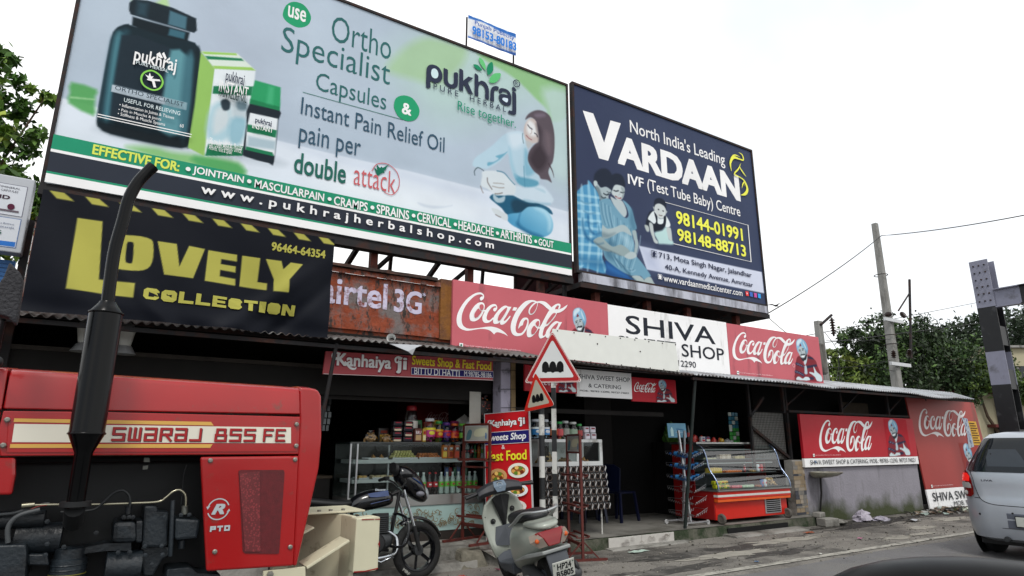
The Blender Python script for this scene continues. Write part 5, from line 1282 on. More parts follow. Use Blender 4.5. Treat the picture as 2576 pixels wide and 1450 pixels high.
# bent corner of tin on the left awning, and the plastic cup lying there
g=MB();g.add([(2.42,6.16,2.325),(2.78,6.13,2.335),(2.66,6.11,2.22),(2.60,6.09,2.25),(2.70,6.12,2.30)],[(0,1,4),(4,2,3),(0,4,3)])
o=loc_shift(obj('bent_flap',g,aw1,tin,loc=None),aw1 .location);q=o.modifiers.new('t','SOLIDIFY');q.thickness=0.003
cup=MB();cup.lathe([(0.028,0),(0.03,0.002),(0.045,0.075),(0.047,0.078),(0.043,0.074),(0.027,0.004)],24,cap=False)
o=obj('plastic_cup',cup,None,mat('clear_white_plastic','c9ccca',0.25,spec=0.6),smooth=50)
o.location=(2.47,6.22,2.375);o.rotation_euler=(R(80),R(8),R(-30));tag(o,'crumpled clear plastic cup lying on the edge of the left awning','cup')
# awning post in front
po=MB();po.tube([(7.2,6.68,0.145),(7.2,6.3,2.27)],0.024,10)
o=obj('awning_post',po,None,mat('black_green_paint','1a2422',0.5,dirt='3a2c24',dirt_amt=0.3),smooth=40,loc=(7.2,6.68,0.145))
tag(o,'thin dark steel post carrying the awning in front of the sweet shop','post')
po=MB();po.tube([(1.72,6.5,0.08),(1.80,6.4,1.2),(1.9,6.27,2.3)],0.02,8)
o=obj('awning_post',po,None,steel,smooth=40,loc=(1.72,6.5,0.08));tag(o,'leaning dark post at the left end of the sweets shop sign','post')
# --- grey wall with the wash basin, tiled pier
gw=thing('grey_wall',(12.2,6.86,0),'low grey cement wall with green damp stains below the wide cola sign','wall')
cem=mat('damp_cement','8d8a92',0.85,var=0.18,scale=1.6,bump=0.4,bscale=25,dirt='5c5a5e',dirt_amt=0.35,dirt_scale=1.4,streak=True)
# mossy foot, follows the wall's own height
n_,l_=cem.node_tree.nodes,cem.node_tree.links
b_=n_['Principled BSDF'];src=b_.inputs['Base Color'].links[0].from_socket
tc_=[x for x in n_ if x.type=='TEX_COORD'][0]
sp=n_.new('ShaderNodeSeparateXYZ');l_.new(tc_.outputs['Object'],sp.inputs[0])
ns=n_.new('ShaderNodeTexNoise');ns.inputs['Scale'].default_value=2.2;ns.inputs['Detail'].default_value=7;l_.new(tc_.outputs['Object'],ns.inputs[0])
ad=n_.new('ShaderNodeMath');ad.operation='MULTIPLY_ADD';ad.inputs[1].default_value=-0.9;l_.new(ns.outputs['Fac'],ad.inputs[0]);l_.new(sp.outputs['Z'],ad.inputs[2])
rr=n_.new('ShaderNodeMapRange');rr.inputs[1].default_value=-0.08;rr.inputs[2].default_value=-0.38;l_.new(ad.outputs[0],rr.inputs[0])
mm=n_.new('ShaderNodeMix');mm.data_type='RGBA';l_.new(rr.outputs[0],mm.inputs[0]);l_.new(src,mm.inputs[6]);mm.inputs[7].default_value=(0.045,0.055,0.022,1)
l_.new(mm.outputs[2],b_.inputs['Base Color'])
g=MB();g.box(10.36,6.80,0,14.25,6.92,0.915);loc_shift(obj('wall_face',g,gw,cem,bev=0.01),gw.location)
g=MB();g.box(10.30,6.76,0.917,14.22,6.90,0.925);loc_shift(obj('sill',g,gw,steel),gw.location)
tp=thing('tiled_pier',(10.2,6.84,0.0),'narrow pier faced with beige and slate strip tiles beside the red counter','pillar')
tc=[mat('beige_tile','94897a',0.5,var=0.15),mat('sand_tile','8a7a62',0.5,var=0.15),mat('slate_tile','3a3c44',0.45,var=0.15),mat('grey_tile','74706a',0.5,var=0.15)]
g=MB();g.box(10.03,6.80,0.14,10.35,6.95,1.05);loc_shift(obj('core',g,tp,cgm),tp.location)
rn=random.Random(3);z=0.16
while z<1.03:
 h=rn.choice([0.035,0.05,0.07]);x=10.03
 while x<10.34:
  w=min(rn.uniform(0.07,0.17),10.35-x)
  g=MB();y=6.79+rn.uniform(-.004,.004);g.box(x+.002,y,z+.002,x+w-.002,6.80,min(z+h,1.05)-.002)
  loc_shift(obj('tile',g,tp,tc[rn.choice([0,0,1,1,2,3])]),tp.location);x+=w
 z+=h
 # wire mesh frame next to the pier
wm=thing('mesh_panel',(10.1,6.95,1.06),'white cloth backed wire mesh panel with black diagonal braces beside the glass counter','panel')
g=MB();g.box(9.25,7.0,1.06,10.2,7.01,1.85);loc_shift(obj('cloth',g,wm,mat('pale_cloth','7c7c78',0.9,var=0.2)),wm.location)
g=MB()
for i in range(24):g.bar((9.27+i*0.04,6.99,1.06),(9.27+i*0.04,6.99,1.85),0.004)
for i in range(20):g.bar((9.25,6.985,1.08+i*0.04),(10.2,6.985,1.08+i*0.04),0.004)
loc_shift(obj('mesh',g,wm,steel),wm.location)
for a,b in (((9.2,6.95,1.75),(9.62,6.95,2.1)),((9.22,6.95,1.6),(10.2,6.95,1.08)),((9.22,6.95,0.9),(9.22,6.95,2.3)),((10.22,6.93,1.0),(10.22,6.93,2.3))):
 g=MB();g.bar(a,b,0.045);loc_shift(obj('brace',g,wm,steel),wm.location)
 # --- goods: jars, packs, bottles
clearp=glass('clear_plastic',(0.93,0.95,0.95),0.5,0.12)
shopg=glass('shop_glass',(0.93,0.97,0.96),0.2,0.02,0.25)
cabg=glass('cabinet_glass',(0.9,0.95,0.95),0.2,0.06,0.12)
ssteel=mat('stainless_steel','a9a9a6',0.28,0.85,var=0.12,scale=4)
alu=mat('aluminium','b9bbbd',0.35,0.7,var=0.1)
whitep=mat('white_paint','c3c6c6',0.45,var=0.08,dirt='7a766e',dirt_amt=0.15)
G_=M_goods()
def on_thing(name,loc,label,cat,group=None,rz=0):return thing(name,loc,label,cat,group,rz)
def add(root,name,mb,m=None,**k):return obj(name,mb,root,m,**k)
def jar(loc,label,lid,lab,fill,r=0.06,h=0.2,group='sweet jars on the counters',rz=0.0,lab2=None):
 t=thing('jar',loc,label,'jar',group,rz);r*=1.18;h*=1.22
 g=MB();g.lathe([(r*.9,0),(r,.01),(r,h*.62),(r*.96,h*.7),(r*.8,h*.84),(r*.72,h*.88)],16)
 add(t,'body',g,clearp,smooth=50)
 g=MB();rn=random.Random(hash(label)%999)
 for i in range(26):
  a=rn.uniform(0,6.28);q=r*.78*math.sqrt(rn.random());z=.012+rn.random()*h*.55
  g.colr(rn.choice(fill)).sph((q*math.cos(a),q*math.sin(a),z),(.014,.014,.01),6,4)
 add(t,'sweets',g,G_)['kind']='stuff'
 g=MB();g.lathe([(r*.74,h*.87),(r*.76,h*.88),(r*.76,h*.97),(r*.7,h)],16);add(t,'lid',g.colr(lid),mat('lid_'+lid,lid,0.4),smooth=40)
 g=MB();g.colr(lab).lathe([(r*1.015,h*.22),(r*1.015,h*.58)],16,cap=False)
 if lab2:g.colr(lab2).lathe([(r*1.025,h*.5),(r*1.025,h*.6)],16,cap=False);g.colr(lab2).sph((0,-r*.98,h*.38),(r*.55,r*.1,h*.09),8,5)
 add(t,'label',g,G_,smooth=50)
 return t
def bottle(loc,label,liquid,cap,lab,h=0.24,r=0.032,group='soft drink bottles',rz=0,clear=False,cat='bottle'):
 t=thing('bottle',loc,label,cat,group,rz)
 prof=[(r*.8,0),(r,h*.04),(r*.95,h*.2),(r,h*.3),(r,h*.58),(r*.85,h*.7),(r*.42,h*.87),(r*.38,h*.93)]
 g=MB();g.lathe(prof,12)
 add(t,'body',g,mat('bottle_'+liquid,liquid,0.2,spec=0.7,trans=0.35 if clear else 0.0),smooth=60)
 g=MB();g.lathe([(r*.46,h*.92),(r*.46,h)],10);add(t,'cap',g,mat('lid_'+cap,cap,0.4))
 if lab:
  g=MB();g.colr(lab).lathe([(r*1.03,h*.32),(r*1.03,h*.56)],12,cap=False)
  g.colr('c0404a' if lab!='b01828' else 'e8e8e8').sph((0,-r*.96,h*.44),(r*.5,r*.12,h*.05),8,4)
  add(t,'label',g,G_,smooth=60)
 return t
def relabel(t,label):t['label']=label;return t
# -- left glass counter
ct=thing('glass_counter',(3.32,7.2,0.20),'long stainless and glass sweets counter with a mint floral lower panel','counter')
def cadd(name,g,m,**k):return loc_shift(obj(name,g,ct,m,**k),ct.location)
X0,X1=2.42,4.20
g=MB();g.box(X0,7.22,.20,X1,7.75,.30);cadd('plinth',g,mat('dark_base','26201c',0.7))
g=MB();g.box(X0,7.20,.60,X1,7.76,.72);cadd('deck',g,ssteel,bev=.005)
g=MB();g.box(X0+.02,7.215,.305,X1-.02,7.23,.598);cadd('lower_panel',g,mat('mint_glass','9fbab6',0.2,var=0.06,spec=0.6))
g=MB();g.box(X0,7.19,.30,X0+.02,7.24,.60);g.box(X1-.02,7.19,.30,X1,7.24,.6);cadd('panel_trim',g,ssteel)
F=Flat(K);rn=random.Random(12)
for i in range(90):
 x=2.50+rn.random()*1.6;z=0.35+rn.random()*0.2;s=rn.uniform(.03,.055);a0=rn.uniform(0,6);d=rn.choice([-1,1])
 F.ribbon('panel_scroll','6e6048',[(x+s*(1-k/9)*math.cos(a0+d*k*.75),z+s*(1-k/9)*math.sin(a0+d*k*.75))for k in range(9)],[0,.007,.01,.009,.008,.007,.006,.008,.01],2)
F.rect('panel_scroll','6e6048',0,0,0.0001,0.0001)
for o in F.done(ct):o.location=(-3.32,7.213-7.2,-0.20)
for z,xa,xb,hh in ((1.09,X0+.06,X1,.045),(.875,X0+.06,3.22,.04)):
 g=MB();g.box(xa,7.24,z,xb,7.7,z+hh);cadd('shelf',g,mat('shelf_steel','b4b8b8',0.4,0.2,var=0.1),bev=.004)
for x in (X0,X1-.02,2.5):
 g=MB();g.box(x,7.2,.72,x+.018,7.22,1.32);cadd('frame_post',g,alu)
g=MB();g.box(X0,7.2,1.315,X1,7.76,1.335);cadd('top_glass',g,mat('green_edge_glass','1c2624',0.1,spec=0.8))
g=MB();g.box(X0+.02,7.203,.722,X1-.02,7.207,1.313);cadd('front_glass',g,shopg)
g=MB();g.box(X0+.001,7.22,.722,X0+.006,7.74,1.313);cadd('side_glass',g,shopg)
g=MB();g.box(3.0,7.5,.72,3.02,7.52,1.3);cadd('inner_post',g,alu)
g=MB();g.box(X0,7.74,.72,X1,7.76,1.31);cadd('back_panel',g,mat('dim_glass','0c0f0f',0.2))
TOP=1.336
# goods on top
def lump(name,loc,label,cat,cols,rx,ry,rz_,n=30,seed=1,wrap=True,group=None):
 t=thing(name,loc,label,cat,group);rn=random.Random(seed)
 g=MB()
 for i in range(n):
  a=rn.uniform(0,6.28);q=math.sqrt(rn.random());z=rn.random()
  q*=(1-z*.6)
  M=tr(rx*q*math.cos(a),ry*q*math.sin(a),rz_*z*.85+.008)@rotz(rn.uniform(0,3))@rotx(rn.uniform(-1,1))
  g.colr(rn.choice(cols)).box(-.016,-.012,-.006,.016,.012,.006,M)
 add(t,'contents',g,G_)['kind']='stuff'
 if wrap:
  g=MB();vs=[]
  g.lathe([(rx*.9,0.0),(rx*1.05,rz_*.3),(rx*.85,rz_*.75),(rx*.35,rz_*1.0),(rx*.45,rz_*1.2)],12,cap=False)
  g.v=[(x*(1+rn.uniform(-.12,.12)),y*ry/rx*(1+rn.uniform(-.12,.12)),max(0,z+rn.uniform(-.006,.006)))for x,y,z in g.v]
  add(t,'bag',g,clearp)
 return t
tan=['b08850','c49c64','96703c','a88048']
lump('snack_bag',(2.70,7.32,TOP),'clear bag of fried snacks, leftmost on the long glass counter','snack bag',tan,.085,.06,.11,40,1,group='bags of fried snacks')
lump('snack_bag',(2.88,7.30,TOP),'smaller clear bag of fried snacks touching the black packs','snack bag',tan,.075,.055,.085,34,2,group='bags of fried snacks')
pk=[0]
def pack(loc,label,w,d,h,col,cols,rz=0,cat='packet',txt=None,group=None,tc='E8E8E8'):
 t=thing('snack_pack',loc,label,cat,group,rz)
 g=MB();g.colr(col).box(-w/2,-d/2,0,w/2,d/2,h)
 add(t,'pouch',g,G_,bev=min(w,d,h)*.18,segs=2)
 F=Flat(K);rn=random.Random(pk[0]);pk[0]+=1;F.n=3
 F.rect('label',cols[0],-w*.36,h*.12,w*.36,h*.5)
 F.rect('label',cols[1],-w*.3,h*.6,w*.3,h*.8)
 if txt:F.text('lettering',tc,txt,-w*.36,h*.56,w*.36,h*.8,bold=.15,res=1)
 for o in F.done(t):o.location=(0,-d/2-.001,0)
 return t
blk=['c9b9a0','8c2a38']
for i,(x,z,c)in enumerate(((3.02,0,0),(3.02,.062,1),(3.02,.124,0),(3.02,.186,1),(3.16,0,1),(3.16,.062,0),(3.16,.124,1),(3.16,.186,0))):
 where=('left','right')[x>3.1];lv=('bottom','second','third','top')[int(z/.06+.2)]
 pack((x,7.32+.004*(i%2),TOP+z),'black snack pack, %s of the %s pile left of the red lidded jar'%(lv,where),.125,.09,.06,'15131a',(('c9b9a0','8c2a38')if c==0 else ('2a2832','a03040')),rz=R((-4,3,-2,5)[i%4]),group='black snack packs in two piles')
pack((2.90,7.46,TOP),'black box with yellow edge behind the bags of fried snacks',.14,.08,.17,'1a1616',('b8922c','6a2a20'))
pack((3.275,7.27,TOP),'brown and red ground coffee style pouch with cream seal',.10,.06,.165,'5a2a20',('b89a70','9a2430'),txt='BRU')
pack((3.355,7.27,TOP),'yellow pouch squeezed between the brown pouch and the pink jar',.05,.06,.16,'b89434',('e0d0a0','a03030'))
jar((3.25,7.42,TOP+.165*0),'tall clear jar with red lid standing highest behind the packs','a02028','d0ccc4',['201818','302420'],.07,.36)
jj=[(3.45,'clear lid jar with pink label, leftmost of the jar row','c9ccd0','c03a86',['a02a70','c85a98'],'e8d83c',.062,.235),(3.575,'red jar with green lid in the jar row','2c8a3a','b01c28',['8a2a20','50781c'],'d8a830',.05,.21),(3.685,'purple jar with purple lid in the jar row','5a2a80','5a2a80',['5a2a80','2a2038'],'c0283a',.05,.195),(3.80,'orange jar with orange lid in the jar row','d0622a','d8641c',['c86020','3a2010'],'b0202c',.052,.19),(3.915,'bright green jar with lime lid in the jar row','6cc43c','70bc30',['205a20','203028'],'1c2420',.052,.19),(4.03,'large clear jar with crimson label near the end of the row','b8bcc0','b81e5c',['b03068','d0a0b0'],'d8dcdc',.06,.21),(4.135,'clear jar with purple and yellow label, rightmost of the long counter','aab0b4','6a3a90',['303040','7a5a90'],'d8c040',.05,.21)]
for x,lb_,lid,lab,fill,l2,r,h in jj:jar((x,7.30,TOP),lb_,lid,lab,fill,r,h,lab2=l2)
F=Flat(K)
for i,(c,l2)in enumerate((('2a6a3a','d8d8c8'),('a83a2a','e8d8a0'),('c8a030','8a2a20'),('3a5a9a','d8dce0'),('8a2a5a','e0c0c8'))):
 pack((3.36+i*.13,7.46,TOP),'tall %s packet standing behind the front row of jars'%('green','red orange','yellow','blue','dark pink')[i],.10,.06,.27-.02*(i%2),c,(l2,'2a2422'),rz=R(4*i-8),group='tall packets behind the jars')
 # torn plastic sack behind the jars
def crumple(name,loc,label,cat,col,rx,ry,h,seed=1,m=None,kind=None,group=None,n=14,k=7):
 rn=random.Random(seed);g=MB();vs=[]
 for i in range(k):
  t=i/(k-1)
  q=math.sin(math.pi*min(1,t*.55+.45))**.6 if t>0 else .8
  for j in range(n):
   a=2*math.pi*j/n;w=rn.uniform(.72,1.18)
   vs.append((rx*q*w*math.cos(a),ry*q*w*math.sin(a),max(0,h*t*rn.uniform(.85,1.1))))
 g.add(vs,[(i*n+j,i*n+(j+1)%n,(i+1)*n+(j+1)%n,(i+1)*n+j)for i in range(k-1)for j in range(n)]+[tuple((k-1)*n+j for j in range(n))])
 o=obj(name,g,None,m or mat('film_'+col,col,0.25,spec=0.6,var=0.25,scale=30));o.location=loc
 return tag(o,label,cat,group)
crumple('plastic_sack',(4.05,7.50,TOP),'torn white plastic sack behind the jars in front of the dark fridge','sack','b9b7b0',.22,.08,.34,5)
# on the shelves
Z1,Z2,ZD=1.137,.917,.722
def tray(x,z,w,label):
 t=thing('tray',(x,7.36,z),label,'tray')
 g=MB();g.box(-w/2,-.11,0,w/2,.11,.006);add(t,'base',g,alu)
 for a in (-1,1):
  g=MB();g.box(-w/2,a*.11-.003,.006,w/2,a*.11+.003,.018);add(t,'rim',g,alu)
 return t
def balls(x,z,w,n,r,cols,label,layers=3):
 g=MB();rn=random.Random(int(x*100))
 for L_ in range(layers):
  m=n-L_
  for i in range(m):
   for j in range(max(2,4-L_)):
    g.colr(rn.choice(cols)).sph((x-w/2+w*(i+.5+L_*.5)/n,7.29+j*r*1.9+L_*r,z+.006+r+L_*r*1.5),r,8,6)
 o=obj('sweet_balls',g,None,G_,smooth=60,loc=(x,7.36,z+.006));o['kind']='stuff'
 return tag(o,label,'sweets')
tray(2.78,Z1,.24,'steel tray with two fried pastries on the upper shelf')
for dx,l in ((-.04,'left'),(.06,'right')):
 g=MB();g.lathe([(.034,0),(.036,.01),(.024,.03),(.008,.048),(.002,.055)],3,cap=True)
 o=obj('samosa',g,None,mat('fried_pastry','a8783c',0.6,var=0.3,scale=30),bev=.006);o.location=(2.78+dx,7.32,Z1+.006)
 tag(o,'golden fried pastry, %s of the two on the small steel tray'%l,'pastry','fried pastries on the tray')
tray(3.12,Z1,.32,'steel tray heaped with pale yellow sweet balls');balls(3.12,Z1,.30,8,.019,['b8b070','a8a45c','c4bc84'],'heap of pale yellow green sweet balls on the upper shelf')
tray(3.45,Z1,.30,'steel tray heaped with orange brown sweet balls');balls(3.45,Z1,.29,8,.018,['a85c28','b46830','94501e'],'heap of orange brown sweet balls beside the pale yellow ones',2)
for i in range(3):
 t=pack((3.66+i*.085,7.30,Z1),'%s orange fruit juice carton on the upper shelf'%('left','middle','right')[i],.072,.05,.165,('d87a28','c8682a','b84a2c')[i],(('d8b850','e8e4dc'),('8a3020','e8e4dc'),('c83c20','e8e4dc'))[i],cat='carton',txt='Real',tc='3a2416',group='juice cartons on the upper shelf')
for i in range(6):
 pack((3.915+i*.03,7.28,Z1),'small pink drink carton, %s to the right of the juice cartons'%('first','second','third','fourth','fifth','sixth')[i],.026,.03,.085,'c87a74',('e0c8b8','b83a3a'),cat='carton',group='small pink cartons in a row')
for x,w,c,l in ((2.62,.12,'b08c50','small pale slab of sweets at the left of the lower shelf'),(2.85,.26,'a89878','flat tray of cream slab sweets on the lower shelf'),(3.10,.2,'a05c28','orange slab sweets piled on the lower shelf')):
 t=tray(x,Z2,w,'steel tray under the '+l);rn=random.Random(int(x*9))
 s=thing('slab_sweets',(x,7.34,Z2+.007),l,'sweets')
 for i in range(int(w/.05)):
  for j in range(2):
   g=MB();a=-w/2+.01+i*.05;g.colr(c).box(a,-.06+j*.055,0,a+.045,-.01+j*.055,.022+rn.uniform(0,.012));add(s,'slab',g,G_,bev=.003)
db=[('a8b4b0','d8dcdc','6ab03c'),('a8b4b0','d8dcdc','6ab03c'),('1a0c0a','b01c24','b01828'),('1a0c0a','b01c24','b01828')]+[('a8b4b0','d8dcdc','6ab03c')]*7
nm=['first','second','third','fourth','fifth','sixth','seventh','eighth','ninth','tenth','eleventh']
for i,(li,ca,la)in enumerate(db):
 kind='cola bottle with red label' if li=='1a0c0a' else 'clear soda bottle with green label'
 bottle((3.30+i*.0795,7.28,ZD),'%s, %s from the left on the counter deck'%(kind,nm[i]),li,ca,la,.255,.034,'bottles on the counter deck')
for i,(li,ca,la)in enumerate((('8a9a98','b8bcbc','202830'),('9aa4a4','b8bcbc','303840'),('1a0c0a','b01c24','b01828'),('1f6a34','2c6ab0','2a8a3c'),('c8642a','2c4a90','d87a2c'),('c8d0d4','e0e4e4','58b04c'))):
 bottle((3.93+i*.052,7.26+.01*(i%2),Z1+.0),('clear soda bottle with black label','clear soda bottle leaning with dark label','dark cola bottle with red cap','green lime drink bottle','orange drink bottle with blue cap','white capped clear bottle with green label')[i]+' behind the brown rack',li,ca,la,.20,.024,'bottles at the right end of the upper shelf')
for i in range(6):
 c=('3a5a9a','9a2a34','2f6a50')[i%3]
 g=MB();g.colr(c).lathe([(.022,0),(.026,.004),(.026,.1),(.021,.108)],12)
 o=obj('drink_can',g,None,G_,smooth=50);o.location=(3.80+i*.058,7.50,ZD+.001+.19)
 tag(o,'%s drink can, %s of the row behind the bottles'%(('blue','red','green')[i%3],nm[i]),'can','drink cans behind the bottles')
g=MB();g.box(3.74,7.44,ZD+.17,4.16,7.6,ZD+.189);cadd('shelf',g,alu)
balls(3.2,ZD,.10,3,.016,['b8b8a8','c8c8bc'],'small pile of white sweet balls at the foot of the soda bottles',2)
# water bottle by the rack, cola fridge at the back
fr=thing('fridge',(4.02,8.6,0.20),'tall dark red cola fridge at the back of the left shop','fridge')
g=MB();g.box(-.36,-.3,0,.36,.3,1.85);add(fr,'cabinet',g,mat('dim_red','5c1216',0.35,var=0.1),bev=.02)
g=MB();g.box(-.34,-.325,.05,.34,-.305,1.8);add(fr,'door',g,mat('fridge_red','7a1418',0.3,var=0.1),bev=.008)
F=Flat(K);cola(F,-.16,1.42,.22,1.56,'b09a98','7a1418',2)
F.poly('torn_print','8a8680',[(-.2,1.15),(-.14,1.33),(-.05,1.24),(.06,1.18),(.2,1.2),(.3,1.16),(.3,1.05),(-.2,1.05)])
for o in F.done(fr):o.location=(0,-.328,0)
# garland of packets hanging inside
for x,y,z0,z1,l in ((2.15,7.9,1.45,1.95,'dim strip of foil sachets hanging in the dark left shop'),(1.95,7.9,1.4,1.75,'second dim strip of sachets hanging near the door post')):
 t=thing('sachet_strip',(x,y,z1),l,'sachets')
 for i in range(6):
  for j in range(5):
   g=MB();g.box(j*.05,0,-(i+1)*.08,j*.05+.035,.006,-i*.08-.012,rotz(.1*(i%3)))
   add(t,'sachet',g,mat('foil','5a5e60',0.25,0.6))
t=thing('table',(2.1,7.85,0.20),'dim brown box table in the dark behind the tractor nose','table')
g=MB();g.box(-.3,-.2,0,.25,.3,.72);add(t,'body',g,mat('brown_boards','201b18'));g=MB();g.box(-.32,-.22,.721,.27,.32,.75);add(t,'top',g,mat('brown_top','3a2e20',0.6))
g=MB();g.lathe([(.05,0),(.12,.16),(.13,.2),(.1,.24),(.02,.26)],14)
# -- racks of brown angle iron
brown=mat('red_oxide_paint','58211a',0.6,var=0.25,scale=12,dirt='2c1613',dirt_amt=0.3,dirt_scale=8)
def rack(loc,rz,h,w,label,ledges,picz):
 t=thing('display_rack',loc,label,'rack','brown iron display racks',rz)
 for x in (0,w):
  g=MB();g.box(x-.014,-.014,0,x+.014,.014,h);add(t,'post',g,brown)
  g=MB();g.box(x-.016,-.30,0.0,x+.016,.22,.028)if False else g.box(x-.30+w/2*0,-.016,0,x+.30,.016,.026,Matrix.Translation((x,0,0))@rotz(R(90))@Matrix.Translation((-x,0,0)))
  g.v=g.v;add(t,'foot',g,brown)
  for s in (-1,1):
   g=MB();g.bar((x,s*.19,.03),(x,0,.22),.014);add(t,'foot_brace',g,brown)
 for z in (h-.012,h-.22,.16):
  g=MB();g.box(.014,-.012,z,w-.014,.012,z+.024);add(t,'crossbar',g,brown)
 g=MB();g.box(.016,-.004,h-.195,w-.016,.004,h-.014);add(t,'board',g,M_goods())
 F=Flat(K);F.rect('board_print','8d8f86',.03,h-.185,w-.03,h-.025)
 F.poly('board_print','4a6a72',[(.05,h-.18),(.12,h-.17),(.15,h-.08),(.10,h-.06),(.06,h-.11)],3)
 F.poly('board_print','a8a890',[(.2,h-.14),(w-.06,h-.13),(w-.05,h-.05),(.22,h-.06)],3)
 F.rect('board_print','2a5a8a',w-.07,h-.17,w-.05,h-.1)
 for o in F.done(t):o.location=(0,-.006,0)
 for z in ledges:
  for s in (-1,1):
   g=MB();g.box(-.02,s*.075-.010,z,w+.02,s*.075+.010,z+.02);add(t,'ledge_bar',g,brown)
  for x in (0,w):
   g=MB();g.box(x-.011,-.075,z-.012,x+.011,.075,z-.001);add(t,'ledge_arm',g,brown)
  g=MB();g.box(.014,-.01,z-.09,w-.014,.01,z-.07);add(t,'crossbar',g,brown)
 return t
rack((3.80,7.04,.203),R(-77),1.34,.46,'brown iron rack standing on the left plinth before the glass counter',(.92,.60,.27),1)
rack((5.02,6.55,0.0),R(-108),1.42,.47,'brown iron rack standing on the ground before the patterned counter',(.94,.60,.26),1)
# -- standing banner board between the shops
st=thing('standee',(4.02,6.84,.205),'tall red and blue sweets shop standing board between the racks','standee')
st.rotation_euler=(R(-2),R(-3.0),R(-62))
W,H_=.62,1.47
g=MB();g.box(0,0,.012,W,.02,H_);add(st,'board',g,mat('sign_red','a83038'))
g=MB()
for a,b,c,d in ((-.008,.012,0,H_),(W,.012,W+.010,H_),(-.008,0,W+.01,.012),(-.008,H_,W+.01,H_+.008)):g.box(a,-.004,b,c,.024,d)
add(st,'edge_trim',g,whitep)
F=Flat(K)
F.rect('printed_sheet','b0171f',0,.012,W,H_)
kan_name(F,.05,1.29,.57,1.39,ol='5a0c14')
F.rect('printed_band','D0D4E4',0,1.095,W,1.245);F.rect('printed_band','1e1c5c',0,1.10,W,1.24)
F.text('lettering','DFE2F2','Sweets Shop',.03,1.115,.58,1.22,bold=.14,shear=.18)
F.text('lettering','DFE2F2','&',.24,1.035,.285,1.085)
F.text('lettering','E0D030','Fast Food',.04,.90,.58,1.015,bold=.14)
for c,rx,ry,col in (((.46,.78),.14,.085,'d8d4c8'),((.18,.72),.13,.09,'b89060'),((.45,.56),.14,.075,'e0e0dc'),((.2,.48),.15,.07,'c8a878'),((.42,.38),.15,.07,'ccc8c0')):
 F.ell('food_picture',col,c,rx,ry,20);F.ell('food_picture','8a5a2c',c,rx*.7,ry*.62,16)
 for k in range(8):F.ell('food_picture',('c89048','6a3018','d8b060','5a7a28')[k%4],(c[0]+rx*.45*math.cos(k*2.4),c[1]+ry*.38*math.sin(k*2.4)),rx*.2,ry*.25,10)
F.rect('printed_band','D0D4E4',0,.145,W,.215);F.rect('printed_band','1e1c5c',0,.148,W,.212)
F.text('lettering','DFE2F2','BITTU DI HATTI',.04,.16,.58,.20,bold=.12)
F.text('lettering','DFE2F2','M.98785-98186',.06,.085,.56,.125,bold=.12)
F.done(st)
# -- two warning signs with speed bumps on striped poles
sgw=mat('sign_white','b9bab4',0.45,var=0.12,scale=3,dirt='77736a',dirt_amt=0.3,dirt_scale=5)
def tri_round(w,h,r,n=4):
 P=[(-w/2,0),(w/2,0),(0,h)];out=[]
 for i in range(3):
  p=Vector(P[i]);a=(Vector(P[i-1])-p).normalized();b=(Vector(P[(i+1)%3])-p).normalized()
  for k in range(n+1):
   t=k/n;out.append(tuple(p+a*r*(1-t)**2+b*r*t**2))
 return out
def warn(root,w,h,z,red,face,y=0.0,double=False):
 g=MB();g.prism([(a,b+z)for a,b in tri_round(w,h,.05)],y,y+.006);add(root,'sign_plate',g,sgw)
 F=Flat(K);F.n=2
 def T(col,s,grp='printed_face',dz=0):
  cz=z+h/3;F.poly(grp,col,[(a*s,cz+(b-h/3)*s+dz)for a,b in tri_round(w,h,.05)])
 if double:T('c9c9c4',.995);T(red,.97);T('c9c9c4',.94);T(red,.925);
 else :T(red,.995)
 T(face,.73)
 bw=w*.37;bh=h*.115;bz=z+h*.2
 F.poly('printed_symbol','0c0c0e',[(-bw/2,bz),(bw/2,bz),(bw/2,bz+bh*.75),(-bw/2,bz+bh*.75)])
 for i in (-1,0,1):F.ell('printed_symbol','0c0c0e',(i*bw*.34,bz+bh*.8),bw*.165,bh*.95,20)
 for o in F.done(root):o.location=(0,y,0)
def pole(root,h,r,bands,z0=0,sq=False):
 z=z0;i=0
 blackp,wp_=mat('pole_black','16181a',0.5,var=0.2,dirt='5a5a56',dirt_amt=0.2),mat('pole_white','bdbdb8',0.5,dirt='5a5650',dirt_amt=0.3,dirt_scale=6)
 while z<h-.001:
  b=min(bands,h-z);g=MB()
  if sq:g.box(-r,-r,z,r,r,z+b)
  else :g.tube([(0,0,z),(0,0,z+b)],r,12)
  add(root,'pole_band',g,(wp_,blackp)[i%2],smooth=40);z+=b;i+=1
ws=thing('warning_sign',(4.475,6.08,0),'larger red bordered triangle sign with a row of three bumps, upper of the two','traffic sign')
ws.rotation_euler=(0,R(0),R(-44))
warn(ws,.70,.63,2.02,'8e1f22','b3b5b4',-.032,True)
pole(ws,2.2,.026,.245,sq=True)
g=MB();g.add([(-.01,.02,0),(.01,.02,0),(.01,.05,0),(-.01,.05,0)],[]);
ws2=thing('warning_sign',(4.31,6.10,0),'smaller tilted red triangle bump sign in front of the larger one','traffic sign')
ws2 .rotation_euler=(0,0,R(-78))
h2=thing('tmp',(0,0,0),'x','x');bpy.data.objects.remove(h2)
before=set(o.name for o in ws2 .children)
warn(ws2,.50,.44,1.72,'b3261c','a09c8c',-.034)
for o in list(ws2 .children):
 o.rotation_euler=(0,R(-7),0);o.location=(o.location[0]+.20,o.location[1],o.location[2]+.0)
pole(ws2,1.85,.034,.235)
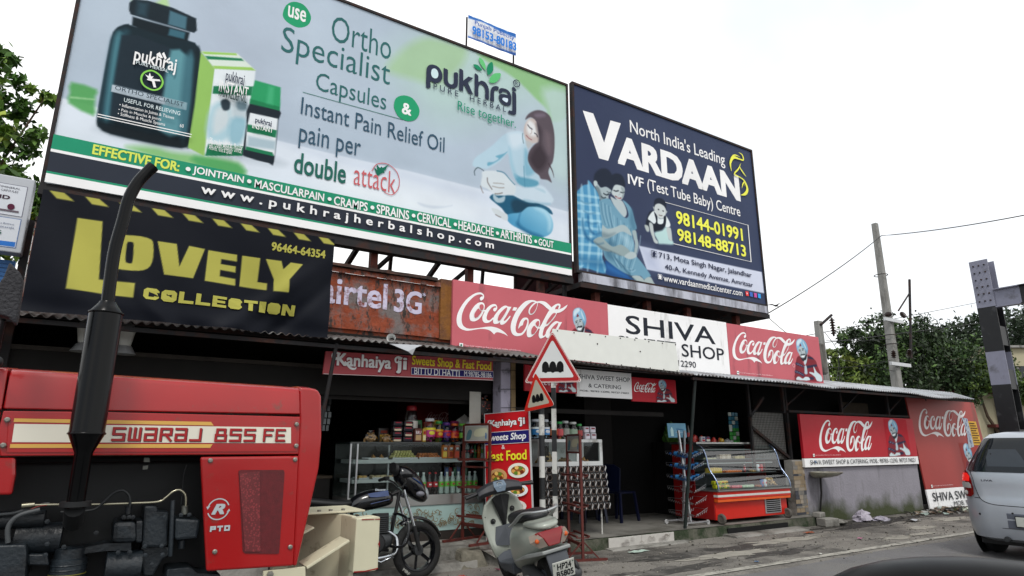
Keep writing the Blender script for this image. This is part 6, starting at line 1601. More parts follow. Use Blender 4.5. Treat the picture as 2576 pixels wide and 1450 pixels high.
# -- patterned counter with small glass case
pc=thing('snack_counter',(5.3,6.9,.14),'small white framed glass case on a counter draped with black and silver patterned cloth','counter')
def pa(name,g,m,**k):return loc_shift(obj(name,g,pc,m,**k),pc.location)
A0,A1,Y0,Y1_=4.80,5.87,6.86,7.3
g=MB()
nx=60;vs=[]
for j in range(2):
 for i in range(nx+1):
  x=A0+(A1-A0)*i/nx;vs.append((x,Y0-.006+.006*math.sin(i*.9)*(1-j)+.004*math.sin(i*2.3)*(1-j),(.47+.01*math.sin(i*.5))if j==0 else 1.03))
g.add(vs,[(i,i+1,nx+2+i,nx+1+i)for i in range(nx)])
pa('patterned_cloth',g,mat('black_cloth','141110',0.5,var=0.2));
g=MB();g.box(A0,Y0,.47,A0+.006,Y1_,1.03);pa('patterned_cloth',g,mat('black_cloth','141110'))
F=Flat(K);F.n=14
pit=.099
for r_ in range(6):
 for c in range(11):
  x=A0+.05+c*pit;z=.985-r_*.095
  F.STEP=.0003;
  F.ring('cloth_pattern','5a4c44',(x,z),.036,.036,.006,14)
  F.ell('cloth_pattern','0c0a0a',(x,z),.026,.026,12)
  F.ribbon('cloth_pattern','9c9c9c',[(x+.046,z+.045),(x+.058,z+.02),(x+.046,z-.01),(x+.05,z-.04)],[0,.017,.017,.0],3)
  F.ribbon('cloth_pattern','6c6c6e',[(x-.03,z+.044),(x,z+.036),(x+.03,z+.046)],[0,.008,0],3)
for o in F.done(pc):o.location=(-5.3,Y0-.012-6.9+.004,-.14)
g=MB();g.box(A0,Y0,1.03,A1,Y1_,1.05);pa('table_top',g,whitep)
for a,b,c,d,e_,f_ in ((A0,Y0,1.05,A1,Y0+.03,1.085),(A0,Y0,1.335,A1,Y0+.03,1.375),(A0,Y0,1.085,A0+.04,Y0+.03,1.335),(A1-.05,Y0,1.085,A1,Y0+.03,1.335),(5.42,Y0,1.085,5.46,Y0+.03,1.335),(A0,Y1_-.03,1.05,A1,Y1_,1.375),(A1-.03,Y0+.03,1.34,A1,Y1_-.03,1.375),(A0,Y0+.03,1.34,A0+.03,Y1_-.03,1.375)):
 g=MB();g.box(a,b,c,d,e_,f_);pa('case_frame',g,whitep,bev=.003)
g=MB();g.box(A0+.03,Y0+.03,1.355,A1-.03,Y1_-.03,1.365);pa('case_roof',g,whitep)
g=MB();g.box(A0+.04,Y0+.008,1.086,A1-.05,Y0+.012,1.334);pa('front_glass',g,shopg)
for x,y in ((A1-.03,Y0+.03),(A0+.05,Y0+.03),(A1-.03,Y1_-.05),(5.4,Y1_-.03)):
 g=MB();g.tube([(x,y,.14),(x,y,1.03)],.011,8);pa('leg',g,mat('pole_white','bdbdb8')if y<7 else steel)
lump('bun_heap',(5.05,7.08,1.051),'big pale brown heap of puffed snacks behind the glass of the patterned counter','snacks',['9a7c50','a88a5c','8c6c40'],.16,.12,.17,120,8,False)
lump('bun_heap',(5.35,7.05,1.051),'lower heap of brown snacks in the middle of the small glass case','snacks',['7c6040','8a6a44','6c5436'],.12,.1,.08,60,9,False)
for i in range(3):
 g=MB();g.lathe([(.036,0),(.038,.01),(.024,.032),(.008,.05),(.002,.056)],3)
 o=obj('samosa',g,None,mat('fried_pastry','a8783c'),bev=.006);o.location=(5.58+i*.065,7.0,1.051+.006+(.035 if i==1 else 0))
 tag(o,'fried pastry, %s on the red plate in the small glass case'%('left','top middle','right')[i],'pastry','fried pastries in the small case')
g=MB();g.lathe([(.13,0),(.14,.008),(.0,.006)],20,cap=False);o=obj('plate',g,None,mat('red_plate','8a1c1c',0.4));o.location=(5.64,7.03,1.0505);tag(o,'red plate in the small glass case','plate')
j2=[(4.845,'water blue label clear jar, leftmost on the patterned counter','b8c0c8','2a7ab8',['a8c4d8'],'d8e4ec',.06,.21),(5.00,'blue label clear jar behind the large sign pole','b8c0c8','2c80c0',['a8c4d8'],'d0d8e0',.055,.21),(5.13,'orange and pink sweets jar behind the sign pole','b8b8b8','c8703a',['c86a3a','b83a5a'],None,.05,.19),(5.24,'jar with green lid and pink sweets on the patterned counter','2c9a4c','c04a50',['c03a50','c8a030'],None,.045,.19),(5.34,'clear ribbed jar of pale sweets','b8bcbc','8c9088',['9a9c94','a8a8a0'],None,.05,.2),(5.47,'clear jar with white lid and green wrapped sweets','c4c8c4','8aa08a',['3a9a4a','d8d8d0','8a3a90'],None,.055,.19),(5.585,'narrow jar with green lid, right of the jar row','3aa050','a03a3a',['a03030','3a6a3a'],None,.038,.17)]
for x,lb_,lid,lab,fill,l2,r,h in j2:jar((x,7.0,1.376),lb_,lid,lab,fill,r,h,group='sweet jars on the patterned counter',lab2=l2)
for i,(x,z)in enumerate(((5.69,0),(5.80,0),(5.675,.088),(5.79,.088))):
 pack((x,6.98,1.376+z),'white cake packet, %s of the four stacked on the patterned counter'%('lower left','lower right','upper left','upper right')[i],.095,.06,.085,'b9b4bc',('c8c4cc','7a2430'),rz=R((3,-4,6,-6)[i]),group='white packets stacked on the patterned counter')
 # -- rolling wire rack of water bottles
wr=thing('bottle_rack',(7.62,7.02,.141),'rolling wire rack with three tiers of water bottles and a blue header','rack')
for y in (-.19,.19):
 g=MB();g.bar((-.24,y,.05),(.24,y,.05),.03,.02);add(wr,'base_rail',g,alu)
g=MB();g.bar((0,-.19,.05),(0,.19,.05),.03,.02);add(wr,'base_rail',g,alu)
for x in (-.24,.24):
 for y in (-.19,.19):
  g=MB();g.lathe([(.0,-.012),(.032,-.012),(.036,-.006),(.036,.006),(.032,.012),(0,.012)],16,tr(x,y,.036)@rotx(R(90)))
  o=add(wr,'castor',g,mat('castor_white','a8a8a8',0.4),smooth=40)
for x,y0,y1 in ((-.09,-.15,-.02),(.09,.15,.02)):
 g=MB();g.bar((x,y0,.06),(x,y1,1.38),.028);add(wr,'upright',g,alu)
wire=mat('wire_chrome','8c8e90',0.3,0.8)
g=MB()
for k in range(6):
 zt=1.06-k*.17
 g=MB()
 for s in (-1,1):
  pts=[(s*(.03+.24*i/12),0,0)for i in range(13)]
  for y in (-.16,.1):
   g.tube([(s*(.03+.022*i),y,zt-.02-.06*(1-i/11)+(.022 if i%2 else -.012))for i in range(12)],.003,5)
  g.tube([(s*.03,-.16,zt-.08),(s*.03,.1,zt-.08)],.003,5);g.tube([(s*.27,-.16,zt+.01),(s*.27,.1,zt+.01)],.003,5)
  g.tube([(s*.03,-.17,zt-.07),(s*.28,-.17,zt+.03)],.0035,5)
 add(wr,'wire_tier',g,wire)
g=MB();g.box(-.16,-.012,1.28,.16,.002,1.50);o=add(wr,'header_card',g,mat('header_blue','6aa6c4',0.4));o.rotation_euler=(R(-6),0,R(-18))
F=Flat(K);F.text('header_print','2a5a90','Winery',-.02,1.39,.11,1.42,bold=.1);F.text('header_print','DDE8EE','packaged water',-.03,1.35,.12,1.37);F.poly('header_print','b8d8e8',[(-.12,1.3),(-.07,1.3),(-.07,1.4),(-.09,1.44),(-.1,1.44),(-.12,1.4)])
for o in F.done(wr):o.location=(0,-.014,0);o.rotation_euler=(R(-6),0,R(-18))
waterm=glass('water_plastic',(0.72,0.82,0.9),0.9,0.15)
wb0=None
for k in range(3):
 zt=1.06-k*.17
 for s in (-1,1):
  for i in range(3):
   x=7.62+s*(.07+.075*i);z=.141+zt-.035-.055*(1-i/3)+.028
   lbl='blue water bottle lying on the %s tier, %s side, %s from the upright'%(('top','middle','third')[k],('left','right')[s>0],('first','second','third')[i])
   if wb0 is None:
    wb0=thing('water_bottle',(x,6.84,z),lbl,'bottle','water bottles lying on the wire rack')
    g=MB();g.lathe([(.022,0),(.031,.008),(.028,.05),(.031,.08),(.03,.13),(.031,.16),(.012,.21),(.012,.225)],12,rotx(R(-90)));add(wb0,'body',g,waterm,smooth=60)
    g=MB();g.colr('3a78b0').lathe([(.032,.06),(.032,.13)],12,rotx(R(-90)),cap=False);add(wb0,'label',g,G_,smooth=60)
    g=MB();g.lathe([(.014,.22),(.014,.24)],10,rotx(R(-90)));add(wb0,'cap',g,mat('lid_blue','2a5aa0',0.4))
   else :dup(wb0,(x,6.84+.01*(i%2),z),lbl)
   # -- red curved glass sweet cabinet
fc=thing('sweet_cabinet',(8.85,7.0,.14),'bright red refrigerated sweet cabinet with curved glass front on wheels','display cabinet')
def fa(name,g,m,**k):return loc_shift(obj(name,g,fc,m,**k),fc.location)
B0,B1=7.95,9.74
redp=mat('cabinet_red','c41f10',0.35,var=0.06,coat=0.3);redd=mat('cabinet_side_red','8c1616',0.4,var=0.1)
org=mat('cabinet_orange','d8581c',0.4)
g=MB();g.box(B0+.02,6.76,.20,B1-.02,7.55,.50);fa('body',g,redp,bev=.006)
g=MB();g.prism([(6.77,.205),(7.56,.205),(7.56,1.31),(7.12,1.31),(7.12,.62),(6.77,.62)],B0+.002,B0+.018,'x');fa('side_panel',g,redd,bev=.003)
g=MB();g.prism([(6.77,.50),(7.55,.50),(7.55,.61),(6.77,.61)],B0+.02,B1-.02,'x');fa('well',g,redp)
for z0,z1,y,m in ((.565,.61,6.685,redp),(.532,.564,6.68,mat('band_white','c8c8c4',0.4)),(.503,.531,6.682,redp),(.46,.502,6.69,org)):
 g=MB();g.box(B0,y,z0,B1,6.768 if z0>.5 else 6.758,z1);fa('bumper_stripe',g,m,bev=.004)
g=MB();g.box(B0-.01,6.66,.611,B1+.01,7.1,.63);fa('glass_sill',g,ssteel,bev=.003)
prof=[(6.665,.632),(6.67,.70),(6.70,.78),(6.76,.86),(6.81,.93),(6.835,1.0),(6.85,1.08),(6.875,1.17),(6.93,1.26),(7.04,1.315)]
pr_=spline(prof,3,False)
g=MB();n=len(pr_);vs=[(B0+.02,a,b)for a,b in pr_]+[(B1-.02,a,b)for a,b in pr_]
g.add(vs,[(i,i+1,n+i+1,n+i)for i in range(n-1)]);fa('curved_glass',g,cabg,smooth=60)
for x in (B0+.008,B1-.012):
 g=MB();g.tube([(x,a,b)for a,b in pr_],.012,8);fa('edge_trim',g,mat('blue_chrome','8a98b0',0.2,0.8),smooth=60)
 g=MB();m=[(a,b)for a,b in prof]+[(7.12,1.31),(7.12,.632)];g.prism(m,x,x+.004,'x');fa('side_glass',g,cabg)
g=MB();g.box(B0-.01,7.02,1.315,B1+.01,7.58,1.345);fa('top',g,ssteel,bev=.004)
g=MB();g.box(B0+.02,7.50,.62,B1-.02,7.54,1.31);fa('back_panel',g,mat('cabinet_inside','3a3d3e',0.4))
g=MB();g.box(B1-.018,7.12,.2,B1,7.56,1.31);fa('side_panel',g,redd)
SH=[(.645,6.74),(.86,6.9),(1.07,6.95)]
for z,y in SH[1:]:
 g=MB();g.box(B0+.03,y,z,B1-.03,7.49,z+.012);fa('shelf',g,mat('cabinet_shelf','55595a',0.4,0.3))
 g=MB();g.box(B0+.03,y+.05,z+.15,B1-.03,y+.09,z+.165);fa('lamp_tube',g,mat('pale_tube','8a908e',0.4))
g=MB();g.box(B0+.03,6.72,.632,B1-.03,7.49,.644);fa('shelf',g,mat('cabinet_shelf','55595a',0.4,0.3))
# louvre
g=MB();g.box(9.14,6.748,.235,9.55,6.7595,.475);fa('vent_frame',g,alu,bev=.004)
for i in range(7):
 g=MB();g.box(9.17,6.742,.255+i*.03,9.52,6.7475,.272+i*.03);fa('vent_slot',g,mat('black_void','050505'))
for x,y in ((8.02,6.70),(9.66,6.72),(8.02,7.5),(9.66,7.5)):
 g=MB();g.torus(.055,.026,20,8,tr(x,y,.141+.079)@roty(R(90))@rotz(0));g.lathe([(0,-.02),(.035,-.02),(.04,0),(.035,.02),(0,.02)],14,tr(x,y,.22)@roty(R(90)))
 fa('wheel',g,mat('wheel_grey','5a5650',0.8,var=0.2),smooth=50)
def block_sweets(x,z,y,nx,ny,s,cols,label,h=.03):
 t=thing('sweet_pieces',(x,y,z),label,'sweets');rn=random.Random(int(x*77+z*9))
 for i in range(nx):
  for j in range(ny):
   g=MB();g.colr(rn.choice(cols)).box(i*s,j*s,0,i*s+s*.86,j*s+s*.86,h+rn.uniform(0,.012));add(t,'piece',g,G_,bev=.004)
 return t
q=[(8.12,1.083,7.0,7,2,.035,['b8b48c','c4c0a0'],'flat cream sweets at the left of the top cabinet shelf',.012),(8.45,1.083,7.0,7,2,.04,['b0a08c','c4b8a8'],'cream and pink cubes on the top cabinet shelf',.06),(8.82,1.083,7.0,7,2,.035,['b8a878','a89868'],'row of butter coloured pieces on the top cabinet shelf',.035),(9.1,1.083,7.0,8,2,.035,['3a2018','4a2a1c'],'dark brown pieces on the top cabinet shelf',.035),(9.42,1.083,7.0,5,2,.035,['90a060','a8b878'],'light green pieces at the right of the top cabinet shelf',.03),(8.12,.873,6.95,6,2,.05,['b89c3c','c8ac50'],'yellow blocks on the middle cabinet shelf',.07),(8.5,.873,6.95,9,2,.045,['a8541c','b8642a'],'orange brown pieces on the middle cabinet shelf',.025),(9.18,.873,6.95,4,2,.04,['b08c48'],'tan pieces on the middle cabinet shelf',.03),(8.42,.645,6.78,6,2,.04,['c07078','b86068'],'pink sweets on the bottom cabinet shelf',.03),(8.68,.645,6.78,6,2,.045,['90a888','a8b8a0'],'pale green sweets on the bottom cabinet shelf',.03),(9.05,.645,6.78,5,2,.04,['8a4a1c'],'brown sweets on the bottom cabinet shelf',.02)]
for a in q:block_sweets(*a)
for i in range(6):
 pack((8.10+(i%3)*.105,6.82+.02*(i%2),.645+(i//3)*.06),'yellow and green noodle pack, %s in the cabinet corner pile'%('bottom left','bottom middle','bottom right','top left','top middle','top right')[i],.10,.08,.055,'b8b020',('3a5a20','c0381c'),rz=R(8*(i%3)-8),group='yellow noodle packs in the cabinet')
for i,(x,z)in enumerate(((9.16,.645),(9.24,.645),(9.28,.873),(9.37,.873))):
 g=MB();g.colr(('30508a','b8bcc0','b8bcc0','9a2a30')[i]).lathe([(.024,0),(.028,.005),(.028,.105),(.022,.115)],12)
 g.colr('b02030').sph((0,-.026,.06),(.016,.006,.018),6,4)
 o=obj('drink_can',g,None,G_,smooth=50);o.location=(x,6.93 if z>.8 else 6.79,z+.001)
 tag(o,('blue drink can standing on the bottom cabinet shelf','silver drink can beside the blue one in the cabinet','silver can on the middle cabinet shelf','red can on the middle cabinet shelf')[i],'can')
bottle((8.98,6.96,.873),'small red sauce bottle on the middle cabinet shelf','7a1c14','d8d8d8','b01828',.12,.018,None)
lump('bread_pile',(9.5,6.9,.645),'pile of wrapped buns at the right end of the cabinet','buns',['b09060','c4a878','9a7848'],.16,.1,.13,60,14,False)
# on top of the cabinet
TT=1.346
for i in range(9):
 o=crumple('snack_pouch',(7.99+.07+i*.075,7.15+.05*(i%2),TT),'%s snack pouch, number %s from the left on the red cabinet top'%(('red','dark red','orange red')[i%3],nm[i]),'snack pouch',('b02a20','8a1c1c','c0402a')[i%3],.05,.04,.12-.006*i,20+i,group='red snack pouches on the cabinet',n=8,k=5)
pack((8.13,7.06,TT),'white and navy biscuit packet in front of the red pouches',.09,.05,.085,'b8b4b8',('8a2a30','2a2a5a'))
pack((8.24,7.06,TT),'navy biscuit packet with cream seal in front of the red pouches',.11,.05,.085,'24264a',('b8b4a8','8a3a40'))
crumple('snack_pouch',(8.66,7.12,TT),'yellow crumpled snack pouch on the cabinet top','snack pouch','b08c28',.06,.05,.07,31,n=8,k=5)
crumple('snack_pouch',(8.8,7.12,TT),'clear grey crumpled bag on the cabinet top','snack bag','7a7c7c',.07,.05,.06,32,n=8,k=5)
bottle((7.97,7.2,TT),'dark soda bottle standing at the left corner of the red cabinet','1c1210','2a2a2a','9a2a2a',.26,.036,None)
# hanging packets in the dark behind
for x,z,c,l in ((9.12,1.72,'2c6478','blue and green strip of sachets hanging right of the cabinet'),(9.12,1.46,'3a8a3c','green strip of sachets hanging below the blue strip')):
 t=thing('sachet_strip',(x,7.3,z+.14),l,'sachets')
 for i in range(4):
  for j in range(3):
   g=MB();g.colr(c if (i+j)%3 else 'a8b0a8').box(j*.085,0,-(i+1)*.07-.003,j*.085+.07,.02,-i*.07-.01);add(t,'sachet',g,G_,bev=.006)
crumple('snack_pouch',(8.75,8.3,1.35),'large dim green snack bag standing in the dark behind the cabinet','snack bag','3a5a24',.22,.08,.36,41)
t=thing('shelf_stand',(8.75,8.3,.14),'dark box stand carrying the large green bag behind the cabinet','stand')
g=MB();g.box(-.35,-.15,0,.35,.15,1.209);add(t,'body',g,dark)
# -- blue plastic tables and chairs in the dark
blue=mat('dark_blue_plastic','0b1430',0.4,var=0.1)
def chair(loc,rz,label):
 t=thing('plastic_chair',loc,label,'chair','blue plastic chairs in the sweet shop',rz)
 g=MB();g.box(-.2,-.2,.42,.2,.2,.445);add(t,'seat',g,blue,bev=.01)
 g=MB();g.prism([(-.2,.45),(.2,.45),(.22,.8),(.1,.86),(-.1,.86),(-.22,.8)],.19,.21);add(t,'backrest',g,blue,bev=.006)
 for x in (-1,1):
  for y in (-1,1):
   g=MB();g.bar((x*.22,y*.22,0),(x*.18,y*.18,.42),.035);add(t,'leg',g,blue)
 return t
chair((6.6,8.1,.144),R(160),'dark blue plastic chair with its back to the street')
chair((7.05,7.9,.144),R(100),'dark blue plastic chair beside the rolling water rack')
t=thing('plastic_table',(6.1,8.3,.144),'dark blue plastic table behind the patterned counter','table')
g=MB();g.box(-.4,-.35,.68,.4,.35,.71);add(t,'table_top',g,blue,bev=.01)
for x in (-1,1):
 for y in (-1,1):
  g=MB();g.bar((x*.34,y*.29,0),(x*.34,y*.29,.68),.05);add(t,'leg',g,blue)
  # -- wash basin on the grey wall, bricks, bags and litter
wbn=thing('wash_basin',(10.62,6.8,.8),'dirty white wash basin fixed to the grey wall with a drain pipe','basin')
rings=[]
cer=mat('dirty_ceramic','a19f90',0.35,var=0.25,scale=6,dirt='4a4436',dirt_amt=0.45,dirt_scale=4)
for z,a,b in ((-.055,.06,.06),(-.04,.16,.14),(-.01,.25,.2),(.03,.30,.24),(.05,.305,.245),(.05,.27,.21),(.02,.24,.18),(-.02,.14,.1)):
 rings.append([(a*math.cos(2*math.pi*i/24),-.02+min(0.02,-b*.9+b*math.sin(2*math.pi*i/24)+.0),z)for i in range(24)])
g=MB();g.loft(rings);add(wbn,'bowl',g,cer,smooth=50)
g=MB();g.tube([(0,-.12,-.05),(.01,-.10,-.3),(.015,-.04,-.6),(.02,-.03,-.78)],.016,8);add(wbn,'drain_pipe',g,mat('black_pipe','1c1a18',0.7,var=0.4),smooth=50)
g=MB();g.tube([(-.02,-.01,.22),(-.02,-.06,.225),(-.02,-.09,.2)],.012,8);g.sph((-.02,-.03,.255),(.02,.02,.025),8,5);add(wbn,'tap',g,mat('tap_blue_white','5a7aa0',0.4),smooth=50)
for i,(x,y,z,s,l)in enumerate(((10.32,6.45,0,(.3,.2,.13),'large concrete block on the ground at the foot of the tiled pier'),(10.30,6.58,.131,(.2,.13,.08),'small brick lying on the larger block by the pier'))):
 g=MB();g.box(-s[0]/2,-s[1]/2,0,s[0]/2,s[1]/2,s[2]);o=obj('concrete_block',g,None,cgm,bev=.015);o.location=(x,y,z);o.rotation_euler=(0,0,R(-12+20*i));tag(o,l,'block')
g=MB();g.sph((0,0,0),(.2,.16,.045),14,8);o=obj('flat_stone',g,None,cgm,smooth=60);o.location=(10.62,6.48,.05);tag(o,'flat rounded grey stone under the wash basin','stone')
crumple('plastic_bag',(11.5,6.52,0),'crumpled lilac white plastic bag lying against the grey wall','plastic bag','a8a2ae',.2,.15,.2,51)
crumple('plastic_bag',(11.85,6.4,0),'flatter torn part of the white bag trailing to the right','plastic bag','9c98a4',.25,.12,.08,52)
def litter(x,y,w,d,col,label,rz,seed,h=.012):
 rn=random.Random(seed);g=MB();n=4;m=3;vs=[(w*(i/n-.5)+rn.uniform(-.01,.01),d*(j/m-.5)+rn.uniform(-.01,.01),.006+rn.uniform(0,h))for j in range(m+1)for i in range(n+1)]
 g.colr(col,1).add(vs,[(j*(n+1)+i,j*(n+1)+i+1,(j+1)*(n+1)+i+1,(j+1)*(n+1)+i)for j in range(m)for i in range(n)])
 o=obj('litter',g,None,G_);o.location=(x,y,0.004);o.rotation_euler=(0,0,rz);return tag(o,label,'litter')
litter(5.85,6.22,.3,.11,'b8ccc0','flat white and green wrapper on the ground before the tiled step',R(10),1)
litter(9.25,6.1,.18,.08,'a0502c','orange wrapper on the ground right of the red cabinet',R(-10),2)
litter(9.3,5.35,.1,.05,'b06a8a','small pink scrap near the white road line',.2,3)
litter(12.2,6.02,.3,.14,'b8bcc0','white plastic scrap on the ground before the grey wall',.1,4,.04)
litter(6.5,4.98,.05,.04,'3a6a9a','tiny blue scrap beside the road line',.5,5)
litter(3.25,6.02,.1,.05,'b03a24','small red wrapper on the ground by the low step',.2,6,.02)
litter(3.75,6.15,.06,.04,'7a2a4a','tiny dark pink wrapper near the ramp',.6,7,.02)
litter(7.6,4.9,.05,.03,'b8b8b0','tiny white scrap on the road line',.3,8)
# rubbish heap at the far end
g=MB();rn=random.Random(77)
for i in range(260):
 x=rn.gauss(0,.75);y=rn.gauss(0,.13);c=rn.choice(['4a4640','5a564c','3a3a34','8a8c88','a8aca8','6a5a48','3a4a2c','7a6a5a','90a098'])
 s=rn.uniform(.02,.08);M=tr(x,y,.02+rn.random()*.06*math.exp(-x*x))@rotz(rn.uniform(0,6))@rotx(rn.uniform(-.8,.8))
 g.colr(c,1).add([M@Vector(p)for p in ((-s,-s*.6,0),(s,-s*.5,rn.uniform(0,.02)),(s*.8,s*.6,0),(-s*.7,s*.5,rn.uniform(0,.03)))],[(0,1,2,3)])
o=obj('rubbish',g,None,G_);o.location=(14.6,6.45,0);o['kind']='stuff';tag(o,'strewn rubbish and scraps along the foot of the leaning cola panel','rubbish')
crumple('plastic_bag',(15.0,6.3,0),'white and green torn bag on the rubbish near the silver car','plastic bag','b0b8a8',.28,.12,.09,55)
# gravel and dust grit on the verge
g=MB();rn=random.Random(5)
for i in range(2600):
 x=rn.uniform(1.5,18);y=rn.uniform(4.9,6.5)if rn.random()<.8 else rn.uniform(3.8,4.9);s=rn.uniform(.003,.010)*(2.4 if rn.random()<.07 else 1)
 g.colr(rn.choice(['6a665e','4a4842','8a867c']),1).sph((x,y,s*.5),(s,s*.8,s*.6),5,3)
o=struct('gravel',g,G_);o['kind']='stuff';tag(o,'scattered grit and pebbles on the verge',None)
# two white lanterns hanging at the left
for x,l in ((-.22,'left white lantern hanging under the black banner behind the exhaust'),(.08,'right white lantern hanging under the black banner behind the exhaust')):
 t=thing('lantern',(x,6.6,2.09),l,'lantern','white lanterns under the black banner')
 g=MB();g.lathe([(.10,0),(.06,.07),(.055,.075)],14);add(t,'skirt',g,alu,smooth=50)
 g=MB();g.lathe([(.05,.076),(.07,.2),(.072,.21)],14);add(t,'glass_body',g,mat('milky','b0b0aa',0.3),smooth=50)
 g=MB();g.lathe([(.09,.211),(.05,.27),(.012,.3),(.008,.33)],14);add(t,'cap',g,alu,smooth=50)
 # --- poles, wires, rail gantry, houses and trees behind
conc=mat('pole_concrete','8b8a86',0.9,var=0.2,scale=2,bump=0.3,dirt='5c5a55',dirt_amt=0.35,dirt_scale=3,streak=True)
def cable(name,pts,r,label,cat='wire',group=None,sagv=0.0,parent=None,m=None):
 g=MB();q=[]
 for (a,b)in zip(pts[:-1],pts[1:]):
  a,b=Vector(a),Vector(b)
  for i in range(10):
   t=i/10;p=a.lerp(b,t);p.z-=sagv*4*t*(1-t)*(b-a).length*.1;q.append(p)
 q.append(Vector(pts[-1]));g.tube(q,r,5)
 if parent:return obj(name,g,parent,m or steel)
 o=obj(name,g,None,m or mat('black_cable','1a1a1c',0.6),loc=tuple(q[0]));return tag(o,label,cat,group)
p2=thing('utility_pole',(17.75,8.7,0),'tall tapering grey concrete pole rising behind the tin roof with crossarms','pole')
g=MB()
g.loft([[(-.15,-.12,0),(.15,-.12,0),(.15,.12,0),(-.15,.12,0)],[(.06,-.07,7.45),(.20,-.07,7.45),(.20,.07,7.45),(.06,.07,7.45)]]);add(p2,'shaft',g,conc,bev=.02)
for z,w in ((4.55,.95),(3.35,1.0)):
 g=MB();g.box(-w/2+.1,-.17,z,w/2+.1,-.11,z+.09);add(p2,'crossarm',g,alu)
ins=mat('brown_insulator','2a1c18',0.3)
for x,z,a in ((-.25,4.72,80),(.5,4.8,-60),(-.3,3.65,10),(.55,3.75,20)):
 g=MB();M=tr(x,-.2,z)@roty(R(a));g.lathe([(.02,-.12),(.06,-.1),(.03,-.07),(.07,-.05),(.03,-.02),(.07,0),(.03,.03),(.06,.05),(.02,.1)],10,M);add(p2,'insulator',g,ins,smooth=50)
for z in (3.95,4.2,4.75,5.9):
 g=MB();g.torus(.17,.012,14,5,tr(.05,0,z));add(p2,'wire_band',g,steel)
g=MB();g.bar((1.2,-.2,5.9),(.7,-.15,3.6),.05);g.bar((.4,-.15,4.9),(1.1,-.2,5.5),.03);add(p2,'stay_bar',g,steel)
cable('service_wire',[(10.3,7.3,3.66),(17.9,8.58,7.05),(15.2,4.5,5.82),(13.2,1.6,4.9)],.012,'thin wire from the clinic billboard corner up over the concrete pole to the right',sagv=.1)
p3=thing('utility_pole',(15.3,9.2,0),'shorter pale concrete pole with hanging insulator at the end of the roof signs','pole')
g=MB();g.loft([[(-.13,-.1,0),(.13,-.1,0),(.13,.1,0),(-.13,.1,0)],[(-.09,-.07,4.42),(.09,-.07,4.42),(.09,.07,4.42),(-.09,.07,4.42)]]);add(p3,'shaft',g,conc,bev=.015)
g=MB();g.bar((-.05,-.1,4.3),(.5,-.1,4.62),.05);add(p3,'bracket',g,steel)
g=MB();g.lathe([(.02,-.5)]+[q for i in range(6)for q in ((.03,-.44+i*.07),(.08,-.43+i*.07),(.03,-.39+i*.07))]+[(.02,.0)],10,tr(.48,-.1,4.55));add(p3,'insulator',g,ins,smooth=40)
for i,(a,b,s)in enumerate((((11.3,9.2,3.3),(60,14,13.3),.02),((13.4,9.3,3.55),(60,15,11.2),.02),((15.4,9.1,3.9),(18.2,8.6,4.15),.1),((15.3,9.1,3.2),(17.5,8.6,3.5),.25),((15.3,9.2,3.6),(18.0,8.6,3.2),.2),((10.3,7.2,3.68),(12.2,7.4,3.2),.5))):
 cable('overhead_wire',[a,b],.010 if i<2 else .007,('upper long railway wire running right','lower long railway wire running right','short wire between the two poles, topmost','sagging wire between the two poles, lowest','middle wire between the two poles','loose wire hanging from the clinic billboard corner')[i],sagv=s)
for i in range(3):
 pts=[(15.2+.3*i,9.0,4.1-.5*i),(15.7,9.0,3.6-.3*i),(15.5+.1*i,9.0,2.9),(15.25,9.0,2.5)]
 g=MB();g.tube(spline(pts,6,False),.008,5);o=obj('loose_cable',g,p3,mat('black_cable','1a1a1c',0.6));loc_shift(o,p3 .location)
bird=thing('bird',(17.0,11.5,5.45),'tiny dark bird in flight in the white sky between billboard and pole','bird')
g=MB();g.loft([[(-.16,0,0),(-.16,.01,0),(-.16,0,.01)],[(0,-.035,-.02),(0,.035,-.02),(0,0,.04)],[(.12,-.005,.0),(.12,.005,0),(.12,0,.01)]]);add(bird,'body',g,mat('bird_dark','17171a',0.8))
for s in (-1,1):
 g=MB();g.add([(-.05,0,.01),(.06,0,.01),(.03,s*.16,.10),(-.12,s*.28,.06)],[(0,1,2),(0,2,3)]);add(bird,'wing',g,MATS['bird_dark'])
 # striped height gauge over the road
ga=thing('height_gauge',(15.4,5.5,0),'black and white banded steel height gauge post beside the road at the right','gantry')
gb,gwm=mat('gauge_black','121316',0.5,var=0.2,dirt='3a3a3c',dirt_amt=0.2),mat('gauge_white','7c7d8c',0.5,var=0.1,dirt='5a5a62',dirt_amt=0.25)
zz=[(0,.35,gwm),(.35,2.5,gb),(2.5,3.18,gwm),(3.18,4.12,gb),(4.12,5.14,gwm)]
for z0,z1,m in zz:
 g=MB();g.box(-.02,-.17,z0,0,.17,z1);g.box(0,-.012,z0,.30,.012,z1);g.box(.30,-.17,z0,.32,.17,z1);add(ga,'post_band',g,m)
for z in (1.2,2.4,3.3):
 g=MB();g.box(.02,-.16,z,.29,-.14,z+.4);add(ga,'batten_plate',g,gb)
for i in range(6):
 for j in (-1,0,1):
  g=MB();g.sph((-.028,j*.1,4.25+i*.155),.018,8,5);add(ga,'bolt',g,steel)
for y0,y1,m in ((-.62,-.18,gwm),(-3.2,-.62,gb),(-4.2,-3.2,gwm),(-6.8,-4.2,gb)):
 g=MB();g.box(.0,y0,4.10,.02,y1,4.45);g.box(-.07,y0,4.08,.09,y1,4.10);g.box(-.07,y0,4.45,.09,y1,4.47);add(ga,'beam_band',g,m)
g=MB();g.box(-.1,-7.1,0,.2,-6.8,5.1);add(ga,'far_post',g,gb)
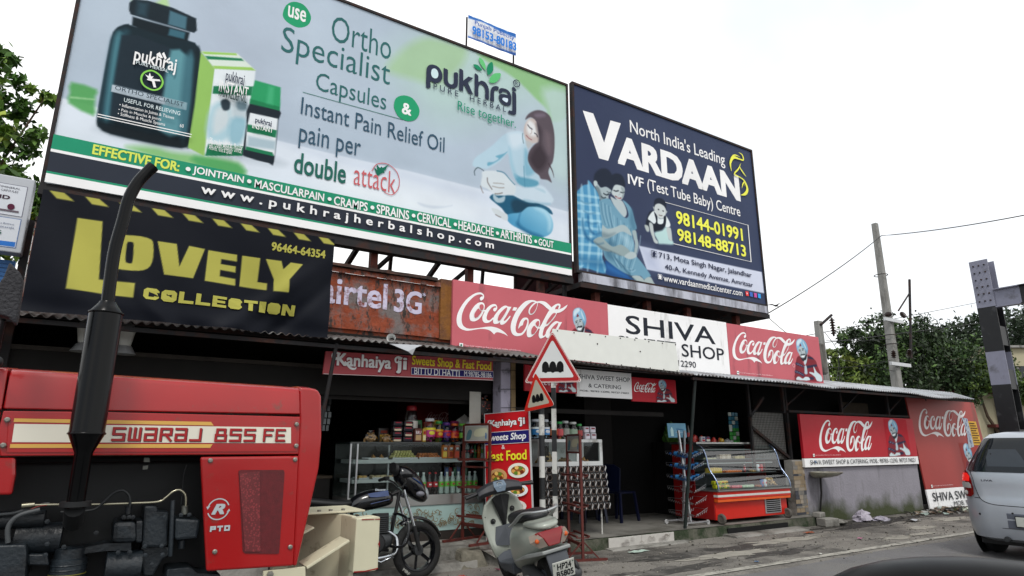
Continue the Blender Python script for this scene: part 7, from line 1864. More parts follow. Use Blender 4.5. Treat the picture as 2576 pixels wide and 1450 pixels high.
# pale compound wall and house at the right
yl=mat('pale_yellow_wall','aca58a',0.9,var=0.12,scale=.5,dirt='7a7260',dirt_amt=0.25,dirt_scale=.5,streak=True)
mar=mat('maroon_trim','5a2422',0.8,var=0.2)
cw=thing('compound_wall',(33.3,14.68,0),'pale yellow station building wall with maroon coping beyond the shed','building',None,R(-32))
g=MB();g.box(0,0,0,16,.25,3.66);add(cw,'wall',g,yl);g=MB();g.box(-.1,-.12,3.663,16.1,.3,3.82);add(cw,'coping',g,mar)
for x in (2.6,7.8):
 g=MB();g.box(x,-.008,0,x+1.3,-.001,2.1);add(cw,'doorway',g,mat('black_void','050505'));g=MB();g.box(x-.3,-.55,2.1,x+1.5,-.01,2.24);add(cw,'canopy',g,mar)
hs=thing('house',(49.5,17.9,0),'cream two storey house with railings partly hidden by the trees','house',None,R(-32))
g=MB();g.box(0,0,0,14,9,7.6);add(hs,'wall',g,yl);g=MB();g.box(-.3,-.3,7.603,14.3,9.3,7.75);add(hs,'roof',g,conc)
g=MB();g.box(-.6,-.9,4.2,14.2,-.003,4.35);add(hs,'balcony_slab',g,mat('damp_slab','4a4a42',0.9,var=0.4))
for z in (4.85,5.2):
 g=MB();g.bar((-.6,-.85,z),(14,-.85,z),.05);add(hs,'railing',g,steel)
for x in (1.0,4.2,8.0):
 g=MB();g.box(x,-.012,5.1,x+1.2,-.002,6.4);o=add(hs,'window',g,mat('dim_pane','1c2226',0.2));g=MB();g.box(x+.57,-.03,5.1,x+.63,-.014,6.4);add(o,'bar',g,conc)
for i,(x,y,z)in enumerate(((32.4,14.9,4.6),(36.0,13.2,4.7),(37.5,12.6,5.0))):
 t=thing('street_lamp',(x,y,0),'small lamp above the pale wall, %s'%('left of the big tree','at the right end of the tree','by the striped gauge')[i],'lamp','small lamps behind the pale wall')
 g=MB();g.tube([(0,0,0),(0,0,z)],.06,8);add(t,'post',g,conc);g=MB();g.bar((.1,0,z-.05),(-.9,-.1,z-.35 if i==0 else z-.55),.16,.07);add(t,'lamp_head',g,(alu,steel,steel)[i])
 # trees: trunk, limbs and thousands of separate leaves
def leafmat(name,a,b):
 if name in MATS:return MATS[name]
 m=mat(name,(1,1,1),0.55,attr=True,var=0.3,scale=1.2,spec=0.4)
 m.node_tree.nodes['Principled BSDF'].inputs['Subsurface Weight'].default_value=0.0
 return m
LC=['2c3f1c','37502a','43602a','243618','5a7230','4c6a2c']
def crown_leaves(blobs,n,s,cols,seed,droop=.5):
 rn=np.random.default_rng(seed);vs=[];cs=[];fs=[]
 tot=sum(b[3]**2 for b in blobs)
 for bx,by,bz,br in blobs:
  k=int(n*br**2/tot)
  # twiggy clumps inside each blob
  nc=max(6,k//44);d=rn.normal(size=(nc,3));d/=np.linalg.norm(d,axis=1)[:,None]
  cen=np.array([bx,by,bz])+d*br*(rn.random((nc,1))**.35)*np.array([1,1,.8])
  shade=rn.choice(len(cols),nc)
  idx=rn.integers(0,nc,k);p=cen[idx]+rn.normal(size=(k,3))*br*.14
  a=rn.normal(size=(k,3));a[:,2]-=droop;a/=np.linalg.norm(a,axis=1)[:,None]
  b=np.cross(a,rn.normal(size=(k,3)));b/=np.linalg.norm(b,axis=1)[:,None]
  L=s*(.6+.8*rn.random((k,1)));W=L*.45
  q=np.stack([p-a*L*.5,p+b*W*.5,p+a*L*.5,p-b*W*.5],1)
  base=len(vs)*0
  vs.append(q.reshape(-1,3));c=np.array([lin(x,1.25)for x in cols])[shade[idx]]*(.55+.9*rn.random((k,1)));cs.append(np.repeat(c,4,0))
 V=np.concatenate(vs);Cc=np.concatenate(cs);return V,Cc
def leaf_obj(name,V,Cc,parent):
 n=len(V);me=bpy.data.meshes.new(name);me.vertices.add(n);me.vertices.foreach_set('co',V.ravel());me.loops.add(n);me.loops.foreach_set('vertex_index',np.arange(n,dtype=np.int32))
 me.polygons.add(n//4);me.polygons.foreach_set('loop_start',np.arange(0,n,4,dtype=np.int32));me.update(calc_edges=True)
 ca=me.color_attributes.new('Col','FLOAT_COLOR','POINT');ca.data.foreach_set('color',np.concatenate([Cc,np.ones((n,1))],1).astype(np.float32).ravel())
 me.materials.append(leafmat('leaf',0,0));o=bpy.data.objects.new(name,me);COL.objects.link(o);o.parent=parent;o['kind']='stuff';return o
bark=mat('bark','4a3c30',0.95,var=0.35,scale=8,bump=0.8,bscale=14)
def tree(name,loc,h,blobs,n,s,label,cols=LC,seed=1,tr_=.22,group=None):
 t=thing(name,loc,label,'tree',group);rn=random.Random(seed)
 g=MB();g.tube([(0,0,0),(.05,.03,h*.3),(-.05,.05,h*.55)],[tr_,tr_*.8,tr_*.55],10);add(t,'trunk',g,bark,smooth=60)
 for bx,by,bz,br in blobs:
  g=MB();a=Vector((0,0,h*rn.uniform(.3,.55)));b=Vector((bx,by,bz));m=a.lerp(b,.5)+Vector((rn.uniform(-.2,.2),rn.uniform(-.2,.2),-.1))
  g.tube([a,m,b],[tr_*.45,tr_*.3,.01],7);add(t,'limb',g,bark)
 V,Cc=crown_leaves(blobs,n,s,cols,seed);leaf_obj('crown',V,Cc,t);return t
tree('broadleaf_tree',(32,15.5,0),6,[(0,0,5.5,1.7),(-1.2,.4,4.8,1.5),(1.0,-.6,6.3,1.25),(2.2,-1.2,5.2,1.6),(-.3,.2,6.6,1.1),(-1.9,.8,6.0,.9),(1.8,-.8,4.0,1.7),(-.6,0,3.9,1.6),(3.4,-1.7,4.6,1.1)],24000,.2,'large dark green broadleaf tree behind the tall concrete pole',['24331c','34482a','1b2615','425a2a','2a3a20'],3)
tree('broadleaf_tree',(29.6,16.8,0),4,[(0,0,4.2,1.2),(-.9,.4,3.6,1.0),(.8,-.4,4.9,.9),(-.2,.1,5.4,.6),(1.2,-.6,3.6,1.2)],12000,.2,'smaller yellow green tree at the left edge of the big dark tree',['4c5e28','5a6a2c','3c4e22','6a7434','44581f'],4)
tree('broadleaf_tree',(35.6,12.9,0),4,[(0,0,4.6,1.0),(.8,-.4,4.0,1.0),(-.9,.5,4.2,1.0),(0,0,5.4,.7)],7000,.2,'light green bushy tree right of the big tree before the house',['3e5226','4c602c','2f4020','54682c'],5)
tree('broadleaf_tree',(60,24,0),9,[(0,0,9.0,3),(4,-2,9.8,3.2),(8,-4,10.4,3.2),(-4,2,8.0,2.6),(12,-6,11.5,3.2)],18000,.4,'far dark tree line rising behind the house at the right edge',['1c2a18','22301c','263620'],6)
tree('broadleaf_tree',(43,8.2,0),5,[(0,0,4.4,1.3),(1.5,-.8,5.6,1.3),(0.4,0,3.2,1.3)],8000,.22,'yellow green shrubby tree at the right edge behind the striped gauge',['4c5e28','5a6a2c','3c4e22','6a7434'],8)
tree('broadleaf_tree',(-2.2,9.4,0),4.2,[(0.2,0,4.5,.9),(-.9,.2,5.3,.8),(.5,.2,3.9,.75),(.1,-.1,5.9,.5),(.70,.1,4.95,.4),(1.02,.1,5.72,.2),(.62,.1,5.5,.38),(-.9,0,4.2,.9),(.95,.1,4.45,.45),(.45,0,6.1,.26),(.95,0,4.05,.4)],10500,.13,'leafy green tree at the left edge behind the herbal billboard',['46682a','5a7c34','38561f','6e8c38','7c8a2c'],9,.07)
# left hoarding box with medicine print and blue louvred box
mh=thing('hoarding',(-1.3,6.8,2.3),'small white lightbox of medicine adverts at the far left edge','hoarding')
def ma(name,g,m,**k):return loc_shift(obj(name,g,mh,m,**k),mh.location)
g=MB();g.box(-2.2,6.8,2.94,-.80,6.95,3.64);ma('box',g,mat('lightbox_white','aeb2b8',0.5,var=0.06),bev=.01)
g=MB();g.box(-.82,6.94,.2,-.76,7.0,3.3);ma('post',g,steel)
F=Flat(K)
F.rect('printed_frame','5a5a66',-2.1,3.27,-.84,3.56);F.rect('printed_frame','b4b8be',-2.095,3.275,-.845,3.555)
F.rect('printed_frame','3a5a8a',-2.1,2.98,-.84,3.25);F.rect('printed_frame','b4b8be',-2.095,2.985,-.845,3.245)
F.poly('printed_frame','2a62a8',[(-2.09,2.99),(-.85,2.99),(-.85,3.035),(-1.1,3.03),(-1.4,3.07),(-2.09,3.07)])
F.text('lettering','3a3a44','VITAMIN, MULTIMINERAL',-1.25,3.515,-.89,3.535,res=1);F.text('lettering','3a3a44','& ANTIOXIDANT CAPSULES',-1.25,3.485,-.9,3.505,res=1)
F.text('lettering','33202c','V-NID',-1.16,3.415,-.95,3.45,bold=.15);F.ell('printed_frame','4a1c30',(-.93,3.35),.026,.028)
F.rect('printed_frame','5a5058',-1.4,3.305,-.87,3.32)
F.text('lettering','3a4a6a','Folic Acid, L-Glutathione, Grape Extract,',-1.3,3.18,-.88,3.2,res=1);F.text('lettering','3a4a6a','Antioxidants & Multiminerals',-1.3,3.15,-.88,3.17,res=1)
F.text('lettering','2f5a4a','M-5G',-1.13,3.09,-.96,3.125,bold=.1)
for o in F.done(mh,tr(0,6.799,0)):loc_shift(o,mh.location)
bs=thing('shutter_box',(-1.3,6.95,2.0),'bright blue louvred box below the medicine lightbox at the far left','box')
for i in range(12):
 g=MB();g.box(-2.2,6.95+.004*(i%2),2.45+i*.038,-.84,6.99,2.483+i*.038);loc_shift(obj('slat',g,bs,mat('shutter_blue','2f6aa8',0.5,var=0.1)),bs.location)
g=MB();g.box(-2.2,6.995,.2,-.84,7.05,2.44);loc_shift(obj('support_wall',g,bs,shadewall),bs.location)
# --- red tractor, foreground left
trc=thing('tractor',(0.2,2.9,0),'red tractor with black upright exhaust, dark engine and cream front weight block','tractor')
def ta(name,g,m,par=None,**k):
 o=obj(name,g,par or trc,m,**k)
 return o if par else loc_shift(o,trc.location)
TR=mat('tractor_red','9c0c0f',0.27,var=0.14,scale=4,coat=0.4,dirt='7a3028',dirt_amt=0.08,dirt_scale=14,bump=0.05,bscale=6)
ENG=mat('engine_grey','20282e',0.42,var=0.45,scale=6,bump=0.15,bscale=90,dirt='12161a',dirt_amt=0.5,dirt_scale=7)
ENGD=mat('engine_dark','0c0f11',0.6,var=0.4)
BLK=mat('gloss_black','040506',0.22,var=0.1,spec=0.22)
BOLT=mat('zinc','8a8880',0.4,0.7)
def rim(pts,y0,y1,name,m=TR,bev=.008):g=MB();g.prism(pts,y0,y1);return ta(name,g,m,bev=bev,segs=3)
top=[(-0.273,1.54),(-0.091,1.537),(0.655,1.522),(0.663,1.419),(0.016,1.414),(-0.273,1.413)]
g=MB()
rings=[]
for (ux,uz),(lx,lz)in zip((top[0],top[1],top[2]),(top[5],top[4],top[3])):
 rings.append([(lx,2.60,lz),(ux,2.60+.004,uz-.02),(ux+.0,2.612,uz-.006),(ux,2.63,uz+.002),(ux,2.9,uz+.03),(ux,3.17,uz+.002),(ux,3.2,uz-.02),(lx,3.2,lz)])
g.loft(rings);ta('bonnet',g,TR,smooth=35,bev=.004)
a=[(-0.629,1.546),(-0.28,1.541),(-0.276,1.408),(-0.602,1.402)]
g=MB();g.loft([[(a[3][0],2.6,a[3][1]),(a[0][0],2.61,a[0][1]),(a[0][0],2.9,a[0][1]+.03),(a[0][0],3.19,a[0][1]),(a[3][0],3.2,a[3][1])],[(a[2][0],2.6,a[2][1]),(a[1][0],2.61,a[1][1]),(a[1][0],2.9,a[1][1]+.03),(a[1][0],3.19,a[1][1]),(a[2][0],3.2,a[2][1])]]);ta('cowl',g,TR,bev=.006)
rim([(-0.271,1.406),(0.016,1.41),(0.663,1.409),(0.67,1.265),(0.035,1.266),(-0.257,1.266),(-0.274,1.343)],2.598,2.625,'side_panel')
rim([(-0.602,1.4),(-0.277,1.406),(-0.277,1.324),(-0.262,1.267),(-0.578,1.268)],2.6,2.62,'rear_side_panel')
rim([(-0.577,1.261),(-0.218,1.261),(-0.21,1.209),(-0.21,1.147),(-0.558,1.157)],2.6,2.64,'rear_panel')
g=MB();q=[(-0.255,1.388),(0.648,1.393),(0.658,1.276),(-0.244,1.277)];g.prism(q,2.594,2.599);ta('raised_panel',g,TR,bev=.0025,segs=2)
lo=rim([(0.317,1.258),(0.668,1.259),(0.68,0.857),(0.379,0.867)],2.592,2.618,'lower_front_panel')
# nose cowl: rounded front
nose=[(0.656,1.522),(0.697,1.521),(0.726,1.515),(0.74,1.492),(0.754,1.331),(0.752,1.21),(0.729,1.064),(0.709,0.94),(0.696,0.856),(0.682,0.857),(0.67,1.253),(0.665,1.409)]
g=MB();n=9;rings=[]
cx=sum(p[0]for p in nose)/len(nose)
for i in range(n):
 t=i/(n-1);y=2.592+t*.62;b=math.sin(math.pi*min(max((t),.0),1))**.5 if 0<t<1 else 0
 rings.append([(p[0]-.004+(.02*b if p[0]>.70 else 0),y,p[1]+.02*b*(1 if p[1]>1.45 else 0))for p in nose])
g.loft(rings);ta('nose',g,TR,smooth=40,bev=.012,segs=3)
# grille mesh in the lower panel
gr=[(0.451,1.205),(0.458,1.21),(0.612,1.207),(0.617,1.198),(0.622,0.908),(0.615,0.906),(0.501,0.917),(0.493,0.925)]
g=MB();g.prism(gr,2.589,2.5915);ta('grille_mesh',g,mat('red_mesh','5a1218',0.5,var=0.3,scale=60,bump=0.12,bscale=400))
g=MB();g.prism([(0.454,1.199),(0.525,1.203),(0.554,0.919),(0.5,0.924)],2.586,2.5888)  # lighter strip over the mesh, its sheen put into the colour
m_=mat('mesh_shine','7c2c30',0.5,var=0.2);
if 'Dots' not in m_:
 m_['Dots']=1;n_,l_=m_.node_tree.nodes,m_.node_tree.links;b_=n_['Principled BSDF'];src=b_.inputs['Base Color'].links[0].from_socket
 vo=n_.new('ShaderNodeTexVoronoi');vo.inputs['Scale'].default_value=130;tc_=[x for x in n_ if x.type=='TEX_COORD'][0];l_.new(tc_.outputs['Object'],vo.inputs['Vector'])
 rr=n_.new('ShaderNodeMapRange');rr.inputs[1].default_value=.2;rr.inputs[2].default_value=.5;rr.inputs[3].default_value=1.25;rr.inputs[4].default_value=.6;l_.new(vo.outputs['Distance'],rr.inputs[0])
 mm=n_.new('ShaderNodeMix');mm.data_type='RGBA';mm.blend_type='MULTIPLY';mm.inputs[0].default_value=1;l_.new(src,mm.inputs[6]);l_.new(rr.outputs[0],mm.inputs[7]);l_.new(mm.outputs[2],b_.inputs['Base Color'])
ta('grille_mesh',g,m_)
for p in [(-0.256,1.378),(-0.254,1.299),(0.648,1.379),(0.653,1.297),(0.351,1.245),(0.653,1.245),(0.399,0.931),(0.661,0.926)]:
 g=MB();y=2.592;g.lathe([(.0085,0),(.0085,.005),(.005,.008),(0,.008)],10,tr(p[0],y,p[1])@rotx(R(90)));ta('bolt',g,BOLT,smooth=40)
def strokes(F,grp,col,t,x0,z0,x1,z1,th,gap=.22,shear=0.0,wd=None):
 D_={'s':[[(1,1),(0,1),(0,.5),(1,.5),(1,0),(0,0)]],'w':[[(0,1),(0,0),(1,0),(1,1)],[(.5,0),(.5,1)]],'a':[[(0,1),(1,1),(1,0),(0,0),(0,.5),(1,.5)]],'R':[[(0,0),(0,1),(1,1),(1,.5),(0,.5)],[(.45,.5),(1,0)]],'J':[[(1,1),(1,0),(0,0)]],'8':[[(0,0),(0,.5),(1,.5),(1,0),(0,0)],[(.1,.5),(.1,1),(.9,1),(.9,.5)]],'5':[[(1,1),(0,1),(0,.55),(1,.55),(1,0),(0,0)]],'F':[[(1,1),(0,1),(0,0)],[(0,.5),(.85,.5)]],'E':[[(1,1),(0,1),(0,0),(1,0)],[(0,.5),(.9,.5)]],'P':[[(0,0),(0,1),(1,1),(1,.45),(0,.45)]],'T':[[(0,1),(1,1)],[(.5,1),(.5,0)]],'O':[[(0,0),(0,1),(1,1),(1,0),(0,0)]]}
 n=len(t);w=(x1-x0)/(n+(n-1)*gap);h=z1-z0;u=th*.5;grp='%s|%d'%(grp,len(F.groups))
 for i,c in enumerate(t):
  bx=x0+i*w*(1+gap)
  for pl in D_[c]:
   q=[(bx+u+p[0]*(w-2*u),z0+u+p[1]*(h-2*u))for p in pl]
   for a_,b_ in zip(q[:-1],q[1:]):
    dx,dz=b_[0]-a_[0],b_[1]-a_[1];L_=math.hypot(dx,dz);dx,dz=dx/L_*u,dz/L_*u
    k=1.0;pts=[(a_[0]-dx*k-dz,a_[1]-dz*k+dx),(b_[0]+dx*k-dz,b_[1]+dz*k+dx),(b_[0]+dx*k+dz,b_[1]+dz*k-dx),(a_[0]-dx*k+dz,a_[1]-dz*k-dx)]
    F.poly(grp,col,[(p[0]+(p[1]-z0)*shear,p[1])for p in pts]);F.n-=.9
F=Flat(.9);F.STEP=.0003;F.n=2
F.poly('decal','e0dccc',[(-0.236,1.366),(0.628,1.367),(0.633,1.307),(-0.234,1.309)])
F.poly('decal','d8a850',[(-0.239,1.383),(0.339,1.383),(0.349,1.37),(0.022,1.371),(-0.239,1.372)]);F.poly('decal','d8a850',[(-0.237,1.303),(0.353,1.303),(0.346,1.29),(-0.236,1.291)])
for dx,dz,c in ((.0025,-.0025,'4a3038'),(0,0,'a01016')):
 e=0.034,1.313,0.312,1.361;strokes(F,'decal_lettering',c,'swaRaJ',e[0]+dx if False else (0.034,1.313)[0]+dx,(0.034,1.313)[1]+dz,(0.312,1.361)[0]+dx,(0.312,1.36)[1]+dz,0.0080)
 strokes(F,'decal_lettering',c,'855',(0.356,1.312)[0]+dx,(0.356,1.312)[1]+dz,(0.498,1.361)[0]+dx,(0.498,1.36)[1]+dz,0.0080)
 strokes(F,'decal_lettering',c,'FE',(0.526,1.313)[0]+dx,(0.526,1.313)[1]+dz,(0.608,1.361)[0]+dx,(0.608,1.361)[1]+dz,0.0080)
for o in F.done(trc,tr(0,2.5935,0),mat('decal_print',(1,1,1),.3,attr=True,var=.03)):loc_shift(o,trc.location)
F=Flat(.9);F.STEP=.0003;F.n=2
c=(0.396,1.075);sv='b4bcc0'
F.ring('emblem',sv,c,.0355,.0355,.004,16,20,170);F.ring('emblem',sv,c,.0355,.0355,.004,16,200,350)
F.poly('emblem',sv,[(c[0]+.036,c[1]+.0),(c[0]+.028,c[1]-.012),(c[0]+.040,c[1]-.008)]);F.poly('emblem',sv,[(c[0]-.036,c[1]),(c[0]-.028,c[1]+.012),(c[0]-.041,c[1]+.01)])
F.text('emblem',sv,'R',c[0]-.022,c[1]-.018,c[0]+.022,c[1]+.018,bold=.25,shear=.3)
strokes(F,'emblem',sv,'PTO',(0.375,0.998)[0],(0.374,0.999)[1],(0.441,1.019)[0],(0.441,1.018)[1],.0058)
for o in F.done(trc,tr(0,2.5915,0),MATS['decal_print']):loc_shift(o,trc.location)
# exhaust in front of the side panel
ex=[(-0.027,1.331),(-0.04,1.538),(-0.045,1.729)]
ey=2.45
mx0,mx1=(ex[0][0]+ex[2][0])/2,ex[2][1]
mz0=ex[0][1]
XM=mx0
g=MB();g.lathe([(.025,-.22),(.025,-.055),(.035,-.032),(.049,0),(.0505,.006),(.049,.012),(.049,mx1-mz0-.01),(.047,mx1-mz0),(.034,mx1-mz0+.018),(.026,mx1-mz0+.03),(.024,mx1-mz0+.035)],28,tr(XM,ey,mz0));ta('muffler',g,BLK,smooth=40)
for p,z in ((.052,.004),(.051,mx1-mz0-.004)):
 g=MB();g.torus(p-.002,.0035,28,6,tr(XM,ey,mz0+z));ta('muffler_seam',g,BLK,smooth=60)
g=MB();g.lathe([(.032,0),(.036,.003),(.02,.022)],24,tr(XM,ey,mx1+.012));ta('clamp',g,mat('worn_chrome','8a8c92',0.3,0.7),smooth=40)
pt_=[(-0.045,1.749),(-0.054,1.928),(-0.06,2.055),(-0.059,2.135),(-0.044,2.206),(-0.014,2.271)]
g=MB();P3=spline([(XM,pt_[0][1])]+[(XM+(p[0]-pt_[0][0])*.5 if i<1 else XM+.006*i+max(0,(p[0]-pt_[2][0])),p[1])for i,p in enumerate(pt_[1:])],5,False)
g.tube([(p[0],ey,p[1])for p in P3],[.0195]*(len(P3)-3)+[.0195,.0205,.0205],20);ta('exhaust_stack',g,BLK,smooth=50)
g=MB();d=Vector((P3[-1][0]-P3[-4][0],0,P3[-1][1]-P3[-4][1])).normalized();e0=Vector((P3[-1][0],ey,P3[-1][1]));g.tube([e0+d*.0005,e0+d*.002],.0175,20);ta('stack_opening',g,MATS['black_void'])
g=MB();g.tube([(XM,ey,mz0-.22),(XM,ey+.1,mz0-.27),(XM,2.8,mz0-.28)],.028,12);g.tube([(XM,ey,mz0-.215),(XM,ey,mz0-.2)],.042,16);ta('exhaust_elbow',g,ENGD,smooth=50)
# mirror at the left edge
mo=[(-0.327,1.75),(-0.31,1.796),(-0.303,1.845),(-0.272,1.814),(-0.264,1.796),(-0.259,1.715),(-0.258,1.677),(-0.26,1.655),(-0.282,1.675),(-0.317,1.683)]
g=MB();g.prism(mo,2.38,2.44);ta('mirror_back',g,mat('mirror_plastic','2c2c30',0.75,var=0.2,bump=0.6,bscale=120),bev=.012,segs=3)
g=MB();p=(-0.294,1.661);g.tube([(p[0],2.42,p[1]+.01),(p[0]-.01,2.5,p[1]-.1),(p[0]-.02,2.62,1.56)],.007,8);g.sph((p[0]-.02,2.60,1.56),.02,10,6);ta('mirror_stalk',g,ENGD,smooth=50)
# engine seen below the side panel
g=MB();g.box(-.75,2.80,.55,.42,3.05,1.24);ta('engine_block',g,ENGD,bev=.01)
g=MB();g.box(-.78,2.86,1.1,.78,3.15,1.26);ta('head_cover',g,ENGD,bev=.01)
g=MB();g.box(.42,2.70,.86,.60,3.1,1.24);ta('radiator_side',g,ENGD)
def ucyl(name,p0,p1,r,y,m=ENG,n=20,par=None):
 g=MB();a_=Vector((p0[0],y,p0[1]));b_=Vector((p1[0],y,p1[1]));d_=(b_-a_)
 g.tube([a_,a_+d_*.02,b_-d_*.02,b_],[r*.9,r,r,r*.9],n);return ta(name,g,m,smooth=40)
def ubox(name,q,y0,y1,m=ENG,bev=.006):
 g=MB();g.prism(q,y0,y1);return ta(name,g,m,bev=bev,segs=2)
ucyl('starter_motor',(-0.193,1.002),(-0.063,0.998),.050,2.72);ucyl('dynamo',(-0.248,1.063),(-0.117,1.064),.028,2.70)
ubox('steering_box',[(-0.272,1),(-0.152,0.994),(-0.146,0.969),(-0.138,0.882),(-0.255,0.894)],2.62,2.8);ubox('bracket',[(-0.147,0.959),(-0.093,0.955),(-0.083,0.92),(-0.142,0.926)],2.66,2.8)
g=MB();p=(-0.032,0.915);g.lathe([(.05,-.12),(.052,-.02),(.052,.015),(.045,.02),(.045,.05),(.03,.055)],22,tr(p[0],2.70,p[1]));ta('oil_filter',g,ENG,smooth=40)
for dz in (-.03,-.015,0):
 g=MB();g.torus(.052,.0022,22,5,tr(p[0],2.70,p[1]+dz));ta('filter_rib',g,(ENG,ENG,mat('yellow_line','6a6420',.5))[int(dz*-67)],smooth=60)
ubox('pump_arm',[(-0.039,0.959),(0.064,0.973),(0.14,0.971),(0.145,0.942),(0.067,0.949),(-0.034,0.942)],2.68,2.78)
ubox('pump_body',[(0.076,1.047),(0.145,1.045),(0.157,0.974),(0.08,0.978)],2.64,2.8,bev=.016);ubox('pump_flange',[(0.145,1.044),(0.166,1.044),(0.172,0.97),(0.153,0.971)],2.66,2.8)
ubox('pump_cap',[(0.099,1.061),(0.136,1.061),(0.139,1.047),(0.099,1.048)],2.66,2.76);ubox('gear_case',[(0.165,1.091),(0.205,1.089),(0.21,1.071),(0.245,1.068),(0.253,0.948),(0.174,0.952),(0.166,1.067)],2.67,2.82,bev=.008)
ubox('second_pump',[(0.263,1.048),(0.349,1.037),(0.345,0.984),(0.348,0.973),(0.271,0.972)],2.64,2.8,bev=.014);ubox('gear_case_lower',[(0.174,0.952),(0.258,0.946),(0.279,0.923),(0.245,0.902),(0.222,0.851),(0.192,0.854),(0.172,0.924)],2.7,2.84)
ucyl('lower_filter',(0.072,0.894),(0.182,0.891),.052,2.70);ucyl('upright_pipe',(0.25,1.108),(0.264,0.921),.0075,2.64)
ucyl('pump_spigot',(0.299,0.967),(0.3,0.939),.011,2.68);ucyl('pump_neck',(0.117,1.093),(0.118,1.066),.010,2.67);ucyl('pump_neck',(0.293,1.087),(0.295,1.057),.011,2.66,mat('pipe_nut','6a6c66',.4,.6))
g=MB();g.prism([(0.26,0.876),(0.337,0.875),(0.361,0.855),(0.439,0.842),(0.442,0.816),(0.259,0.835)],2.66,2.8);ta('axle_carrier',g,ENG,bev=.008)
def pipe(name,pts,r,y,m,rr=10):
 g=MB();q=spline(pts,5,False);g.tube([(p[0],y,p[1])for p in q],r,rr);return ta(name,g,m,smooth=60)
STP=mat('bright_pipe','a09c88',0.25,0.85)
pipe('fuel_line',[(-0.182,1.11),(-0.1,1.11),(0.018,1.105),(0.123,1.104),(0.203,1.105),(0.226,1.118),(0.245,1.136),(0.266,1.143),(0.285,1.13),(0.292,1.11),(0.294,1.086)],.0042,2.645,STP);ucyl('line_union',(-0.183,1.11),(-0.149,1.112),.0085,2.645,STP)
HO=mat('rubber_hose','14181a',.5,var=.2)
pipe('hose',[(-0.076,1.086),(0.007,1.087),(0.035,1.105),(0.064,1.139),(0.089,1.148),(0.109,1.134),(0.117,1.114),(0.119,1.094)],.0045,2.635,HO);pipe('hose',[(-0.252,1.086),(-0.208,1.087),(-0.175,1.095),(-0.131,1.11),(-0.111,1.112)],.005,2.66,mat('grey_hose','44484a',.5));pipe('hose',[(-0.199,1.002),(-0.206,1.04),(-0.2,1.066),(-0.178,1.085),(-0.132,1.097)],.0075,2.63,MATS['grey_hose'])
pipe('red_wire',[(-0.156,1.1),(-0.136,1.108),(-0.116,1.11)],.0016,2.628,mat('red_wire','7a2a22',.5));pipe('hose',[(0.285,1.09),(0.284,1.137),(0.282,1.191),(0.288,1.228)],.0028,2.70,HO)
rn=random.Random(8)
for p in [(-0.108,1.058),(-0.098,0.989),(0.032,1.014),(0.106,1.059),(0.122,1.059),(0.133,1.058),(0.282,1.057),(0.309,1.056),(0.181,0.96),(0.233,0.957),(0.186,0.931),(0.239,0.928),(0.21,0.899),(0.23,1.054),(-0.052,0.976),(0.104,0.946),(0.138,0.944),(-0.098,0.955)]:
 g=MB();g.lathe([(.0075,0),(.0075,.012),(0,.013)],6,tr(p[0],2.655,p[1])@rotx(R(90)));ta('bolt',g,ENG)
for q in ([(0.146,1.255),(0.162,1.255),(0.165,1.24),(0.146,1.24)],[(0.146,1.227),(0.162,1.228),(0.161,1.215),(0.146,1.214)]):
 g=MB();g.prism(q,2.7,2.72);ta('clip',g,MATS['pipe_nut'])
 # chassis, wheels (mostly below the picture)
g=MB();g.box(-1.4,2.75,.45,.7,3.05,.6);ta('chassis',g,ENG)
tyre=mat('tyre_rubber','141414',.8,var=.25,bump=.5,bscale=60)
for x,y,r,w in ((.15,2.52,.34,.09),(.15,3.32,.34,.09),(-1.75,2.35,.72,.2),(-1.75,3.5,.72,.2)):
 g=MB();g.torus(r-w,w,36,10,tr(x,y,r)@rotx(R(90)));t=ta('wheel',g,tyre,smooth=60)
 g=MB();g.lathe([(r-w*1.7,-.05),(r-w*1.9,0),(.08,.03),(0,.03)],24,tr(x-.2,y-2.9,r)@rotx(R(90)));obj('rim',g,t,mat('rim_grey','8a8c8c',.5),smooth=40).location=-t.location+Vector((0,0,0))-Vector((0,0,0))if False else (0,0,0)
 t.children[0].location=(.2,2.9,0)
g=MB();g.loft([[(-1.75+.8*math.cos(a_),y,.72+.8*math.sin(a_))for a_ in [R(20+14*i)for i in range(10)]]for y in (2.12,2.14,2.6,2.62)],cap=False,closed=False);ta('fender',g,TR,smooth=40).modifiers.new('t','SOLIDIFY').thickness=.01
# cream weight block and guard plates
CR=mat('cream_paint','c2bea4',.45,var=.08,dirt='6e6048',dirt_amt=.16,dirt_scale=7)
g=MB();q=[(0.924,1.009),(1,1.014),(1.026,1.01),(1.026,0.993),(1.027,0.812),(1.015,0.803),(0.922,0.805)];g.prism(q,2.62,2.69);ta('weight_block',g,CR,bev=.006,segs=2)
g=MB();q2=[(0.732,1.058),(0.772,1.054),(0.92,1.029),(1.025,1.012)];z_=q2[3][1]
g.box(q2[0][0]+.02,2.80,z_+.004,q2[3][0],3.06,z_+.012);ta('top_plate',g,CR,bev=.002)
g=MB();g.box(.70,3.03,.74,q2[3][0]-.1,3.05,z_);ta('far_plate',g,CR,bev=.002)
g=MB();xa=q[0][0]+.005;g.prism([(xa,2.691),(xa+.02,2.691),(xa+.01,2.80),(.775,3.03),(.70,3.03),(.70,3.015),(.765,3.012),(xa-.012,2.79)],.70,z_,'z');ta('inner_plate',g,CR,bev=.004)
g=MB();g.prism([(0.73,0.849),(0.892,0.934),(0.895,0.925),(0.735,0.839)],2.60,2.72);ta('lower_strut',g,CR,bev=.002);g=MB();g.prism([(0.694,0.939),(0.781,0.978),(0.785,0.971),(0.694,0.928)],2.72,2.86);ta('lower_strut',g,CR,bev=.002)
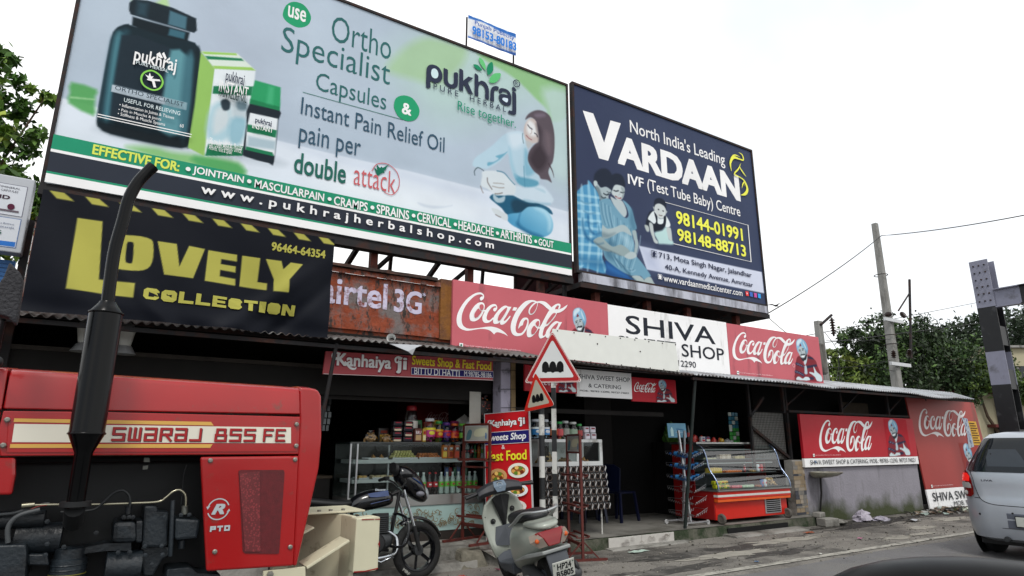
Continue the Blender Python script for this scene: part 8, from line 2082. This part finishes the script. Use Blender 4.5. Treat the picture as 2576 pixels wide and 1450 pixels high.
g=MB();g.prism([(0.573,0.849),(0.727,0.849),(0.734,0.785),(0.577,0.802)],2.60,2.615);ta('foot_plate',g,CR,bev=.003);g=MB();p=(0.598,0.836);g.lathe([(.012,0),(.012,.01),(0,.011)],6,tr(p[0],2.60,p[1])@rotx(R(90)));ta('bolt',g,BOLT)
F=Flat(.9);F.n=3
for q in ([(0.946,1.006),(0.999,1.004),(0.999,1.001),(0.946,1.002)],[(1.002,1.004),(1.024,1.004),(1.024,1),(1.002,1.001)],[(0.924,0.811),(0.972,0.809),(1.024,0.815),(1.025,0.81),(0.972,0.805),(0.924,0.806)],[(1.02,0.905),(1.026,0.919),(1.028,0.893)]):F.poly('painted_line','8a1418',q)
for o in F.done(trc,tr(0,2.619,0)):loc_shift(o,trc.location)
for p in [(0.832,1.048),(0.881,1.038),(0.936,1.027)]:
 g=MB();g.lathe([(.009,0),(.009,.007),(0,.008)],6,tr(p[0],2.83,z_+.012));ta('bolt',g,BOLT)
 # --- black motorcycle, parked nose to the road
def frame_to(t,M):pass
mc=thing('motorcycle',(2.54,6.72,0.0),'black motorcycle with blue decals parked by the left plinth, front wheel on the road side','motorcycle')
mc.rotation_euler=(R(-6),0,R(-5));mc.scale=(.92,)*3
mc.location=(2.27,6.24,.0)
def m(name,g,mt,par=None,**k):return obj(name,g,par or mc,mt,**k)
bkp=mat('bike_black','0b0c10',.18,var=.1,coat=.5);bkm=mat('bike_matt_black','101113',.55,var=.2);crm=mat('chrome','b8bcc0',.12,.95);bkg=mat('bike_grey','3c3e40',.4,.4)
bbl=mat('bike_blue','16305e',.25,coat=.4)
def wheel(root,x,z,r,w,steer=0,pivot=None,spokes=6):
 M=tr(x,0,z)@rotx(R(90))if not steer else tr(x,0,z)@rotz(steer)@rotx(R(90))
 g=MB();g.torus(r-w,w,40,10,M,1.0);t=m('tyre',g,tyre,root,smooth=60)
 g=MB();g.torus(r-w*2.05,w*.42,36,6,M,2.0);t2=m('wheel_rim',g,bkp,root,smooth=60)
 g=MB()
 for i in range(spokes):
  a=2*math.pi*i/spokes+.4
  g.bar(M@Vector((.04*math.cos(a),.04*math.sin(a),0)),M@Vector(((r-w*2.2)*math.cos(a),(r-w*2.2)*math.sin(a),0)),.018,.034)
  o=m('spoke',g,bkp,root);g=MB()
 g=MB();g.lathe([(0,-.05),(.055,-.045),(.055,.045),(0,.05)],16,M);m('hub',g,bkg,root,smooth=40)
 return M
ST=R(12)
wheel(mc,.62,.30,.30,.047,ST);wheel(mc,-.62,.30,.30,.052)
F2=tr(.42,0,.90)@rotz(ST)@tr(-.42,0,-.90)
for s in (-1,1):
 g=MB();g.tube([F2@Vector((.62,s*.085,.30)),F2@Vector((.55,s*.085,.55))],.024,10);m('fork_lower',g,bkm,smooth=50)
 g=MB();g.tube([F2@Vector((.55,s*.085,.55)),F2@Vector((.42,s*.085,.93))],.017,10);m('fork_tube',g,crm,smooth=50)
g=MB();g.loft([[F2@Vector((.62+(q)*math.cos(a),y,.30+(q)*math.sin(a)))for q,y in ((.325,-.06),(.345,-.035),(.352,0),(.345,.035),(.325,.06))]for a in [R(18+10*i)for i in range(12)]],cap=False,closed=False);m('front_fender',g,bkp,smooth=60).modifiers.new('t','SOLIDIFY').thickness=.004
def blobm(name,rings,mt,par=None,sub=1,n=10,e=2.4):
 """rings: (x, y centre, z centre, half width, half height)"""
 g=MB();R_=[]
 for x,yc,zc,hw,hh in rings:
  ring=[]
  for i in range(n):
   a=2*math.pi*i/n;ca,sa=math.cos(a),math.sin(a)
   ring.append((x,yc+hw*math.copysign(abs(ca)**(2/e),ca),zc+hh*math.copysign(abs(sa)**(2/e),sa)))
  R_.append(ring)
 g.loft(R_);return m(name,g,mt,par,smooth=70,sub=sub)
blobm('fuel_tank',[(-.16,0,.76,.06,.05),(-.12,0,.79,.10,.09),(0,0,.83,.14,.115),(.16,0,.85,.155,.11),(.28,0,.85,.12,.09),(.34,0,.84,.06,.05)],bkp)
for s in (-1,1):
 g=MB();g.add([(.02,s*.147,.90),(.24,s*.146,.93),(.25,s*.158,.87),(.12,s*.163,.86),(.04,s*.155,.865)],[(0,1,2,3,4)]);m('tank_decal',g,bbl)
 g=MB();g.add([(.05,s*.158,.80),(.26,s*.145,.835),(.26,s*.147,.83),(.05,s*.158,.792)],[(0,1,2,3)]);m('tank_decal',g,bbl)
blobm('seat',[(-.78,0,.86,.05,.03),(-.7,0,.86,.11,.045),(-.4,0,.82,.13,.05),(-.22,0,.80,.12,.045),(-.1,0,.82,.08,.04)],bkm)
blobm('tail_cowl',[(-.9,0,.82,.04,.03),(-.8,0,.80,.09,.06),(-.5,0,.74,.11,.07),(-.25,0,.70,.10,.09),(-.15,0,.68,.08,.08)],bkp)
g=MB();g.tube([(-.92,0,.84),(-.93,0,.80)],.05,10);m('tail_light',g,mat('tail_red','8a1010',.2))
# cockpit fairing and headlamp
FH=F2
def fr_ring(x,zc,hw,hh,n=10,e=2.2):return [FH@Vector((x,hw*math.copysign(abs(math.cos(2*math.pi*i/n))**(2/e),math.cos(2*math.pi*i/n)),zc+hh*math.copysign(abs(math.sin(2*math.pi*i/n))**(2/e),math.sin(2*math.pi*i/n))))for i in range(n)]
g=MB();g.loft([fr_ring(.36,1.12,.10,.07),fr_ring(.42,1.08,.135,.13),fr_ring(.54,1.01,.14,.17),fr_ring(.65,.94,.12,.15),fr_ring(.72,.88,.09,.10),fr_ring(.745,.85,.06,.05)]);m('headlamp_fairing',g,bkp,smooth=70,sub=1)
g=MB();g.loft([fr_ring(.70,.91,.095,.085),fr_ring(.745,.885,.08,.07),fr_ring(.76,.865,.05,.045)]);m('headlamp',g,mat('lamp_glass','9aa4a8',.1,spec=.8),smooth=70)
g=MB();g.loft([fr_ring(.325,1.17,.085,.06),fr_ring(.36,1.15,.09,.07)]);m('instrument_back',g,bkm,smooth=60)
for s in (-1,1):
 g=MB();g.add([FH@Vector(p)for p in ((.46,s*.133,1.08),(.62,s*.127,1.0),(.66,s*.115,.955),(.52,s*.137,1.04))],[(0,1,2,3)]);m('fairing_decal',g,bbl)
 g=MB();g.sph(FH@Vector((.58,s*.17,.88)),(.05,.035,.03),10,7);m('turn_signal',g,mat('signal_grey','6a6a72',.25),smooth=60)
g=MB();g.tube([FH@Vector(p)for p in ((.37,-.36,1.06),(.36,-.22,1.07),(.42,-.14,1.02),(.43,-.05,.97),(.43,.05,.97),(.42,.14,1.02),(.36,.22,1.07),(.37,.36,1.06))],.012,10);m('handlebar',g,crm,smooth=60)
for s in (-1,1):
 g=MB();g.tube([FH@Vector((.36,s*.24,1.07)),FH@Vector((.37,s*.38,1.06))],.019,10);m('grip',g,bkm,smooth=60)
 g=MB();g.tube([FH@Vector((.40,s*.22,1.07)),FH@Vector((.44,s*.36,1.05))],.006,6);m('lever',g,bkg)
 g=MB();g.cbox((0,0,0),(.05,.07,.045),FH@tr(.37,s*.22,1.07));m('switch_box',g,bkm,bev=.01)
 # engine, frame, exhaust on the right side
g=MB()
for i in range(9):
 g=MB();z=.50+i*.02;g.box(.10+i*.006,-.10,z,.28+i*.006,.10,z+.008);m('cooling_fin',g,bkg,bev=.003)
g=MB();g.box(.13,-.07,.46,.28,.07,.70);m('cylinder',g,bkm,bev=.01)
blobm('crankcase',[(-.15,0,.40,.06,.08),(-.1,0,.40,.13,.12),(.1,0,.40,.14,.12),(.28,0,.42,.12,.10),(.34,0,.43,.06,.06)],bkg)
g=MB();g.lathe([(.0,0),(.095,0),(.10,.02),(.08,.05),(0,.055)],22,tr(.12,-.13,.40)@rotx(R(90)));m('clutch_cover',g,bkm,smooth=40)
for p,q,r in (((.42,0,.92),(.30,0,.35),.02),((.42,0,.92),(-.1,0,.74),.018),((-.1,0,.74),(-.2,0,.38),.02),((-.2,0,.38),(.3,0,.32),.016),((-.1,.0,.74),(-.8,0,.74),.016),((-.15,.1,.36),(-.62,.1,.30),.018),((-.15,-.1,.36),(-.62,-.1,.30),.018)):
 g=MB();g.tube([p,q],r,8);m('frame_tube',g,bkm,smooth=60)
for s in (-1,1):
 g=MB();g.tube([(-.6,s*.13,.32),(-.42,s*.13,.68)],.02,10);g.tube([(-.57,s*.13,.38),(-.46,s*.13,.6)],.033,10);m('shock_absorber',g,bkg,smooth=50)
g=MB();g.tube(spline([(.26,-.05,.52),(.36,-.08,.44),(.34,-.12,.30),(.2,-.15,.26),(.0,-.16,.26)],4,False),.018,10);m('exhaust_pipe',g,crm,smooth=60)
g=MB();g.tube([(.02,-.17,.27),(-.05,-.175,.275),(-.3,-.18,.30),(-.72,-.19,.37),(-.78,-.19,.38)],[.022,.045,.055,.05,.03],14);m('silencer',g,bkm,smooth=60)
g=MB();g.tube([(-.06,-.225,.315),(-.36,-.235,.345)],.018,8,flat=.4);m('heat_shield',g,crm,smooth=60)
g=MB();g.tube(spline([(.30,-.08,.36),(.38,-.26,.36),(.42,-.30,.46),(.42,-.27,.62),(.38,-.1,.68),(.36,0,.68),(.38,.1,.68),(.42,.27,.62),(.42,.3,.46),(.38,.26,.36),(.3,.08,.36)],4,False),.014,8);m('crash_guard',g,bkp,smooth=60)
g=MB();g.tube([(.05,-.15,.42),(.08,-.19,.56),(.09,-.21,.66),(.04,-.24,.68)],.011,8);m('kick_lever',g,crm,smooth=60)
g=MB();g.tube([(.0,-.14,.30),(.0,-.3,.30)],.012,8);m('foot_peg',g,crm,smooth=60);g=MB();g.tube([(.02,-.18,.28),(.16,-.2,.22),(.26,-.22,.26),(.27,-.27,.26)],.009,8);m('brake_pedal',g,crm,smooth=60)
blobm('side_cover',[(-.32,-.09,.58,.02,.05),(-.25,-.10,.60,.04,.09),(-.1,-.11,.62,.04,.09),(.0,-.1,.62,.02,.05)],bkp)
g=MB();g.tube([(-.1,.1,.3),(-.14,.24,.0)],.011,8);m('side_stand',g,bkm)
F=Flat(.9);F.text('tyre_print','b0b0a8','MRF',-.05,0,.05,.03,bold=.15)
for o in F.done(mc):o.matrix_local=tr(.62,0,.30)@rotz(ST)@roty(R(38))@tr(0,-.0475,-.272)
F=Flat(.9);F.text('tank_print','b8c0c8','Discover',0,0,.12,.025,bold=.1,shear=.2)
for o in F.done(mc):o.matrix_local=tr(.10,-.146,.925)@rotx(R(-25))
# --- silver scooter, seen from behind
sc=thing('scooter',(4.0,5.92,0),'silver grey scooter seen from behind, leaning on its side stand by the signs','scooter')
sc.rotation_euler=(R(-12),0,R(76));sc.scale=(.93,)*3
sc.location=(3.47,5.11,0.0)
def s(name,g,mt,par=None,**k):return obj(name,g,par or sc,mt,**k)
sil=mat('scooter_silver','9ba096',.3,.1,var=.06,coat=.3);sbl=mat('scooter_black','141517',.5,var=.15);sgr=mat('scooter_grey_plastic','44484e',.6,var=.15);seatm=mat('seat_vinyl','17181b',.45,bump=.3,bscale=120)
def sblob(name,rings,mt,sub=1,n=12,e=2.6,par=None):
 g=MB();R_=[]
 for x,yc,zc,hw,hh in rings:
  R_.append([(x,yc+hw*math.copysign(abs(math.cos(2*math.pi*i/n))**(2/e),math.cos(2*math.pi*i/n)),zc+hh*math.copysign(abs(math.sin(2*math.pi*i/n))**(2/e),math.sin(2*math.pi*i/n)))for i in range(n)])
 g.loft(R_);return s(name,g,mt,par,smooth=70,sub=sub)
for x in (-.62,.62):
 g=MB();g.torus(.165,.055,32,10,tr(x,0,.22)@rotx(R(90)));s('tyre',g,tyre,smooth=60);g=MB();g.lathe([(0,-.05),(.12,-.04),(.12,.04),(0,.05)],20,tr(x,0,.22)@rotx(R(90)));s('wheel_rim',g,sgr,smooth=40)
 # body shell over the rear wheel
sblob('rear_body',[(-.86,0,.64,.09,.06),(-.82,0,.62,.15,.10),(-.68,0,.60,.195,.15),(-.45,0,.56,.20,.20),(-.2,0,.50,.185,.24),(-.08,0,.44,.15,.22),(-.03,0,.42,.11,.18)],sil)
sblob('rear_panel_top',[(-.9,0,.735,.05,.02),(-.86,0,.745,.12,.035),(-.66,0,.75,.155,.04),(-.5,0,.74,.14,.03)],sil)
sblob('seat',[(-.72,0,.80,.05,.02),(-.66,0,.81,.125,.045),(-.45,0,.80,.15,.055),(-.25,0,.75,.15,.055),(-.08,0,.74,.13,.06),(.0,0,.70,.08,.08)],seatm)
g=MB()
for sd in (-1,1):
 g.tube(spline([(-.32,sd*.17,.71),(-.5,sd*.19,.76),(-.7,sd*.16,.855),(-.86,sd*.10,.87),(-.90,0,.865)],4,False),[.022]*17,10,flat=.55)
s('grab_rail',g,mat('rail_silver','a8acac',.3,.5),smooth=60)
# tail lamp, signals, bumper strip, plate and flap
g=MB();g.loft([[(-.885,-.11,.71),(-.885,.11,.71),(-.86,.14,.70),(-.86,-.14,.70)],[(-.925,-.085,.66),(-.925,.085,.66),(-.89,.12,.66),(-.89,-.12,.66)],[(-.93,-.05,.585),(-.93,.05,.585),(-.87,.07,.59),(-.87,-.07,.59)]]);s('tail_lamp',g,mat('lamp_red','7a0c10',.12,spec=.7),smooth=40,bev=.004)
for sd in (-1,1):
 g=MB();g.loft([[(-.87,sd*.125,.70),(-.80,sd*.175,.68),(-.80,sd*.17,.67),(-.87,sd*.12,.68)],[(-.93,sd*.095,.665),(-.84,sd*.185,.63),(-.82,sd*.17,.62),(-.9,sd*.09,.65)],[(-.925,sd*.06,.59),(-.87,sd*.12,.575),(-.86,sd*.1,.57),(-.9,sd*.05,.585)]]);o=s('turn_signal',g,mat('signal_clear','9a8c80',.12,spec=.8),smooth=40)
 g=MB();g.sph((-.885,sd*.135,.64),(.02,.022,.02),8,6);obj('bulb',g,o,mat('amber','c8561c',.2))
g=MB();g.loft([[(-.955,-.13,.565),(-.955,.13,.565),(-.955,.13,.535),(-.955,-.13,.535)],[(-.70,-.205,.52),(-.70,.205,.52),(-.70,.205,.485),(-.70,-.205,.485)],[(-.35,-.2,.42),(-.35,.2,.42),(-.35,.2,.40),(-.35,-.2,.40)]]);s('lower_trim',g,mat('trim_silver','9a9e9c',.3,.3),bev=.008)
g=MB();g.loft([[(-.93,-.10,.53),(-.93,.10,.53),(-.88,.09,.52),(-.88,-.09,.52)],[(-.99,-.095,.36),(-.99,.095,.36),(-.95,.085,.36),(-.95,-.085,.36)],[(-1.03,-.06,.20),(-1.03,.06,.20),(-1.0,.055,.20),(-1.0,-.055,.20)]]);s('mud_flap',g,sgr,bev=.01,smooth=40)
npm=tr(-1.0,0,.335)@roty(R(-16))@rotz(R(-90))
g=MB();g.box(-.10,-.012,0,.10,-.004,.15,npm);s('number_plate',g,mat('plate_white','b8bab2',.4),bev=.004)
F=Flat(.9);F.text('plate_lettering','14161c','HP24',-.06,.08,.07,.135,bold=.14);F.text('plate_lettering','14161c','B5805',-.07,.018,.085,.07,bold=.14)
F.ell('plate_lettering','1a4a3a',(-.085,.13),.006,.006,8);F.ell('plate_lettering','1a4a3a',(.085,.13),.006,.006,8);F.text('plate_lettering','3a4a8a','IND',-.093,.03,-.078,.04)
for o in F.done(sc):o.matrix_local=npm@tr(0,-.0125,0)
# floor board, leg shield, steering column and handlebar
g=MB();g.loft([[(-.06,-.15,.33),(-.06,.15,.33),(-.06,.15,.22),(-.06,-.15,.22)],[(.30,-.17,.29),(.30,.17,.29),(.30,.16,.22),(.30,-.16,.22)],[(.40,-.17,.36),(.40,.17,.36),(.43,.16,.30),(.43,-.16,.30)]]);s('floor_board',g,sgr,bev=.012)
def shield(off,k=1.0):
 out=[]
 for x,z,w in ((.38,.32,.185),(.42,.46,.215),(.45,.60,.235),(.46,.74,.23),(.45,.84,.19),(.43,.90,.12),(.42,.93,.07)):
  out.append([(x+off+.05*(1-(i/5-1)**2)-.02,w*(i/5-1)*k,z)for i in range(11)])
 return out
g=MB();g.loft(shield(0),cap=False,closed=False);s('leg_shield',g,sil,smooth=60).modifiers.new('t','SOLIDIFY').thickness=.02
g=MB();g.loft([[(.40,-.16,.43),(.46,0,.44),(.40,.16,.43),(.37,0,.40)],[(.44,-.10,.60),(.44,0,.60),(.44,.10,.60),(.40,0,.60)]]);s('inner_shield',g,sgr)
g=MB();g.loft([[(.41,-.11,.90),(.38,0,.92),(.41,.11,.90),(.47,0,.9)],[(.43,-.055,.72),(.40,0,.72),(.43,.055,.72),(.47,0,.72)],[(.45,-.02,.58),(.43,0,.58),(.45,.02,.58),(.47,0,.58)]]);s('column_cover',g,sbl,bev=.008)
for y,z in ((-.11,.74),(.12,.66)):
 g=MB();g.torus(.022,.006,16,6,tr(.435,y,z)@roty(R(90)));g.sph((.44,y,z),.015,8,6);s('lock',g,sbl,smooth=60)
for y,z in ((-.19,.70),(.20,.72),(.17,.56),(-.10,.57),(.0,.55),(-.2,.85)):
 g=MB();g.sph((.425+.04*(1-(y/.22)**2)*.8,y,z),.007,6,4);s('screw',g,sbl)
HB=tr(.40,0,.98)@rotz(R(-6))@roty(R(-18))
g=MB();g.loft([[HB@Vector(p)for p in ((-.05,y,-.05-d),(-.07,y,.0-d),(-.03,y,h-d),(.06,y,h-.01-d),(.09,y,-.03-d),(.02,y,-.07-d))]for y,h,d in ((-.24,.025,.015),(-.20,.03,.0),(-.12,.05,-.01),(0,.065,-.015),(.12,.05,-.01),(.20,.03,.0),(.24,.025,.015))]);s('handlebar_cover',g,mat('cover_grey','2c2d31',.45,var=.1),smooth=50,bev=.006)
g=MB();g.loft([[HB@Vector(p)for p in ((-.076,-.07,.055),(-.076,.07,.055),(-.10,.045,.0),(-.10,-.045,.0))],[HB@Vector(p)for p in ((.0,-.06,.083),(.0,.06,.083),(-.088,.03,.012),(-.088,-.03,.012))]]);s('speedometer',g,mat('dial_face','5a6a78',.12,spec=.8),bev=.006)
g=MB();g.ribbon=None
g=MB();g.torus(.028,.003,16,5,HB@tr(-.062,0,.058)@roty(R(-45)));s('dial_ring',g,mat('dial_mark','98a0a4',.3))
for sd in (-1,1):
 g=MB();g.tube([HB@Vector((0,sd*.22,-.01)),HB@Vector((-.03,sd*.37,-.02))],.018,10);s('grip',g,sbl,smooth=60)
 g=MB();g.tube([HB@Vector((.04,sd*.22,-.01)),HB@Vector((.03,sd*.38,-.02))],.006,6);s('brake_lever',g,sbl)
 # underside: engine, silencer, stand
sblob('engine_case',[(-.74,.06,.22,.04,.06),(-.66,.08,.23,.06,.10),(-.4,.08,.25,.07,.11),(-.2,.05,.27,.07,.09),(-.1,.03,.28,.04,.05)],mat('dull_alloy','55575a',.5,.4,var=.3))
g=MB();g.tube([(-.25,-.16,.22),(-.35,-.17,.23),(-.7,-.18,.27),(-.82,-.18,.29),(-.85,-.18,.295)],[.03,.055,.065,.062,.03],14);s('silencer',g,mat('silencer_grey','4a4c4e',.4,.4,var=.2),smooth=60)
g=MB();g.sph((-.80,-.20,.33),(.05,.03,.06),10,7);s('silencer_guard',g,sbl,smooth=60)
g=MB();g.tube([(-.15,.12,.22),(-.12,.30,.03),(-.10,.33,.03)],.012,8);g.tube([(-.06,.1,.2),(-.02,.2,.18)],.008,6);s('side_stand',g,sbl,smooth=60)
g=MB();g.tube([(-.52,.16,.30),(-.56,.22,.29),(-.68,.24,.27)],.02,8,flat=.5);s('foot_rest',g,alu,smooth=60)
g=MB();g.loft([[(.62+q*math.cos(a),y,.22+q*math.sin(a))for q,y in ((.24,-.07),(.265,-.04),(.27,0),(.265,.04),(.24,.07))]for a in [R(20+16*i)for i in range(9)]],cap=False,closed=False);s('front_fender',g,sil,smooth=60).modifiers.new('t','SOLIDIFY').thickness=.004
# --- silver hatchback driving away at the right
ca=thing('car',(9.0,3.06,0),'silver grey hatchback car driving away at the right edge with lit brake lights','car')
def c_(name,g,mt,par=None,**k):return obj(name,g,par or ca,mt,**k)
csil=mat('car_silver','a6abb2',.3,.3,var=.04,coat=.6)
# plan outlines at rising heights: z, half width, rear x, front x, corner radius
LV=[(.20,.70,.14,3.74,.2),(.24,.80,.04,3.80,.3),(.34,.835,.0,3.86,.34),(.46,.842,-.005,3.86,.34),(.60,.845,.01,3.84,.33),(.68,.84,.035,3.80,.32),(.72,.845,.055,3.78,.3),(.84,.85,.065,3.5,.28),(.93,.84,.085,3.2,.27),(.99,.82,.11,2.9,.26),(1.10,.775,.165,2.55,.25),(1.25,.705,.25,2.2,.24),(1.38,.64,.335,1.95,.22),(1.43,.59,.40,1.8,.2),(1.46,.48,.55,1.6,.2)]
def plan(z,w,x0,x1,r,n=7):
 o=[]
 for cx,cy,a0 in ((x0+r,-w+r,180),(x1-r,-w+r,270),(x1-r,w-r,0),(x0+r,w-r,90)):
  for i in range(n+1):
   a=R(a0+90*i/n);o.append((cx+r*math.cos(a),cy+r*math.sin(a),z))
 return o
g=MB();g.loft([plan(*l)for l in LV]);body=c_('body',g,csil,smooth=40)
def lv(z):
 for a,b in zip(LV[:-1],LV[1:]):
  if a[0]<=z<=b[0]:
   t=(z-a[0])/(b[0]-a[0]);return [a[i]+(b[i]-a[i])*t for i in range(5)]
def rearpt(y,z,off=0.0):
 """point on the car's tail at side offset y and height z"""
 _,w,x0,x1,r=lv(z);ay=abs(y)
 if ay<=w-r:return (x0-off,y,z)
 if ay<w-.001:
  d=ay-(w-r);return (x0+r-math.sqrt(max(0,r*r-d*d))-off,y+math.copysign(off*d/r,y),z)
 return (x0+r,math.copysign(w+off,y),z)
def sidept(x,z,sd,off):_,w,x0,x1,r=lv(z);return (x,sd*(w+off),z)
def tail_patch(name,outline,mt,off=.004,th=.0,par=None,ny=10):
 """outline rows: (z, y0, y1)"""
 g=MB();rows=[]
 for z,y0,y1 in outline:rows.append([rearpt(y0+(y1-y0)*i/ny,z,off)for i in range(ny+1)])
 g.loft(rows,cap=False,closed=False);return c_(name,g,mt,par,smooth=50)
cgl=mat('car_glass','0a1014',.08,spec=.5,var=.2,scale=2)
rw=[(.985,-.70,.70),(1.0,-.735,.735),(1.06,-.735,.735),(1.2,-.68,.68),(1.33,-.61,.61),(1.375,-.585,.585),(1.385,-.56,.56)]
tail_patch('rear_window',rw,cgl,.006,ny=20)
tail_patch('window_seal',[(z,a*1.015,b*1.015)for z,a,b in rw],mat('rubber_black','08090a',.6),.003,ny=20)
tail_patch('window_picture',[(1.05,.10,.5),(1.15,.15,.52),(1.25,.22,.5)],mat('dim_seat','2c3238',.2),.0065,ny=6)
tail_patch('brake_light',[(1.345,-.1,.1),(1.355,-.1,.1)],mat('brake_lamp','c01010',.3),.0075,ny=4)
MATS['brake_lamp'].node_tree.nodes['Principled BSDF'].inputs['Emission Color'].default_value=(1,.05,.03,1);MATS['brake_lamp'].node_tree.nodes['Principled BSDF'].inputs['Emission Strength'].default_value=1.2
seam=MATS['rubber_black']
def line(pts,r=.004,name='panel_gap',mt=None):
 g=MB();g.tube([rearpt(y,z,.0)for y,z in pts],r,6);return c_(name,g,mt or seam)
line(spline([(.70,.98),(.665,.9),(.64,.78),(.60,.68),(.50,.625),(.3,.61),(-.3,.61),(-.50,.625),(-.60,.68),(-.64,.78),(-.665,.9),(-.70,.98)],5,False))
line([(.84,.685),(.80,.69),(.66,.685),(.6,.68)]);line([(.78,.345),(.4,.36),(0,.36),(-.4,.36),(-.78,.345)],.003)
for sd in (1,-1):
 q=lambda L:[(z,sd*a,sd*b)for z,a,b in L]
 t=tail_patch('tail_lamp',q([(.69,.70,.845),(.72,.665,.85),(.80,.66,.852),(.90,.68,.85),(.97,.72,.845),(.995,.77,.82)]),mat('car_lamp_red','7a0a10',.1,spec=.8),.012)
 tail_patch('lamp_lens',q([(.87,.70,.845),(.93,.69,.845),(.965,.73,.84)]),mat('car_lamp_lit','c81818',.15),.016,par=t)
 tail_patch('lamp_reflector',q([(.79,.68,.848),(.83,.68,.848),(.855,.70,.845)]),mat('lamp_clear','b8b4b0',.1,spec=.9),.017,par=t)
 g=MB();g.sph(rearpt(sd*.755,.735,.012),(.012,.035,.025),12,8);c_('reverse_lamp',g,mat('lamp_clear','b8b4b0'),t,smooth=60)
 for x,z in ((.62,.50),(.28,.53)):
  g=MB();g.sph(rearpt(sd*x,z,0),(.006,.013,.013),8,6);c_('parking_sensor',g,mat('rubber_black','08090a'))
 g=MB();g.loft([[sidept(.75,1.0,sd,.004),sidept(1.6,.99,sd,.004),sidept(2.5,.985,sd,.004)],[sidept(.95,1.3,sd,.004),sidept(1.6,1.35,sd,.004),sidept(2.0,1.32,sd,.004)]],cap=False,closed=False);c_('side_window',g,cgl)
MATS['car_lamp_lit'].node_tree.nodes['Principled BSDF'].inputs['Emission Color'].default_value=(1,.03,.02,1);MATS['car_lamp_lit'].node_tree.nodes['Principled BSDF'].inputs['Emission Strength'].default_value=.35
g=MB();g.loft([[rearpt(y,z,o)for y in (-.34,-.3,0,.3,.34)]for z,o in ((.365,.002),(.37,.006),(.52,.004),(.53,.001))],cap=False,closed=False);c_('plate_recess',g,mat('recess_shade','5c606a',.4,.3))
g=MB();g.box(-.022,-.26,.385,-.012,.26,.505);c_('plate_holder',g,seam,bev=.003);g=MB();g.box(-.028,-.25,.393,-.0225,.25,.497);c_('number_plate',g,mat('plate_white','b8bab2'),bev=.003)
F=Flat(.9);F.text('plate_lettering','14161c','HP 24',-.17,.415,.16,.475,bold=.12)
for o in F.done(ca):o.rotation_euler=(0,0,R(-90));o.location=(-.0285,0,0)
F=Flat(.9);F.text('badge_lettering','3a3c44','LIVA',-.07,0,.05,.022,bold=.1)
for o in F.done(ca):o.matrix_local=tr(rearpt(.5,.88,.003)[0],.5,.875)@rotz(R(-90))@rotx(R(-6))
x0=rearpt(0,.89,0)[0]
g=MB();M=tr(x0-.01,.0,.885)@roty(R(-82));g.torus(.068,.008,28,6,M,1.0);g.v=[(x,y,.885+(z-.885)*.7)for x,y,z in g.v];c_('badge',g,crm,smooth=60)
g=MB();g.torus(.04,.006,24,6,M,1.0);g.v=[(x,y*.6,.885+(z-.885)*.95)for x,y,z in g.v];c_('badge',g,crm,smooth=60)
for x in (.66,3.1):
 for sd in (-1,1):
  g=MB();g.torus(.205,.085,36,10,tr(x,sd*.745,.285)@rotx(R(90)));w_=c_('wheel',g,tyre,smooth=60)
  g=MB();g.lathe([(.19,-.05),(.17,.07),(.05,.08),(0,.08)],20,tr(x,sd*.76,.285)@rotx(R(-90*sd)));obj('hub_cap',g,w_,alu,smooth=40)
  g=MB();g.lathe([(0,0),(.33,0),(.33,.012),(0,.012)],28,tr(x,sd*.838,.29)@rotx(R(-90*sd)));c_('wheel_arch',g,seam)
g=MB();g.box(.15,-.7,.16,3.6,.7,.26);c_('underbody',g,seam)
g=MB();g.tube([(.0,.38,.24),(.35,.38,.25)],.03,12);c_('tail_pipe',g,bkg,smooth=60)
# --- our own car's door mirror, bottom right corner
mr=thing('door_mirror',(.5,.38,1.1),'black rounded top of a car door mirror in the bottom right corner','car mirror')
mr.location=(.76,.335,1.11);mr.rotation_euler=(0,R(2),R(-33))
g=MB();rings=[]
for x,hh,hd in ((-.155,.01,.01),(-.15,.035,.03),(-.13,.058,.045),(-.08,.075,.058),(0,.082,.062),(.08,.078,.06),(.14,.068,.055),(.19,.05,.04),(.205,.02,.02)):
 rings.append([(x,hd*math.copysign(abs(math.cos(2*math.pi*i/16))**.8,math.cos(2*math.pi*i/16)),hh*math.copysign(abs(math.sin(2*math.pi*i/16))**.8,math.sin(2*math.pi*i/16)))for i in range(16)])
g.loft(rings);obj('housing',g,mr,mat('mirror_black','020203',.35,var=.1,spec=.12),smooth=70,sub=1)
g=MB();g.tube([(.10,0,-.06),(.14,-.06,-.13),(.14,-.12,-.2)],.02,10);obj('arm',g,mr,MATS['mirror_black'],smooth=60)
g=MB();g.box(-.5,-.16,-.7,.4,-.12,-.17);obj('door_panel',g,mr,MATS['mirror_black'],bev=.02)
